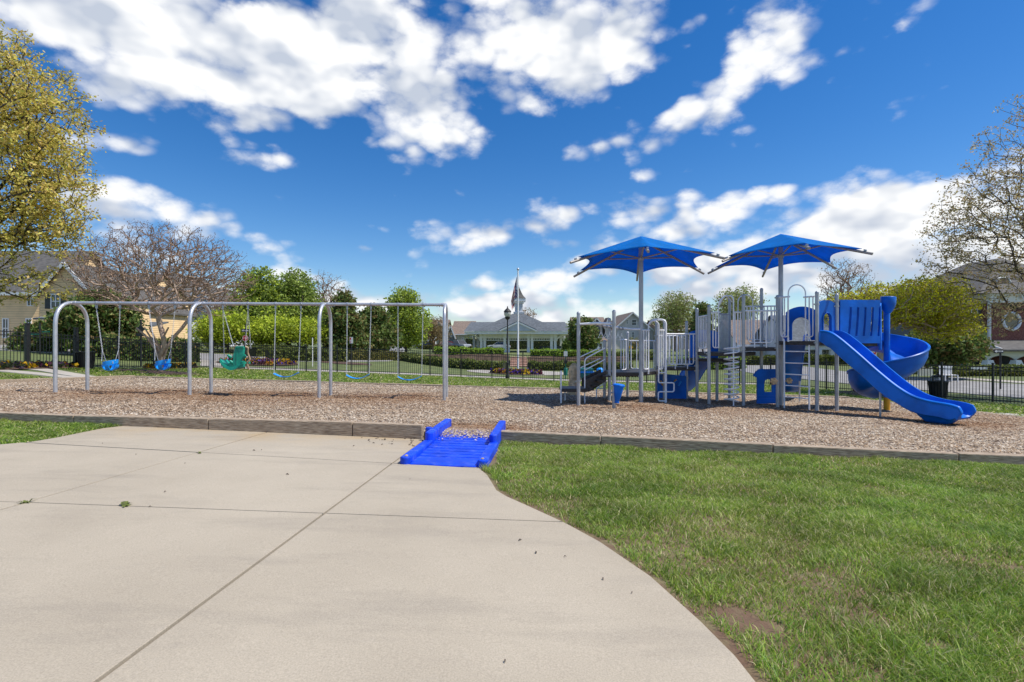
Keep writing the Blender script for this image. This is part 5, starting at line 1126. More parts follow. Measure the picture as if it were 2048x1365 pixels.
# ------------------------------------------------------------------ hedges and flower beds
def hedge(label, pts, h, w, pal=None, seed=1, dens=150, cat='hedge', name='hedge', ls=.085):
    r = np.random.default_rng(seed); pts = [np.array(p[:2], float) for p in pts]; root = thing(name, label, cat, (pts[0][0], pts[0][1], H(*pts[0])))
    V = []; C = []; pal = np.array(pal or [(.16,.21,.04),(.20,.25,.05),(.12,.16,.03),(.25,.26,.06),(.10,.13,.03)]); core = MB()
    for a, b in zip(pts[:-1], pts[1:]):
        L_ = np.linalg.norm(b-a); d = (b-a)/L_; nr = np.array([-d[1], d[0]]); n = int(L_*dens*(h+w)); t = r.random(n)*1.02-.01; face = r.random(n); u = np.where(face < .45, -.5+.06*r.normal(size=n), np.where(face < .9, r.random(n)-.5, .5)); v = np.where(face < .45, r.random(n), np.where(face < .9, 1+.06*r.normal(size=n), r.random(n)))
        hv = h*(1+.06*np.sin(t*L_*1.7+seed)+.05*np.sin(t*L_*4.3))
        xy = a+d*(t*L_)[:, None]+nr*(u*w)[:, None]; c = np.stack([xy[:, 0], xy[:, 1], Hn(xy[:, 0], xy[:, 1])+v*hv], -1)
        s = ls*(.6+.8*r.random((n, 1))); q = r.normal(size=(n, 3)); q /= np.linalg.norm(q, axis=1)[:, None]; g = np.cross(q, r.normal(size=(n, 3))); g /= np.linalg.norm(g, axis=1)[:, None]
        V.append(np.stack([c-q*s, c+g*s*.6, c+q*s, c-g*s*.6], 1).reshape(-1, 3)); col = pal[r.integers(0, len(pal), n)]*(.7+.6*r.random((n, 1))); C.append(np.repeat(col, 4, 0))
        za, zb = H(*a), H(*b); m = max(1, int(L_/2)); 
        for k in range(m):
            p = a+(b-a)*k/m; q2 = a+(b-a)*(k+1)/m; core.beam((p[0], p[1], H(*p)+h*.44), (q2[0], q2[1], H(*q2)+h*.44), w*.86, h*.92)
    core.build('stems', mat('hedge_core', (.03,.038,.012), .95, .3, 6.), root)  # plain dark box core filling the hedge behind the leaves, no modelled stems
    V = np.concatenate(V); np_mesh('foliage', V, np.arange(len(V)).reshape(-1, 4), mat=M['leaf'], attr=np.concatenate(C), parent=root); return root
g2 = lambda *pp: [tuple(G(px, py, 30.5)[:2]) for px, py in pp]
BRH = [(0.240,0.390,0.038),(0.300,0.450,0.045),(0.180,0.300,0.038),(0.360,0.480,0.060)]
hedge('long clipped hedge curving across the lawn left of the brick steps', g2((815,722),(870,731),(930,738),(1010,742)), .62, 1.2, seed=1)
hedge('clipped hedge across the lawn right of the brick steps', g2((1058,741),(1120,741),(1185,740),(1260,744)), .62, 1.2, seed=2)
hedge('bright green clipped hedge left of the pavilion steps', [(-9.0,60),(-1.0,60.5)], 1.0, 1.6, BRH, seed=3, dens=110)
hedge('bright green clipped hedge right of the pavilion steps', [(2.2,60.5),(11,60)], 1.0, 1.6, BRH, seed=4, dens=110)
hedge('yellowish low hedge across the lawn behind the middle belt swing', g2((695,721),(805,720)), .7, 1.0, [(.17,.16,.03),(.13,.14,.03),(.2,.17,.04)], seed=5)
hedge('clipped dark hedge behind the purple and yellow flower bed', g2((535,722),(690,724)), .85, 1.4, seed=6)
hedge('second clipped hedge farther back beneath the lime trees', g2((500,714),(600,712)), .8, 1.4, seed=16)
hedge('low hedge along the far street beside the parked cars', [(-17,95),(-6,95)], .8, 1.2, [(.14,.14,.03),(.17,.17,.035)], seed=7, dens=60)
hedge('dark hedge under the second yellow house', g2((215,722),(400,724)), 1.3, 1.2, MAG, seed=8)
hedge('trimmed hedge in front of the brick house porch', [(27,37),(46,37)], .5, 1.2, seed=9)
hedge('lower yellow green hedge before the brick house lawn', [(29,34.5),(46,33)], .35, 1.0, [(.17,.18,.03),(.12,.14,.03)], seed=10)
hedge('round hedge below the white porch house', [(21,52),(36,51)], .9, 1.2, [(.16,.19,.03),(.10,.13,.025)], seed=11)
hedge('yellow green hedge seen under the middle deck', [(14.5,44),(20,44.5)], .9, 1.2, BRH, seed=12)
hedge('row of low shrubs by the tan house behind the guard rails', [(6,60),(17,62)], .9, 1.4, seed=13)
def flowers(label, c, rx, ry, n, cols, seed=1, h=.16):
    r = np.random.default_rng(seed); root = thing('flower_bed', label, 'flower bed', (c[0], c[1], H(c[0], c[1])))
    mb = MB(); m = 28; vs = [(c[0]+rx*1.08*cos(2*pi*i/m), c[1]+ry*1.08*sin(2*pi*i/m)) for i in range(m)]; vs = [(x, y, H(x, y)+.05) for x, y in vs]+[(c[0], c[1], H(c[0], c[1])+.09)]
    mb.add(vs, [(i, (i+1) % m, m) for i in range(m)]); mb.build('soil', M['brown_soil'], root)
    a = r.random(n)*2*pi; rr = np.sqrt(r.random(n)); x = c[0]+rx*rr*np.cos(a); y = c[1]+ry*rr*np.sin(a); z = Hn(x, y)+.06+h*r.random(n)
    V = []; C = []; pc = np.array(cols)
    for k in range(3):
        cc = np.stack([x, y, z], -1)+r.normal(size=(n, 3))*.03; s = (.045+.03*r.random((n, 1)))*(1 if k else 1.2); q = r.normal(size=(n, 3)); q[:, 1] *= .5; q /= np.linalg.norm(q, axis=1)[:, None]; g = np.cross(q, r.normal(size=(n, 3))); g /= np.linalg.norm(g, axis=1)[:, None]
        V.append(np.stack([cc-q*s, cc+g*s, cc+q*s, cc-g*s], 1).reshape(-1, 3)); clus = (np.floor(x*1.6)+3*np.floor(y*2)).astype(int) % len(pc); idx = np.where(r.random(n) < .75, clus, r.integers(0, len(pc), n))
        col = pc[idx] if k < 2 else np.tile(np.array([[.05,.08,.02]]), (n, 1)); C.append(np.repeat(col*(.7+.5*r.random((n, 1))), 4, 0))
    V = np.concatenate(V); o = np_mesh('blooms', V, np.arange(len(V)).reshape(-1, 4), mat=M['leaf'], attr=np.concatenate(C), parent=root); o['kind'] = 'stuff'; return root
PAN = [(.75,.40,.01),(.10,.03,.35),(.80,.55,.02),(.20,.10,.50),(.16,.02,.08),(.7,.3,.02)]
c = G(1033, 749.5, 30.6); flowers('pansy bed with yellow and purple blooms around the flagpole base', (c.x, c.y+.3), 1.75, .8, 620, PAN+[(.14,.02,.06),(.2,.03,.08)], 1, .25)
c = G(525, 728, 30.6); flowers('purple and yellow pansy bed behind the fence right of the chair swing', (c.x-.3, c.y), 2.4, 1.5, 700, PAN, 2, .2)
flowers('dark and yellow pansies along the fence at the far left', (-19.3,20.6), .5, 2.6, 380, [(.08,.02,.05),(.75,.45,.01),(.05,.03,.06),(.05,.06,.03)], 3)
c = G(262, 729, 22); flowers('yellow pansies at the fence near the diamond sign', (-18.3, 27.6), .55, 2.0, 300, [(.75,.45,.01),(.05,.06,.03),(.08,.02,.05)], 4)
flowers('small pansies along the fence foot at the right', (19.4,16.0), .45, 1.8, 220, [(.75,.30,.01),(.05,.06,.03),(.5,.02,.05),(.05,.07,.02)], 5)
flowers('pansy patch along the right fence behind the spiral slide', (16.9,23.3), .45, 2.0, 160, [(.6,.05,.05),(.05,.06,.03),(.10,.03,.05)], 6)
def mulch(name, c, rx, ry):
    mb = MB(); m = 30; vs = [(c[0]+rx*(1+.1*sin(5*i))*cos(2*pi*i/m), c[1]+ry*(1+.1*cos(4*i))*sin(2*pi*i/m)) for i in range(m)]; vs = [(x, y, H(x, y)+.03) for x, y in vs]+[(c[0], c[1], H(c[0], c[1])+.09)]; mb.add(vs, [(i, (i+1) % m, m) for i in range(m)]); return tag(mb.build(name, M['brown_soil']), kind='structure')
b = G(322,746); mulch('tree_mulch', (b.x, b.y), 2.0, 1.0); b = G(1742,789); mulch('tree_mulch', (b.x, b.y), 1.9, 1.5); c = G(690,727,30.6); mulch('tree_mulch', (c.x, c.y), 2.0, 1.2)
# ------------------------------------------------------------------ houses
def window(par, cx, y, cz, w, h, wall='white', shutters=None, nm=(1, 1)):
    mb = MB(); t = .09*max(.8, w)
    mb.box(cx-w/2, cx-w/2+t, y-.06, y+.02, cz-h/2, cz+h/2); mb.box(cx+w/2-t, cx+w/2, y-.06, y+.02, cz-h/2, cz+h/2)
    mb.box(cx-w/2+t, cx+w/2-t, y-.06, y+.02, cz+h/2-t, cz+h/2); mb.box(cx-w/2+t, cx+w/2-t, y-.06, y+.02, cz-h/2, cz-h/2+t)
    for i in range(1, nm[0]+1): x = cx-w/2+w*i/(nm[0]+1); mb.box(x-.03, x+.03, y-.045, y+.01, cz-h/2+t, cz+h/2-t)
    for i in range(1, nm[1]+1): z = cz-h/2+h*i/(nm[1]+1); mb.box(cx-w/2+t, cx+w/2-t, y-.05, y+.012, z-.03, z+.03)
    f = mb.build('window', M[wall], par)
    mb = MB(); mb.box(cx-w/2+.02, cx+w/2-.02, y-.018, y+.03, cz-h/2+.02, cz+h/2-.02); mb.build('pane', M['glass'], f)
    if shutters:
        for sg in (-1, 1):
            mb = MB(); x = cx+sg*(w/2+.22); mb.box(x-.2, x+.2, y-.05, y+.02, cz-h/2, cz+h/2); mb.build('shutter', M[shutters], par)
    return f
def roof_slabs(par, x0, x1, y0, y1, ze, zr, ridge, m, ov=.35, th=.16, trim='white'):
    """gable roof; ridge 'x' runs left-right, 'y' runs away from the camera"""
    if ridge == 'y':
        xm = (x0+x1)/2; sl = (zr-ze)/(xm-x0)
        for sg in (-1, 1):
            xe = x0-ov if sg < 0 else x1+ov; zo = ze-sl*ov; mb = MB(); vs = []
            for y in (y0-ov, y1+ov):
                vs += [(xe, y, zo), (xm, y, zr), (xm, y, zr+th), (xe, y, zo+th)]
            mb.add(vs, [(0,1,2,3),(4,7,6,5),(0,4,5,1),(1,5,6,2),(2,6,7,3),(3,7,4,0)]); r = mb.build('roof', M[m], par)
            mb = MB(); mb.beam((xe, y0-ov-.03, zo+.0), (xm, y0-ov-.03, zr), .05, .24); mb.build('rake_board', M[trim], r)
    else:
        ym = (y0+y1)/2; sl = (zr-ze)/(ym-y0)
        for sg in (-1, 1):
            ye = y0-ov if sg < 0 else y1+ov; zo = ze-sl*ov; mb = MB(); vs = []
            for x in (x0-ov, x1+ov):
                vs += [(x, ye, zo), (x, ym, zr), (x, ym, zr+th), (x, ye, zo+th)]
            mb.add(vs, [(0,1,2,3),(4,7,6,5),(0,4,5,1),(1,5,6,2),(2,6,7,3),(3,7,4,0)]); r = mb.build('roof', M[m], par)
            if sg < 0: mb = MB(); mb.box(x0-ov, x1+ov, ye-.05, ye-.003, zo-.1, zo+th-.02); mb.build('gutter', M[trim], r)
def body(par, x0, x1, y0, y1, zb, ze, zr, ridge, m):
    mb = MB(); mb.box(x0, x1, y0, y1, zb, ze)
    if ridge == 'y':
        xm = (x0+x1)/2
        mb.add([(x0,y0,ze),(x1,y0,ze),(xm,y0,zr-.02),(x0,y1,ze),(x1,y1,ze),(xm,y1,zr-.02)], [(0,1,2),(3,5,4),(0,2,5,3),(1,4,5,2)])
    else:
        ym = (y0+y1)/2
        mb.add([(x0,y0,ze),(x0,y1,ze),(x0,ym,zr-.02),(x1,y0,ze),(x1,y1,ze),(x1,ym,zr-.02)], [(0,1,2),(3,5,4),(0,2,5,3),(1,4,5,2)])
    return mb.build('wall', M[m], par)
def house(name, label, px0, px1, d, depth, yb, ye, yr, ridge, wall, roof, wins=(), wings=(), shut=None, ov=.35, trim='white'):
    X = lambda px: (px-CX)/F*d; Zz = lambda py: EYE-(py-CY)/F*d
    h = thing(name, label, 'house', ((X(px0)+X(px1))/2, d, Zz(yb)))
    zb = min(Zz(yb), H((X(px0)+X(px1))/2, d)-.3, H(X(px0), d)-.3)
    body(h, X(px0), X(px1), d, d+depth, zb, Zz(ye), Zz(yr), ridge, wall); roof_slabs(h, X(px0), X(px1), d, d+depth, Zz(ye), Zz(yr), ridge, roof, ov, trim=trim)
    mb = MB()
    for px in (px0, px1): mb.box(X(px)-.08, X(px)+.08, d-.03, d+.05, zb, Zz(ye)-.02)
    mb.build('corner_board', M[trim], h)
    for w in wins:
        pc, py, wp, hp = w[:4]; window(h, X(pc), d-.0, Zz(py), wp/F*d, hp/F*d, trim, shut if len(w) < 5 else w[4])
    for (a0, a1, dd, dep, wye, wyr, wr, wwall, wroof, wwins) in wings:   # projecting wings in front: own depth dd
        XX = lambda px: (px-CX)/F*dd; ZZ = lambda py: EYE-(py-CY)/F*dd
        body(h, XX(a0), XX(a1), dd, dd+dep, zb, ZZ(wye), ZZ(wyr), wr, wwall); roof_slabs(h, XX(a0), XX(a1), dd, dd+dep, ZZ(wye), ZZ(wyr), wr, wroof, ov*.8, trim=trim)
        for w in wwins: window(h, XX(w[0]), dd, ZZ(w[1]), w[2]/F*dd, w[3]/F*dd, trim, w[4] if len(w) > 4 else None)
    return h
def porch(h, px0, px1, d, depth, yb, ye, yt, cols, m='white', roof='roof_g', cw=.28, taper=1.0):
    X = lambda px: (px-CX)/F*d; Zz = lambda py: EYE-(py-CY)/F*d; x0, x1 = X(px0), X(px1)
    zb = min(Zz(yb), H((x0+x1)/2, d)+.1)
    mb = MB(); mb.box(x0, x1, d, d+depth, zb-.5, zb); mb.build('porch_floor', M['concrete_far'], h)
    mb = MB(); vs = [(x0-.3,d-.3,Zz(ye)),(x1+.3,d-.3,Zz(ye)),(x1+.3,d+depth,Zz(yt)),(x0-.3,d+depth,Zz(yt))]; vs += [(a, b, c+.12) for a, b, c in vs]; mb.add(vs, [(0,3,2,1),(4,5,6,7),(0,1,5,4),(1,2,6,5),(2,3,7,6),(3,0,4,7)]); mb.build('porch_roof', M[roof], h)
    mb = MB(); mb.box(x0-.1, x1+.1, d-.1, d+.12, Zz(ye)-.42, Zz(ye)-.01); mb.build('porch_beam', M[m], h)
    for px in cols:
        x = X(px); mb = MB(); z1 = Zz(ye)-.42; b = cw/2*taper; t = cw/2
        vs = [(x-b,d-b,zb),(x+b,d-b,zb),(x+b,d+b,zb),(x-b,d+b,zb),(x-t,d-t,z1),(x+t,d-t,z1),(x+t,d+t,z1),(x-t,d+t,z1)]; mb.add(vs, [(0,3,2,1),(4,5,6,7),(0,1,5,4),(1,2,6,5),(2,3,7,6),(3,0,4,7)])
        mb.box(x-b*1.2, x+b*1.2, d-b*1.2, d+b*1.2, zb-.02, zb+.15); mb.build('porch_column', M[m], h)
h1 = house('house', 'yellow clapboard house at the far left behind the golden oak', -330, 85, 40, 9, 700, 582, 486, 'x', 'yellow_sd', 'roof_d', [(12,657,13,40),(58,657,12,40),(62,598,14,30),(-60,657,13,40),(-60,600,14,30)],
     [(80,186,38.5,6,588,528,'y','yellow_sd','roof_d',[(112,603,20,30,'dsh')])])
porch(h1, 82, 190, 37.0, 1.5, 702, 640, 630, (88,130,184), cw=.25)
h2 = house('house', 'second yellow house with a porch behind the bare crape myrtle', 200, 262, 50, 9, 700, 592, 540, 'x', 'yellow_sd', 'roof_d', [], [(218,292,47,6,618,566,'y','yellow_sd','roof_d',[(252,628,12,18,'dsh')])])
porch(h2, 214, 300, 45, 2, 702, 655, 645, (222,250,290), cw=.25)
house('house', 'pale grey house with steep slate roofs behind the crape myrtle crown', 268, 372, 60, 9, 698, 625, 545, 'y', 'pale_sd', 'roof_d', [(300,640,10,20),(338,640,10,20),(320,600,9,16),(300,678,10,20),(345,678,10,20)], [(356,440,62,8,632,572,'y','pale_sd','roof_d',[(398,650,9,16)])])
house('house', 'brown roofed tan house half hidden behind the small tan tree', 835, 892, 130, 12, 700, 661, 639, 'x', 'tan_sd', 'roof_b', [(850,672,5,9),(875,672,5,9)], [(868,890,126,4,660,645,'y','tan_sd','roof_b',[])])
h = house('house', 'sage green house with brown roof left of the pavilion', 905, 945, 112, 12, 702, 668, 642, 'x', 'green_sd', 'roof_b', [(925,680,4,8)], [(893,909,110,6,672,652,'y','dgrey_sd','roof_b',[(902,669,5,9)])])
house('house', 'long dark house with grey roof just behind the pavilion', 940, 1000, 125, 10, 702, 665, 645, 'x', 'dgrey_sd', 'roof_d', [(950,685,4,8),(965,685,4,8),(985,685,4,8)])
h5 = house('house', 'tall grey clapboard house with brown gabled roof and white windows', 1212, 1318, 100, 14, 712, 672, 626, 'y', 'grey_sd', 'roof_b', [(1268,645.5,9,12),(1254.5,644,4,9),(1266,670,5,12)],
     [(1150,1212,103,10,660,634,'x','grey_sd','roof_b',[(1196,673,4,12),(1188,673,4,12)]),(1180,1206,99,4,652,637,'y','dgrey_sd','roof_b',[(1190,646,4,7),(1197,672,4,11),(1188,672,4,11)]),(1212,1221,99.5,3,648,637,'y','grey_sd','roof_b',[(1216.5,644,3,6)])], ov=.5)
porch(h5, 1160, 1212, 96, 3, 712, 683, 676, (1164,1172,1180,1196,1206), cw=.4, roof='roof_b')
house('house', 'olive tan house behind the white guard rails and pale round tree', 1318, 1412, 96, 12, 718, 660, 640, 'x', 'tan_sd', 'roof_b', [(1326,672,4,10),(1345,672,6,11),(1370,672,6,11),(1395,700,6,11)])
h8 = house('house', 'cream house with low roof seen between the middle decks', 1478, 1560, 64, 9, 722, 688, 640, 'x', 'cream', 'roof_b', [(1504,703,13,12),(1545,706,10,12)])
h9 = house('house', 'white house with a columned porch seen under the top deck', 1585, 1765, 58, 9, 740, 676, 630, 'x', 'white_d', 'roof_g', [(1624,714,6,26,'dsh'),(1649,714,6,26),(1690,714,6,26)])
porch(h9, 1588, 1760, 55.5, 2.4, 741, 692, 676, (1596,1638,1664,1692,1730), cw=.42, roof='roof_g')
house('house', 'tan townhouse row glimpsed through the open bays of the pavilion', 1002, 1130, 135, 12, 704, 668, 655, 'x', 'tan_sd', 'roof_b', [(1015,688,4,9),(1032,688,4,9),(1052,688,4,9),(1072,688,4,9),(1092,688,4,9)])
hedge('tall dark hedge behind the pavilion floor', [(-9,100),(15,100)], 2.3, 1.5, MAG, seed=21, dens=40)
# brick house at the right
def brick_house():
    d = 44.; X = lambda px: (px-CX)/F*d; Z = lambda py: EYE-(py-CY)/F*d
    h = thing('house', 'red brick house with grey roof, round window and white porch at the right', 'house', (X(2040), d, Z(728)))
    x0, x1 = X(1952), X(2210); zb = Z(728)-.4
    mb = MB(); mb.box(x0+1.2, x1, d, d+11, zb, Z(606)); mb.build('wall', M['brick'], h)
    mb = MB(); mb.box(x0, x0+1.2, d+.8, d+11, zb, Z(606)); mb.build('wall', M['dgrey_sd'], h, )
    mb = MB(); mb.box(x0+1.1, x1+.1, d-.12, d+11, Z(606), Z(592)); mb.box(x0+.9, x1+.3, d-.35, d+11.2, Z(592)+.003, Z(588)); mb.build('cornice', M['white_d'], h)
    for px in (1977, 2040): mb = MB(); mb.box(X(px)-.14, X(px)+.14, d-.32, d-.13, Z(598), Z(589.5)); mb.build('bracket', M['white_d'], h)
    mb = MB(); xa, xb, ya, yb_ = x0-.3, x1+.4, d-.6, d+12; zt, z0 = Z(500), Z(588)
    vs = [(xa,ya,z0),(xb,ya,z0),(xb,yb_,z0),(xa,yb_,z0),(xa+6.5,ya+5,zt),(xb-5,ya+5,zt),(xb-5,yb_-4,zt),(xa+6.5,yb_-4,zt)]; mb.add(vs, [(0,3,2,1),(4,5,6,7),(0,1,5,4),(1,2,6,5),(2,3,7,6),(3,0,4,7)]); r = mb.build('roof', M['roof_d'], h)
    c = V3(X(2021), d+.7, Z(565)); mb = MB(); pts = [(-.85,0)]+[(.85*cos(t)*-1, .62*sin(t)) for t in np.linspace(0, pi, 11)]+[(.85,0)]; mb.prism(pts, (1,0,0), (0,0,1), c, -1.4); mb.build('eyebrow_dormer', M['roof_d'], r)
    mb = MB(); mb.tube([c+V3(-.62*cos(t), -.03, .46*sin(t)+.03) for t in np.linspace(0, pi, 13)], .09, 8); mb.build('dormer_trim', M['white_d'], r, smooth=50)
    mb = MB(); mb.prism([(-.58*cos(t), .42*sin(t)+.03) for t in np.linspace(0, pi, 11)], (1,0,0), (0,0,1), c-V3(0,.02,0), -.03); mb.build('dormer_pane', M['brick_s'], r)
    c = V3(X(2022), d-.02, Z(643)); mb = MB(); mb.tube([c+V3(.72*cos(t), -.03, .72*sin(t)) for t in np.linspace(0, 2*pi, 28)[:-1]], .12, 8, closed=True); w = mb.build('round_window', M['white'], h, smooth=50)
    mb = MB(); mb.lathe([(.66,-.02),(.66,.02)], c, 24, (0,1,0)); mb.build('pane', M['glass'], w)
    mb = MB(); mb.box(x0+1.06, x0+1.22, d-.1, d+.1, zb, Z(606)); mb.build('corner_board', M['white_d'], h)
    for py in (618, 645, 668): window(h, x0+.55, d+.8, Z(py), .6, .8, 'white_d')
    # porch with shallow roof, arched beam and tapered columns
    dp = d-3.2; X2 = lambda px: (px-CX)/F*dp; Z2 = lambda py: EYE-(py-CY)/F*dp
    mb = MB(); vs = [(X2(1940),dp-.4,Z2(703)),(X2(2230),dp-.4,Z2(703)),(X2(2230),d,Z(684)),(X2(1955),d,Z(684))]; vs += [(a, b, c2+.14) for a, b, c2 in vs]; mb.add(vs, [(0,3,2,1),(4,5,6,7),(0,1,5,4),(1,2,6,5),(2,3,7,6),(3,0,4,7)]); mb.build('porch_roof', M['roof_d'], h)
    mb = MB(); mb.beam((X2(1968), d-.35, Z(665)), (X2(2001), dp-.1, Z2(699)), .14, .16); mb.build('roof_rake', M['white_d'], h)
    cols = (1976, 2032, 2092, 2150)
    mb = MB(); mb.box(X2(1945), X2(2225), dp-.05, dp+.2, Z2(708), Z2(703.5)); mb.build('porch_beam', M['cream'], h)
    for a, b in zip((1920,)+cols[:-1], cols):
        mb = MB(); xa, xb = X2(a), X2(b); top = Z2(708)-.004; po = [(xa, top), (xb, top), (xb, top-.55)]+[(xa+(xb-xa)*(1-t), top-.55+.42*sin(pi*t)**.6) for t in np.linspace(.06, .94, 10)]+[(xa, top-.55)]
        mb.prism(po, (1,0,0), (0,0,1), V3(0, dp+.0, 0), -.14); mb.build('arched_valance', M['cream'], h)
    gz = H(X2(2040), dp)
    for px in cols:
        x = X2(px); mb = MB(); z0, z1 = Z2(735), Z2(708)-.5; b, t = .36, .22
        vs = [(x-b,dp-b,z0),(x+b,dp-b,z0),(x+b,dp+b,z0),(x-b,dp+b,z0),(x-t,dp-t,z1),(x+t,dp-t,z1),(x+t,dp+t,z1),(x-t,dp+t,z1)]; mb.add(vs, [(0,3,2,1),(4,5,6,7),(0,1,5,4),(1,2,6,5),(2,3,7,6),(3,0,4,7)]); mb.box(x-.44, x+.44, dp-.44, dp+.44, min(gz-.3, z0-1), z0); mb.build('porch_column', M['white_d'], h)
    mb = MB(); mb.box(X2(1945), X2(2225), dp+.45, d, min(gz-.3, Z2(735)-1), Z2(735)-.02); mb.build('porch_floor', M['concrete_far'], h)
    mb = MB(); mb.box(X(2002), X(2018), d-.04, d+.02, Z2(735), Z(702)); mb.build('front_door', M['dsh'], h)
brick_house()
# ------------------------------------------------------------------ pavilion
def pavilion():
    d = 78.; X = lambda px: (px-CX)/F*d; Z = lambda py: EYE-(py-CY)/F*d
    pv = thing('pavilion', 'white open-sided pavilion with grey shingle roof and a central cupola', 'pavilion', (X(1036), d+5, Z(706)))
    x0, x1 = X(929), X(1144); dep = 11.; zf = Z(668.5); zt = Z(664)
    mb = MB(); mb.box(x0, x1, d, d+dep, zf-.02, zt); mb.build('fascia', M['white'], pv)
    mb = MB(); mb.box(x0-.08, x1+.08, d-.1, d+dep+.1, zt+.003, zt+.1); mb.build('gutter', M['white'], pv)
    # roof: long wings with hipped ends and the higher middle pyramid
    zr = Z(645)+.25; mb = MB(); ze = zt+.1
    vs = [(x0-.1,d-.1,ze),(x1+.1,d-.1,ze),(x1+.1,d+dep+.1,ze),(x0-.1,d+dep+.1,ze),(x0+.55,d+dep*.5,zr),(x1-.55,d+dep*.5,zr)]
    mb.add(vs, [(0,1,5,4),(1,2,5),(2,3,4,5),(3,0,4),(0,3,2,1)]); mb.build('roof', M['roof_g'], pv)
    xc = X(1037); hw = X(1125)-X(1037); mb = MB(); zc = Z(632)+.55
    vs = [(xc-hw,d-.12,ze+.02),(xc+hw,d-.12,ze+.02),(xc+hw,d+dep+.12,ze+.02),(xc-hw,d+dep+.12,ze+.02),(xc-.9,d+dep*.5-.9,zc),(xc+.9,d+dep*.5-.9,zc),(xc+.9,d+dep*.5+.9,zc),(xc-.9,d+dep*.5+.9,zc)]
    mb.add(vs, [(0,1,5,4),(1,2,6,5),(2,3,7,6),(3,0,4,7),(4,5,6,7),(0,3,2,1)]); mb.build('roof', M['roof_g'], pv)
    # pediment
    a, b, tp = X(999), X(1073), Z(643.5)-.1; xm = (a+b)/2; zp = ze+.03
    mb = MB(); mb.add([(a+.3,d-.35,zp),(b-.3,d-.35,zp),(xm,d-.35,tp-.12),(a+.3,d+2,zp),(b-.3,d+2,zp),(xm,d+2.6,tp-.12)], [(0,1,2),(0,2,5,3),(1,4,5,2),(0,3,4,1),(3,5,4)]); pd = mb.build('pediment', M['pale_sd'], pv)
    for sg in (-1, 1):
        e = a if sg < 0 else b; mb = MB(); mb.beam((e, d-.42, zp+.02), (xm, d-.42, tp), .14, .26); mb.build('pediment_trim', M['white'], pd)
        mb = MB(); vs = [(e,d-.5,zp+.12),(xm,d-.5,tp+.1),(xm,d+3.2,tp+.1),(e,d+1.2,zp+.12)]; vs += [(q,w,e_+.1) for q,w,e_ in vs]; mb.add(vs, [(0,3,2,1),(4,5,6,7),(0,1,5,4),(1,2,6,5),(2,3,7,6),(3,0,4,7)]); mb.build('pediment_roof', M['roof_g'], pd)
    # cupola
    cy = d+dep*.5; k = (cy)/d; Zc = lambda py: EYE-(py-CY)/F*cy; Xc = lambda px: (px-CX)/F*cy; xc2 = Xc(1037.5); hw2 = lambda p: p/F*cy
    mb = MB(); s = hw2(10); mb.box(xc2-s, xc2+s, cy-s, cy+s, zc-.6, Zc(626.5)); s2 = s*1.08; mb.box(xc2-s2, xc2+s2, cy-s2, cy+s2, Zc(626.5)+.002, Zc(624.5)); cu = mb.build('cupola', M['white'], pv)
    mb = MB(); s = hw2(7.8); mb.box(xc2-s, xc2+s, cy-s, cy+s, Zc(624.4), Zc(606)); mb.build('cupola_shaft', M['pale_sd'], cu)
    mb = MB(); s = hw2(13.5); mb.box(xc2-s, xc2+s, cy-s, cy+s, Zc(604), Zc(598.5)); mb.box(xc2-s*.75, xc2+s*.75, cy-s*.75, cy+s*.75, Zc(607.5), Zc(604)-.002); mb.build('cupola_eave', M['white'], cu)
    mb = MB(); prof = [(s*1.02,Zc(598.4)),(s*.62,Zc(592)),(s*.40,Zc(586)),(s*.22,Zc(580)),(.03,Zc(574))]; vs = []
    for r_, z in prof: vs += [(xc2-r_,cy-r_,z),(xc2+r_,cy-r_,z),(xc2+r_,cy+r_,z),(xc2-r_,cy+r_,z)]
    fs = [(i*4+j, i*4+(j+1) % 4, (i+1)*4+(j+1) % 4, (i+1)*4+j) for i in range(4) for j in range(4)]+[(3,2,1,0),(16,17,18,19)]; mb.add(vs, fs); mb.build('cupola_roof', M['roof_d'], cu)
    mb = MB(); mb.tube([(xc2,cy,Zc(574)-.05),(xc2,cy,Zc(571))], .035, 6); mb.build('finial', M['black'], cu)
    # floor, columns, frieze
    zb = Z(705.5); mb = MB(); mb.box(x0+1.2, x1-1.2, d+.9, d+dep-.9, zb-.8, zb); mb.build('floor_slab', M['concrete_far'], pv)
    def colm(x, y, w=.42):
        mb = MB(); mb.box(x-w/2, x+w/2, y-w/2, y+w/2, zb-.6, zf-.022); mb.box(x-w*.62, x+w*.62, y-w*.62, y+w*.62, zb-.62, zb+.55); mb.box(x-w*.6, x+w*.6, y-w*.6, y+w*.6, zf-.6, zf-.4); mb.build('column', M['white'], pv)
    yf = d+1.3; ybk = d+dep-1.3
    for px in (962.5, 969.5, 1009.5, 1016.5, 1057, 1064, 1103, 1110.5): colm(X(px)*yf/d, yf, .40)
    for px in (948, 955.5, 1009.5, 1016.5, 1057, 1064, 1122, 1128): colm(X(px)*ybk/d*1.0, ybk, .40)
    for y in (yf, ybk):
        mb = MB(); xa = X(958)*y/d; xb = X(1115)*y/d; mb.box(xa, xb, y-.08, y+.08, zf-.62, zf-.03); mb.box(xa, xb, y-.07, y+.07, zf-1.02, zf-.92); mb.build('frieze_beam', M['white_d'], pv)
        mb = MB(); nb = 46
        for i in range(nb): x = xa+(xb-xa)*(i+.5)/nb; mb.box(x-.045, x+.045, y-.04, y+.04, zf-.92, zf-.621)
        o = mb.build('frieze_slats', M['white_d'], pv); o['kind'] = 'stuff'
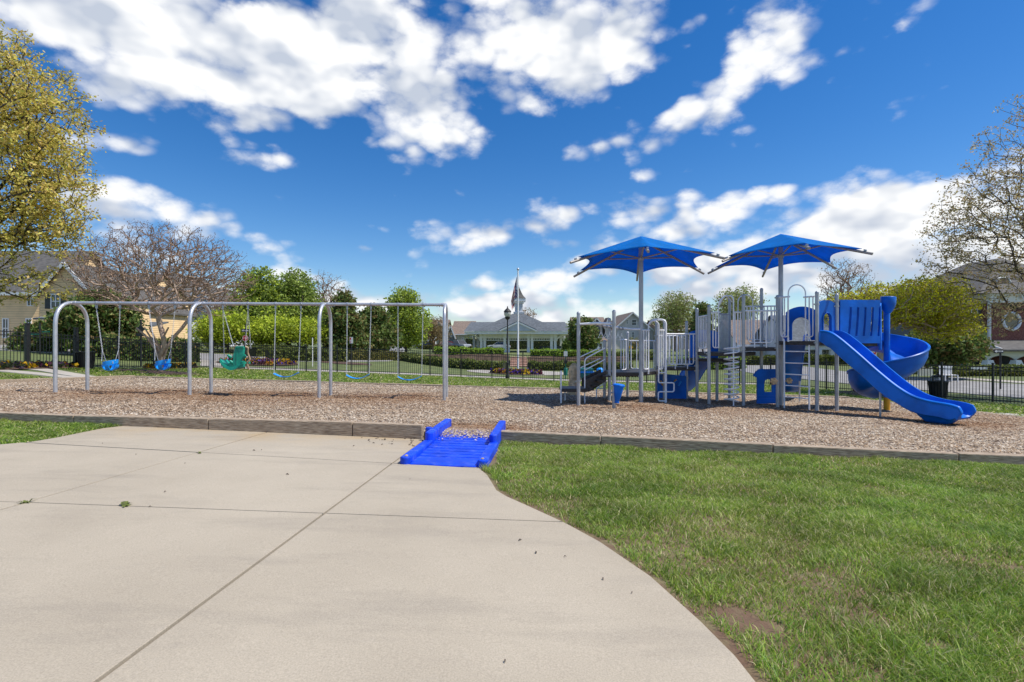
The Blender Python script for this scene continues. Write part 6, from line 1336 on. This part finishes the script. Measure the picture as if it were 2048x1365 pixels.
    for sg, px in ((-1, 961), (1, 1112)):
        mb = MB(); x = X(px)*yf/d; pts = [V3(x, yf, zf-1.2)]+[V3(x+sg*(1.9*(1-cos(t))), yf-.3, zf-1.2+1.15*sin(t)) for t in np.linspace(.2, pi/2, 7)]; mb.tube(pts, .09, 6); mb.build('eave_bracket', M['white'], pv, smooth=40)
    for px in (1093, 1117): 
        mb = MB(); x = X(px); mb.box(x-.9, x+.9, d+4, d+4.5, zb+.42, zb+.5); mb.box(x-.9, x+.9, d+4.5, d+4.56, zb+.55, zb+.95); 
        for s in (-.8, .8): mb.box(x+s-.04, x+s+.04, d+4, d+4.5, zb, zb+.42)
        o = mb.build('park_bench', M['roof_g']); tag(o, 'grey bench under the pavilion, '+('between the right column pairs' if px == 1093 else 'beyond the rightmost front columns'), 'bench')
pavilion()
def steps():
    g0 = G(1038, 737, 31); g1y = 58.; z0 = H(g0.x, g0.y); z1 = H(g0.x, g1y)+.35
    st = thing('brick_steps', 'wide red brick steps climbing the lawn towards the pavilion', 'steps', g0)
    n = 6
    for i in range(n):
        y = g0.y+(g1y-g0.y)*i/n*.55+2.0; z = z0+(z1-z0)*(i+1)/n; mb = MB(); mb.box(g0.x-.75+.0, g0.x+.95, y, y+3.2, z-.35, z); mb.build('step', M['brick_s'], st, bevel=.01)
    mb = MB(); mb.box(-9.5, g0.x-.9, 53.5, 54.1, H(-5,54)-.3, H(-5,54)+.52); tag(mb.build('brick_wall', M['brick_s']), 'low brick retaining wall left of the steps', 'wall')
    mb = MB(); mb.box(g0.x+1.1, 12, 53.5, 54.1, H(6,54)-.3, H(6,54)+.58); tag(mb.build('brick_wall', M['brick_s']), 'low brick retaining wall right of the steps', 'wall')
steps()

# ------------------------------------------------------------------ lamp, flagpole, flag
def lamp_post():
    b = V3((1015-CX)/F*30.0, 30.0, 0); b.z = H(b.x, b.y); Z = lambda py: EYE-(py-CY)/F*30.0
    l = thing('lamp_post', 'dark lamp post with acorn glass lantern just behind the fence', 'lamp post', b)
    mb = MB(); mb.lathe([(.13,0),(.13,.1),(.09,.2),(.075,.9),(.085,.95),(.045,1.0),(.038,Z(640)-b.z)], b, 12); mb.build('pole', M['dark'], l, smooth=40)
    c = V3(b.x, b.y, Z(640)); h = Z(616)-Z(640)
    mb = MB(); mb.lathe([(.06,0),(.14,h*.1),(.16,h*.22),(.13,h*.26)], c, 12); mb.build('lantern_base', M['dark'], l, smooth=40)
    gm = mat('lantern_glass', (.62,.62,.58), .2, .1, 8., spec=.6)
    mb = MB(); mb.lathe([(.13,h*.26),(.20,h*.4),(.215,h*.55),(.18,h*.62)], c, 12); mb.build('lantern_glass', gm, l, smooth=40)
    mb = MB(); mb.lathe([(.225,h*.62),(.23,h*.68),(.16,h*.82),(.07,h*.93),(.03,h*1.0),(.04,h*1.05),(.01,h*1.14)], c, 12); mb.build('lantern_cap', M['dark'], l, smooth=40)
lamp_post()
def flagpole():
    b = fpb; d = b.y; Z = lambda py: EYE-(py-CY)/F*d
    p = thing('flagpole', 'tall white flagpole with ball finial rising from the pansy bed', 'flagpole', b)
    mb = MB(); mb.tube([V3(b.x, d, b.z-.1), V3(b.x, d, Z(541))], [.075,.045], 12); mb.build('pole', M['white'], p, smooth=40)
    mb = MB(); mb.lathe([(.02,0),(.07,.03),(.095,.09),(.07,.16),(.01,.19)], V3(b.x, d, Z(541)-.02), 12); mb.build('finial', M['steel'], p, smooth=60)
    mb = MB(); mb.lathe([(.28,-.1),(.28,.1),(.12,.16)], b, 14); mb.build('base', M['white_d'], p, smooth=40)
    red, wh, bl = mat('flag_red', (.42,.02,.03), .8, .1, 5., trans=.25), mat('flag_white', (.72,.70,.68), .8, .06, 5., trans=.25), mat('flag_blue', (.02,.03,.13), .8, .1, 5., trans=.2)
    nu, nv = 24, 26; vs = []; zt = Z(553); hoist = 1.25
    for i in range(nu+1):
        u = i/nu
        for j in range(nv+1):
            v = j/nv; fold_ = sin(u*9+v*2)*.10*u
            vs.append((b.x-.06-u*.40*(1-.25*v)+.05*sin(u*12)*v-.02, d-.05+fold_, zt-v*hoist-1.72*u**1.05*(1-.28*v)))
    fs = []; mi = []
    for i in range(nu):
        for j in range(nv):
            fs.append((i*(nv+1)+j, (i+1)*(nv+1)+j, (i+1)*(nv+1)+j+1, i*(nv+1)+j+1)); v = j/nv; u = i/nu; stripe = int(v*6)
            canton = u < .30 and True; star = canton and (i % 3 == 1) and (j % 5 == 2)
            mi.append(2 if canton and not star else (1 if star or stripe % 2 else 0))
    mb = MB(); mb.v = vs; mb.f = fs; mb.mi = mi; o = mb.build('flag', [red, wh, bl], smooth=60); tag(o, 'limp red, white and blue striped flag hanging down the flagpole', 'flag'); sd = o.modifiers.new('thickness', 'SOLIDIFY'); sd.thickness = .006
flagpole()

# ------------------------------------------------------------------ signs and street furniture
def text_part(body_, size, loc, parent, m, name='lettering'):
    cu = bpy.data.curves.new('t', 'FONT'); cu.body = body_; cu.size = size; cu.align_x = 'CENTER'; cu.align_y = 'CENTER'; cu.extrude = .002; cu.resolution_u = 2
    o = bpy.data.objects.new('t', cu); COL.objects.link(o); dg = bpy.context.evaluated_depsgraph_get(); me = bpy.data.meshes.new_from_object(o.evaluated_get(dg)); bpy.data.objects.remove(o)
    me.materials.clear(); me.materials.append(M[m]); me.transform(Matrix.Rotation(pi/2, 4, 'X')); n = bpy.data.objects.new(name, me); COL.objects.link(n); n.parent = parent; n.location = Vector(loc)-ORG[parent.name]; return n
M['red'] = mat('sign_red', (.55,.012,.02), .5, .08, 5.); M['sign_green'] = mat('sign_green', (.005,.16,.11), .5, .1, 5.); M['sign_yellow'] = mat('sign_yellow', (.85,.45,.005), .5, .05, 5.)
def pole_of(par, x, y, zt, r=.03, m='dark'): mb = MB(); z = H(x, y); mb.tube([V3(x, y, z-.15), V3(x, y, zt)], r, 8); return mb.build('pole', M[m], par, smooth=40)
def arrow_poly(w, h, left=True):
    s = -1 if left else 1
    return [(s*w*.46,0),(s*w*.22,h*.36),(s*w*.22,h*.16),(-s*w*.46,h*.16),(-s*w*.46,-h*.16),(s*w*.22,-h*.16),(s*w*.22,-h*.36)]
def one_way(par, c, w, h, left=True):
    mb = MB(); mb.box(c.x-w/2, c.x+w/2, c.y-.012, c.y+.012, c.z-h/2, c.z+h/2); pl = mb.build('sign_plate', M['black'], par)
    mb = MB(); mb.prism(arrow_poly(w, h, left), (1,0,0), (0,0,1), c-V3(0,.014,0), .004); mb.build('arrow', M['white'], pl); text_part('ONE WAY', h*.26, c-V3(0,.022,0)+V3(.04 if left else -.04,0,0), pl, 'black')
# stop sign with one way above
d = 37.; c = P(490.5, 677, d); s = thing('stop_sign', 'red octagonal stop sign with a one way arrow plate above it', 'sign', (c.x, d, H(c.x, d)))
pole_of(s, c.x, d+.04, P(490,649,d).z); r_ = .21; mb = MB(); mb.prism([(r_*1.08*cos(pi/8+i*pi/4), r_*1.08*sin(pi/8+i*pi/4)) for i in range(8)], (1,0,0), (0,0,1), c, -.01); pl = mb.build('sign_plate', M['white'], s)
mb = MB(); mb.prism([(r_*.98*cos(pi/8+i*pi/4), r_*.98*sin(pi/8+i*pi/4)) for i in range(8)], (1,0,0), (0,0,1), c-V3(0,.008,0), -.005); mb.build('sign_face', M['red'], pl); text_part('STOP', .17, c-V3(0,.018,0), pl, 'white'); one_way(s, P(490, 661.5, d), .50, .24)
# back of a warning sign on a dark post
d = 27.5; c = P(282, 659, d); s = thing('warning_sign', 'dark diamond sign seen from behind above the left fence', 'sign', (c.x, d, H(c.x, d))); pole_of(s, c.x, d, P(282,640,d).z, .045)
mb = MB(); q = 9.3/F*d; mb.prism([(0,q),(q,0),(0,-q),(-q,0)], (1,0,0), (0,0,1), c-V3(0,.05,0), -.012); mb.build('sign_plate', M['dsh'], s); mb = MB(); c2 = P(282,670,d); mb.box(c2.x-.22, c2.x+.22, d-.06, d-.045, c2.z-.08, c2.z+.08); mb.build('sign_plate', M['dsh'], s)
# parking sign
d = 31.2; c = P(702.5, 681, d); s = thing('parking_sign', 'small white and red parking sign behind the fence under the swings', 'sign', (c.x, d, H(c.x, d))); pole_of(s, c.x, d+.03, c.z+.2, .025); mb = MB(); mb.box(c.x-.10, c.x+.10, d-.012, d, c.z-.19, c.z+.19); pl = mb.build('sign_plate', M['white'], s)
mb = MB(); 
for (a, b_) in ((.03,.16),(-.05,-.03),(-.10,-.08),(-.15,-.13)): mb.box(c.x-.08, c.x+.0, d-.016, d-.013, c.z+a, c.z+b_)
mb.build('sign_print', M['red'], pl)
d = 33.; c = P(625, 690, d); s = thing('sign_post', 'plain pale metal signpost left of the third swing arch', 'post', (c.x, d, H(c.x, d))); pole_of(s, c.x, d, P(625,676,d).z, .03, 'white')
# yellow warning diamond
d = 62.; c = P(1261.5, 695, d); s = thing('warning_sign', 'yellow diamond warning sign with a curved arrow behind the low deck', 'sign', (c.x, d, H(c.x, d))); pole_of(s, c.x, d+.05, c.z, .03); mb = MB(); q = 5/F*d; mb.prism([(0,q),(q,0),(0,-q),(-q,0)], (1,0,0), (0,0,1), c, -.012); pl = mb.build('sign_plate', M['sign_yellow'], s)
mb = MB(); mb.tube(rounded([c+V3(.06,-.015,-.15), c+V3(.06,-.015,.02), c+V3(-.08,-.015,.08)], .08), .025, 6); mb.build('arrow', M['black'], pl)
# right one way and no-entry signs
d = 25.5; c = P(1997, 703, d); s = thing('one_way_sign', 'dark one way sign with white left arrow before the brick porch', 'sign', (c.x, d, H(c.x, d))); pole_of(s, c.x+.12, d+.03, c.z+.1, .04); one_way(s, c, .46, .19)
d = 27.; c = P(1743, 704, d); s = thing('no_entry_sign', 'red and white no entry sign glimpsed between the blue slides', 'sign', (c.x, d, H(c.x, d))); pole_of(s, c.x, d+.03, c.z+.6, .03); mb = MB(); mb.box(c.x-.26, c.x+.26, d-.01, d, c.z-.26, c.z+.26); pl = mb.build('sign_plate', M['white'], s); mb = MB(); mb.lathe([(.24,0),(.24,.008)], c-V3(0,.012,0), 20, (0,-1,0)); mb.build('sign_face', M['red'], pl); mb = MB(); mb.box(c.x-.17, c.x+.17, d-.028, d-.022, c.z-.035, c.z+.035); mb.build('bar', M['white'], pl); one_way(s, c+V3(0,0,.42), .44, .18)
# street-name sign
d = 31.; c = P(80, 668, d); s = thing('street_sign', 'dark post with green street name blades at the far left', 'sign', (c.x, d, H(c.x, d))); pole_of(s, c.x, d, P(80,646,d).z, .05)
for (px0, px1, py) in ((56,79,669), (84,100,664)): mb = MB(); a = P(px0,py,d); b_ = P(px1,py,d); mb.box(a.x, b_.x, d-.03, d-.01, a.z-.04, a.z+.04); mb.build('name_blade', M['sign_green'], s)
# trash cans
def trash(px, py, h, r, label, lid):
    b = G(px, py); t = thing('trash_can', label, 'trash can', b, 'black slatted litter bins')
    mb = MB(); mb.lathe([(r*.78,0),(r*.8,.05),(r*.97,h*.86),(r,h*.88)], b, 22); mb.build('body', M['dark'], t, smooth=40)
    for i in range(22):
        a = 2*pi*i/22; m2 = MB(); m2.beam(b+V3(cos(a)*r*.82, sin(a)*r*.82, .04), b+V3(cos(a)*r*1.01, sin(a)*r*1.01, h*.86), .03, .012, up=(cos(a), sin(a), 0)); m2.build('slat', M['black'], t)
    mb = MB(); mb.lathe([(r*1.02,h*.85),(r*1.1,h*.88),(r*1.1,h*.93),(r*.7,h*.93),(r*.7,h*.85)], b, 22); mb.build('rim', M['black'], t, smooth=40)
    if lid: mb = MB(); mb.lathe([(r*.72,h*1.12),(r*.6,h*1.2),(r*.1,h*1.26),(.02,h*1.34)], b, 18); [mb.tube([b+V3(cos(a)*r*.7, sin(a)*r*.7, h*.9), b+V3(cos(a)*r*.7, sin(a)*r*.7, h*1.13)], .012, 6) for a in (0,1.57,3.14,4.71)]; mb.build('rain_lid', M['black'], t, smooth=40)
trash(1876, 797, .80, .34, 'black slatted litter bin with rain lid behind the straight slide', True)
trash(172, 738, .82, .32, 'black litter bin by the left fence behind the first arch', False)
# pet waste station
d = 31.; b = V3(P(1131,0,d).x, d, 0); b.z = H(b.x, d); s = thing('waste_station', 'slim green pet waste post with white dispenser behind the fence', 'waste station', b); pole_of(s, b.x, d, P(1131,700,d).z, .03, 'sign_green')
mb = MB(); c = P(1131,708,d); mb.box(c.x-.11, c.x+.11, d-.1, d-.03, c.z-.15, c.z+.15); mb.build('sign_plate', M['white_d'], s); mb = MB(); c = P(1131,724,d); mb.box(c.x-.09, c.x+.09, d-.13, d-.03, c.z-.1, c.z+.1); mb.build('dispenser', M['dark'], s); mb = MB(); c = P(1131,744,d); mb.lathe([(.12,-.2),(.13,.2),(.1,.24)], V3(c.x, d-.16, c.z), 14); mb.build('bin', M['sign_green'], s, smooth=40)
# green utility cabinet and blue drum beyond the fence
d = 32.; a = P(1153,738,d); b_ = P(1189,758,d); s = thing('utility_cabinet', 'dark teal cabinet with blue lid behind the fence near the ramp', 'cabinet', ((a.x+b_.x)/2, d, H(a.x, d))); mb = MB(); mb.box(a.x+.12, b_.x, d, d+.8, H(a.x, d)-.1, P(0,747,d).z); mb.build('body', M['teal_pl'], s, bevel=.04); mb = MB(); mb.box(a.x+.1, b_.x+.02, d-.03, d+.83, P(0,747,d).z+.002, P(0,744,d).z); mb.build('lid', M['blue'], s, bevel=.03); mb = MB(); mb.box(a.x+.14, b_.x-.05, d+.1, d+.7, P(0,744,d).z+.003, P(0,737,d).z); mb.build('upper_box', M['teal_pl'], s, bevel=.05); mb = MB(); mb.box(a.x-.08, a.x+.08, d-.05, d+.5, P(0,754,d).z, P(0,738,d).z); mb.build('end_panel', M['green_pl'], s, bevel=.02)
c = P(1200,745,32.5); mb = MB(); g = H(c.x, 32.5); mb.lathe([(.20,0),(.24,.08),(.25,.5),(.20,.62),(.08,.68)], V3(c.x, 32.5, g+.0), 16); s = thing('blue_drum', 'round blue lidded drum behind the fence beside the teal cabinet', 'drum', (c.x, 32.5, g)); mb.build('body', M['blue_lt'], s, smooth=50); mb = MB(); mb.lathe([(.27,.36),(.275,.42),(.25,.44)], V3(c.x, 32.5, g), 16); mb.build('rim', M['blue'], s, smooth=50)
# white yard boards and bench
def board(label, px0, px1, py0, py1, d, slats=6):
    a = P(px0,py0,d); b_ = P(px1,py1,d); s = thing('white_gate_panel', label, 'gate panel', ((a.x+b_.x)/2, d, H(a.x, d)))
    for i in range(slats): mb = MB(); x = a.x+(b_.x-a.x)*(i+.5)/slats; w = (b_.x-a.x)/slats*.42; mb.box(x-w, x+w, d, d+.03, b_.z, a.z); mb.build('slat', M['white'], s)
    mb = MB(); mb.box(a.x, b_.x, d+.031, d+.06, b_.z+.08, b_.z+.16); mb.box(a.x, b_.x, d+.031, d+.06, a.z-.16, a.z-.08)
    for x in (a.x+.04, b_.x-.04): mb.box(x-.04, x+.04, d+.062, d+.12, H(x, d)-.1, a.z)
    mb.build('frame', M['white'], s)
board('white slatted yard panel behind the fence by the left bin', 178,201,676,690,33.); board('white slatted yard panel right of the spiral slide', 1838,1866,734,752,34.); board('white picket panel in front of the brick house', 1945,1975,735,745,36.,8)
d = 29.5; a = P(1890,750,d); b_ = P(1917,768,d); s = thing('garden_bench', 'white slatted garden bench beyond the right fence', 'bench', ((a.x+b_.x)/2, d, H(a.x, d))); gz = H((a.x+b_.x)/2, d)
for i in range(9): mb = MB(); x = a.x+(b_.x-a.x)*(i+.5)/9; mb.box(x-.03, x+.03, d+.42, d+.45, gz+.47, gz+.88); mb.build('slat', M['white'], s)
mb = MB(); mb.box(a.x, b_.x, d+.40, d+.47, gz+.881, gz+.95); mb.build('top_rail', M['white'], s); mb = MB(); mb.box(a.x, b_.x, d, d+.46, gz+.41, gz+.45); mb.build('seat', M['white'], s)
for x in (a.x+.03, b_.x-.03):
    for y in (d+.03, d+.43): mb = MB(); mb.box(x-.03, x+.03, y-.03, y+.03, gz-.05, gz+.409); mb.build('leg', M['white'], s)

# ------------------------------------------------------------------ vehicles
M['tyre'] = mat('tyre_rubber', (.015,.015,.016), .8, .2, 9.); M['car_glass'] = mat('car_glass', (.02,.025,.03), .08, .2, 2., spec=.8)
def car(label, px, d, col, kind='sedan', rot=0., cat='car', L=4.5):
    m = mat('car_paint', col, .3, .05, 2., spec=.5, coat=.5); x = (px-CX)/F*d; z = H(x, d)+.035; o = thing({'sedan':'parked_car','suv':'parked_suv','pickup':'pickup_truck'}[kind], label, cat, (x, d, z)); o.rotation_euler = (0, 0, rot); W_ = .9
    ORG[o.name] = Vector((0,0,0))
    prof = {'sedan': [(-.5,.3),(-.5,.62),(-.47,.78),(-.28,.86),(.22,.86),(.42,.80),(.5,.62),(.5,.3)], 'suv': [(-.5,.35),(-.5,.95),(-.47,1.02),(.18,1.02),(.44,.95),(.5,.75),(.5,.35)], 'pickup': [(-.5,.45),(-.5,1.05),(-.12,1.05),(.2,1.05),(.46,1.0),(.5,.85),(.5,.45)]}[kind]
    cab = {'sedan': [(-.36,.84),(-.2,1.4),(.06,1.42),(.26,.84)], 'suv': [(-.49,1.0),(-.45,1.68),(.02,1.7),(.22,1.0)], 'pickup': [(-.14,1.03),(-.12,1.75),(.08,1.75),(.24,1.03)]}[kind]
    mb = MB(); mb.prism([(u*L, v) for u, v in prof], (1,0,0), (0,0,1), (0,-W_,0), -2*W_); mb.build('body', m, o, bevel=.06)
    mb = MB(); n = 4; vs = [V3(u*L, -W_*(.95 if v < 1.1 else .78), v) for u, v in cab]+[V3(u*L, W_*(.95 if v < 1.1 else .78), v) for u, v in cab]; mb.add(vs, [(0,1,2,3),(7,6,5,4),(0,4,5,1),(1,5,6,2),(2,6,7,3),(3,7,4,0)]); mb.build('window', M['car_glass'], o)
    mb = MB(); v = cab[1][1]; mb.box(cab[1][0]*L-.02, cab[2][0]*L+.02, -W_*.8, W_*.8, v+.002, v+.05)
    for k, (u, vv) in enumerate(((cab[0], cab[1]), (cab[3], cab[2]))):
        for sg in (-1, 1): mb.beam((u[0]*L, sg*W_*.965, u[1]), (vv[0]*L, sg*W_*.80, vv[1]+.03), .06, .06)
    mb.build('roof', m, o)
    for u in (-.32, .32):
        for sg in (-1, 1):
            w = MB(); w.lathe([(.2,-.09),(.33,-.09),(.33,.09),(.2,.09)], V3(u*L, sg*(W_-.06), .33), 16, (0,1,0)); wo = w.build('wheel', M['tyre'], o, smooth=40); r = MB(); r.lathe([(.2,-.10),(.2,.10)], V3(u*L, sg*(W_-.06), .33), 14, (0,1,0)); r.build('rim', M['steel'], wo, smooth=40)
    for sg in (-1, 1):
        mb = MB(); mb.box(L*.485, L*.504, sg*.7-.15, sg*.7+.15, .6, .72); mb.build('headlight', M['white'], o); mb = MB(); mb.box(-L*.504, -L*.485, sg*.72-.13, sg*.72+.13, .62, .74); mb.build('tail_light', M['red'], o)
    return o
car('white sedan parked beyond the left bays of the pavilion', 998, 100, (.70,.71,.72), 'sedan', pi)
car('silver pickup truck parked right of the end swing arch', 918, 96, (.33,.35,.38), 'pickup', -.8, 'pickup', 5.2)
car('red car half hidden by the right end swing arch', 897, 98, (.45,.02,.025), 'sedan', .6)
car('dark car parked behind the last belt swing', 860, 96, (.02,.022,.03), 'sedan', .1)
car('white pickup truck parked on the far street left of the trailer', 818, 100, (.75,.75,.76), 'pickup', pi, 'pickup', 5.6)
car('black car beside the white trailer', 848, 104, (.03,.03,.04), 'suv', .3)
def trailer():
    d = 108.; x = (856-CX)/F*d; z = H(x, d)+.03; t = thing('cargo_trailer', 'long pale grey box trailer parked among the cars', 'trailer', (x, d, z)); mb = MB(); mb.box(x-1.45, x+1.45, d, d+2.2, z+.5, z+2.2); mb.build('body', M['pale_sd'], t, bevel=.06)
    for dx in (-.4, .4):
        mb = MB(); mb.lathe([(.18,-.1),(.32,-.1),(.32,.1),(.18,.1)], V3(x+dx, d+.1, z+.32), 14, (0,1,0)); mb.build('wheel', M['tyre'], t, smooth=40)
    mb = MB(); mb.beam((x+1.4, d+1.1, z+.45), (x+2.3, d+1.1, z+.45), .1, .1); mb.build('hitch', M['dark'], t)
trailer()
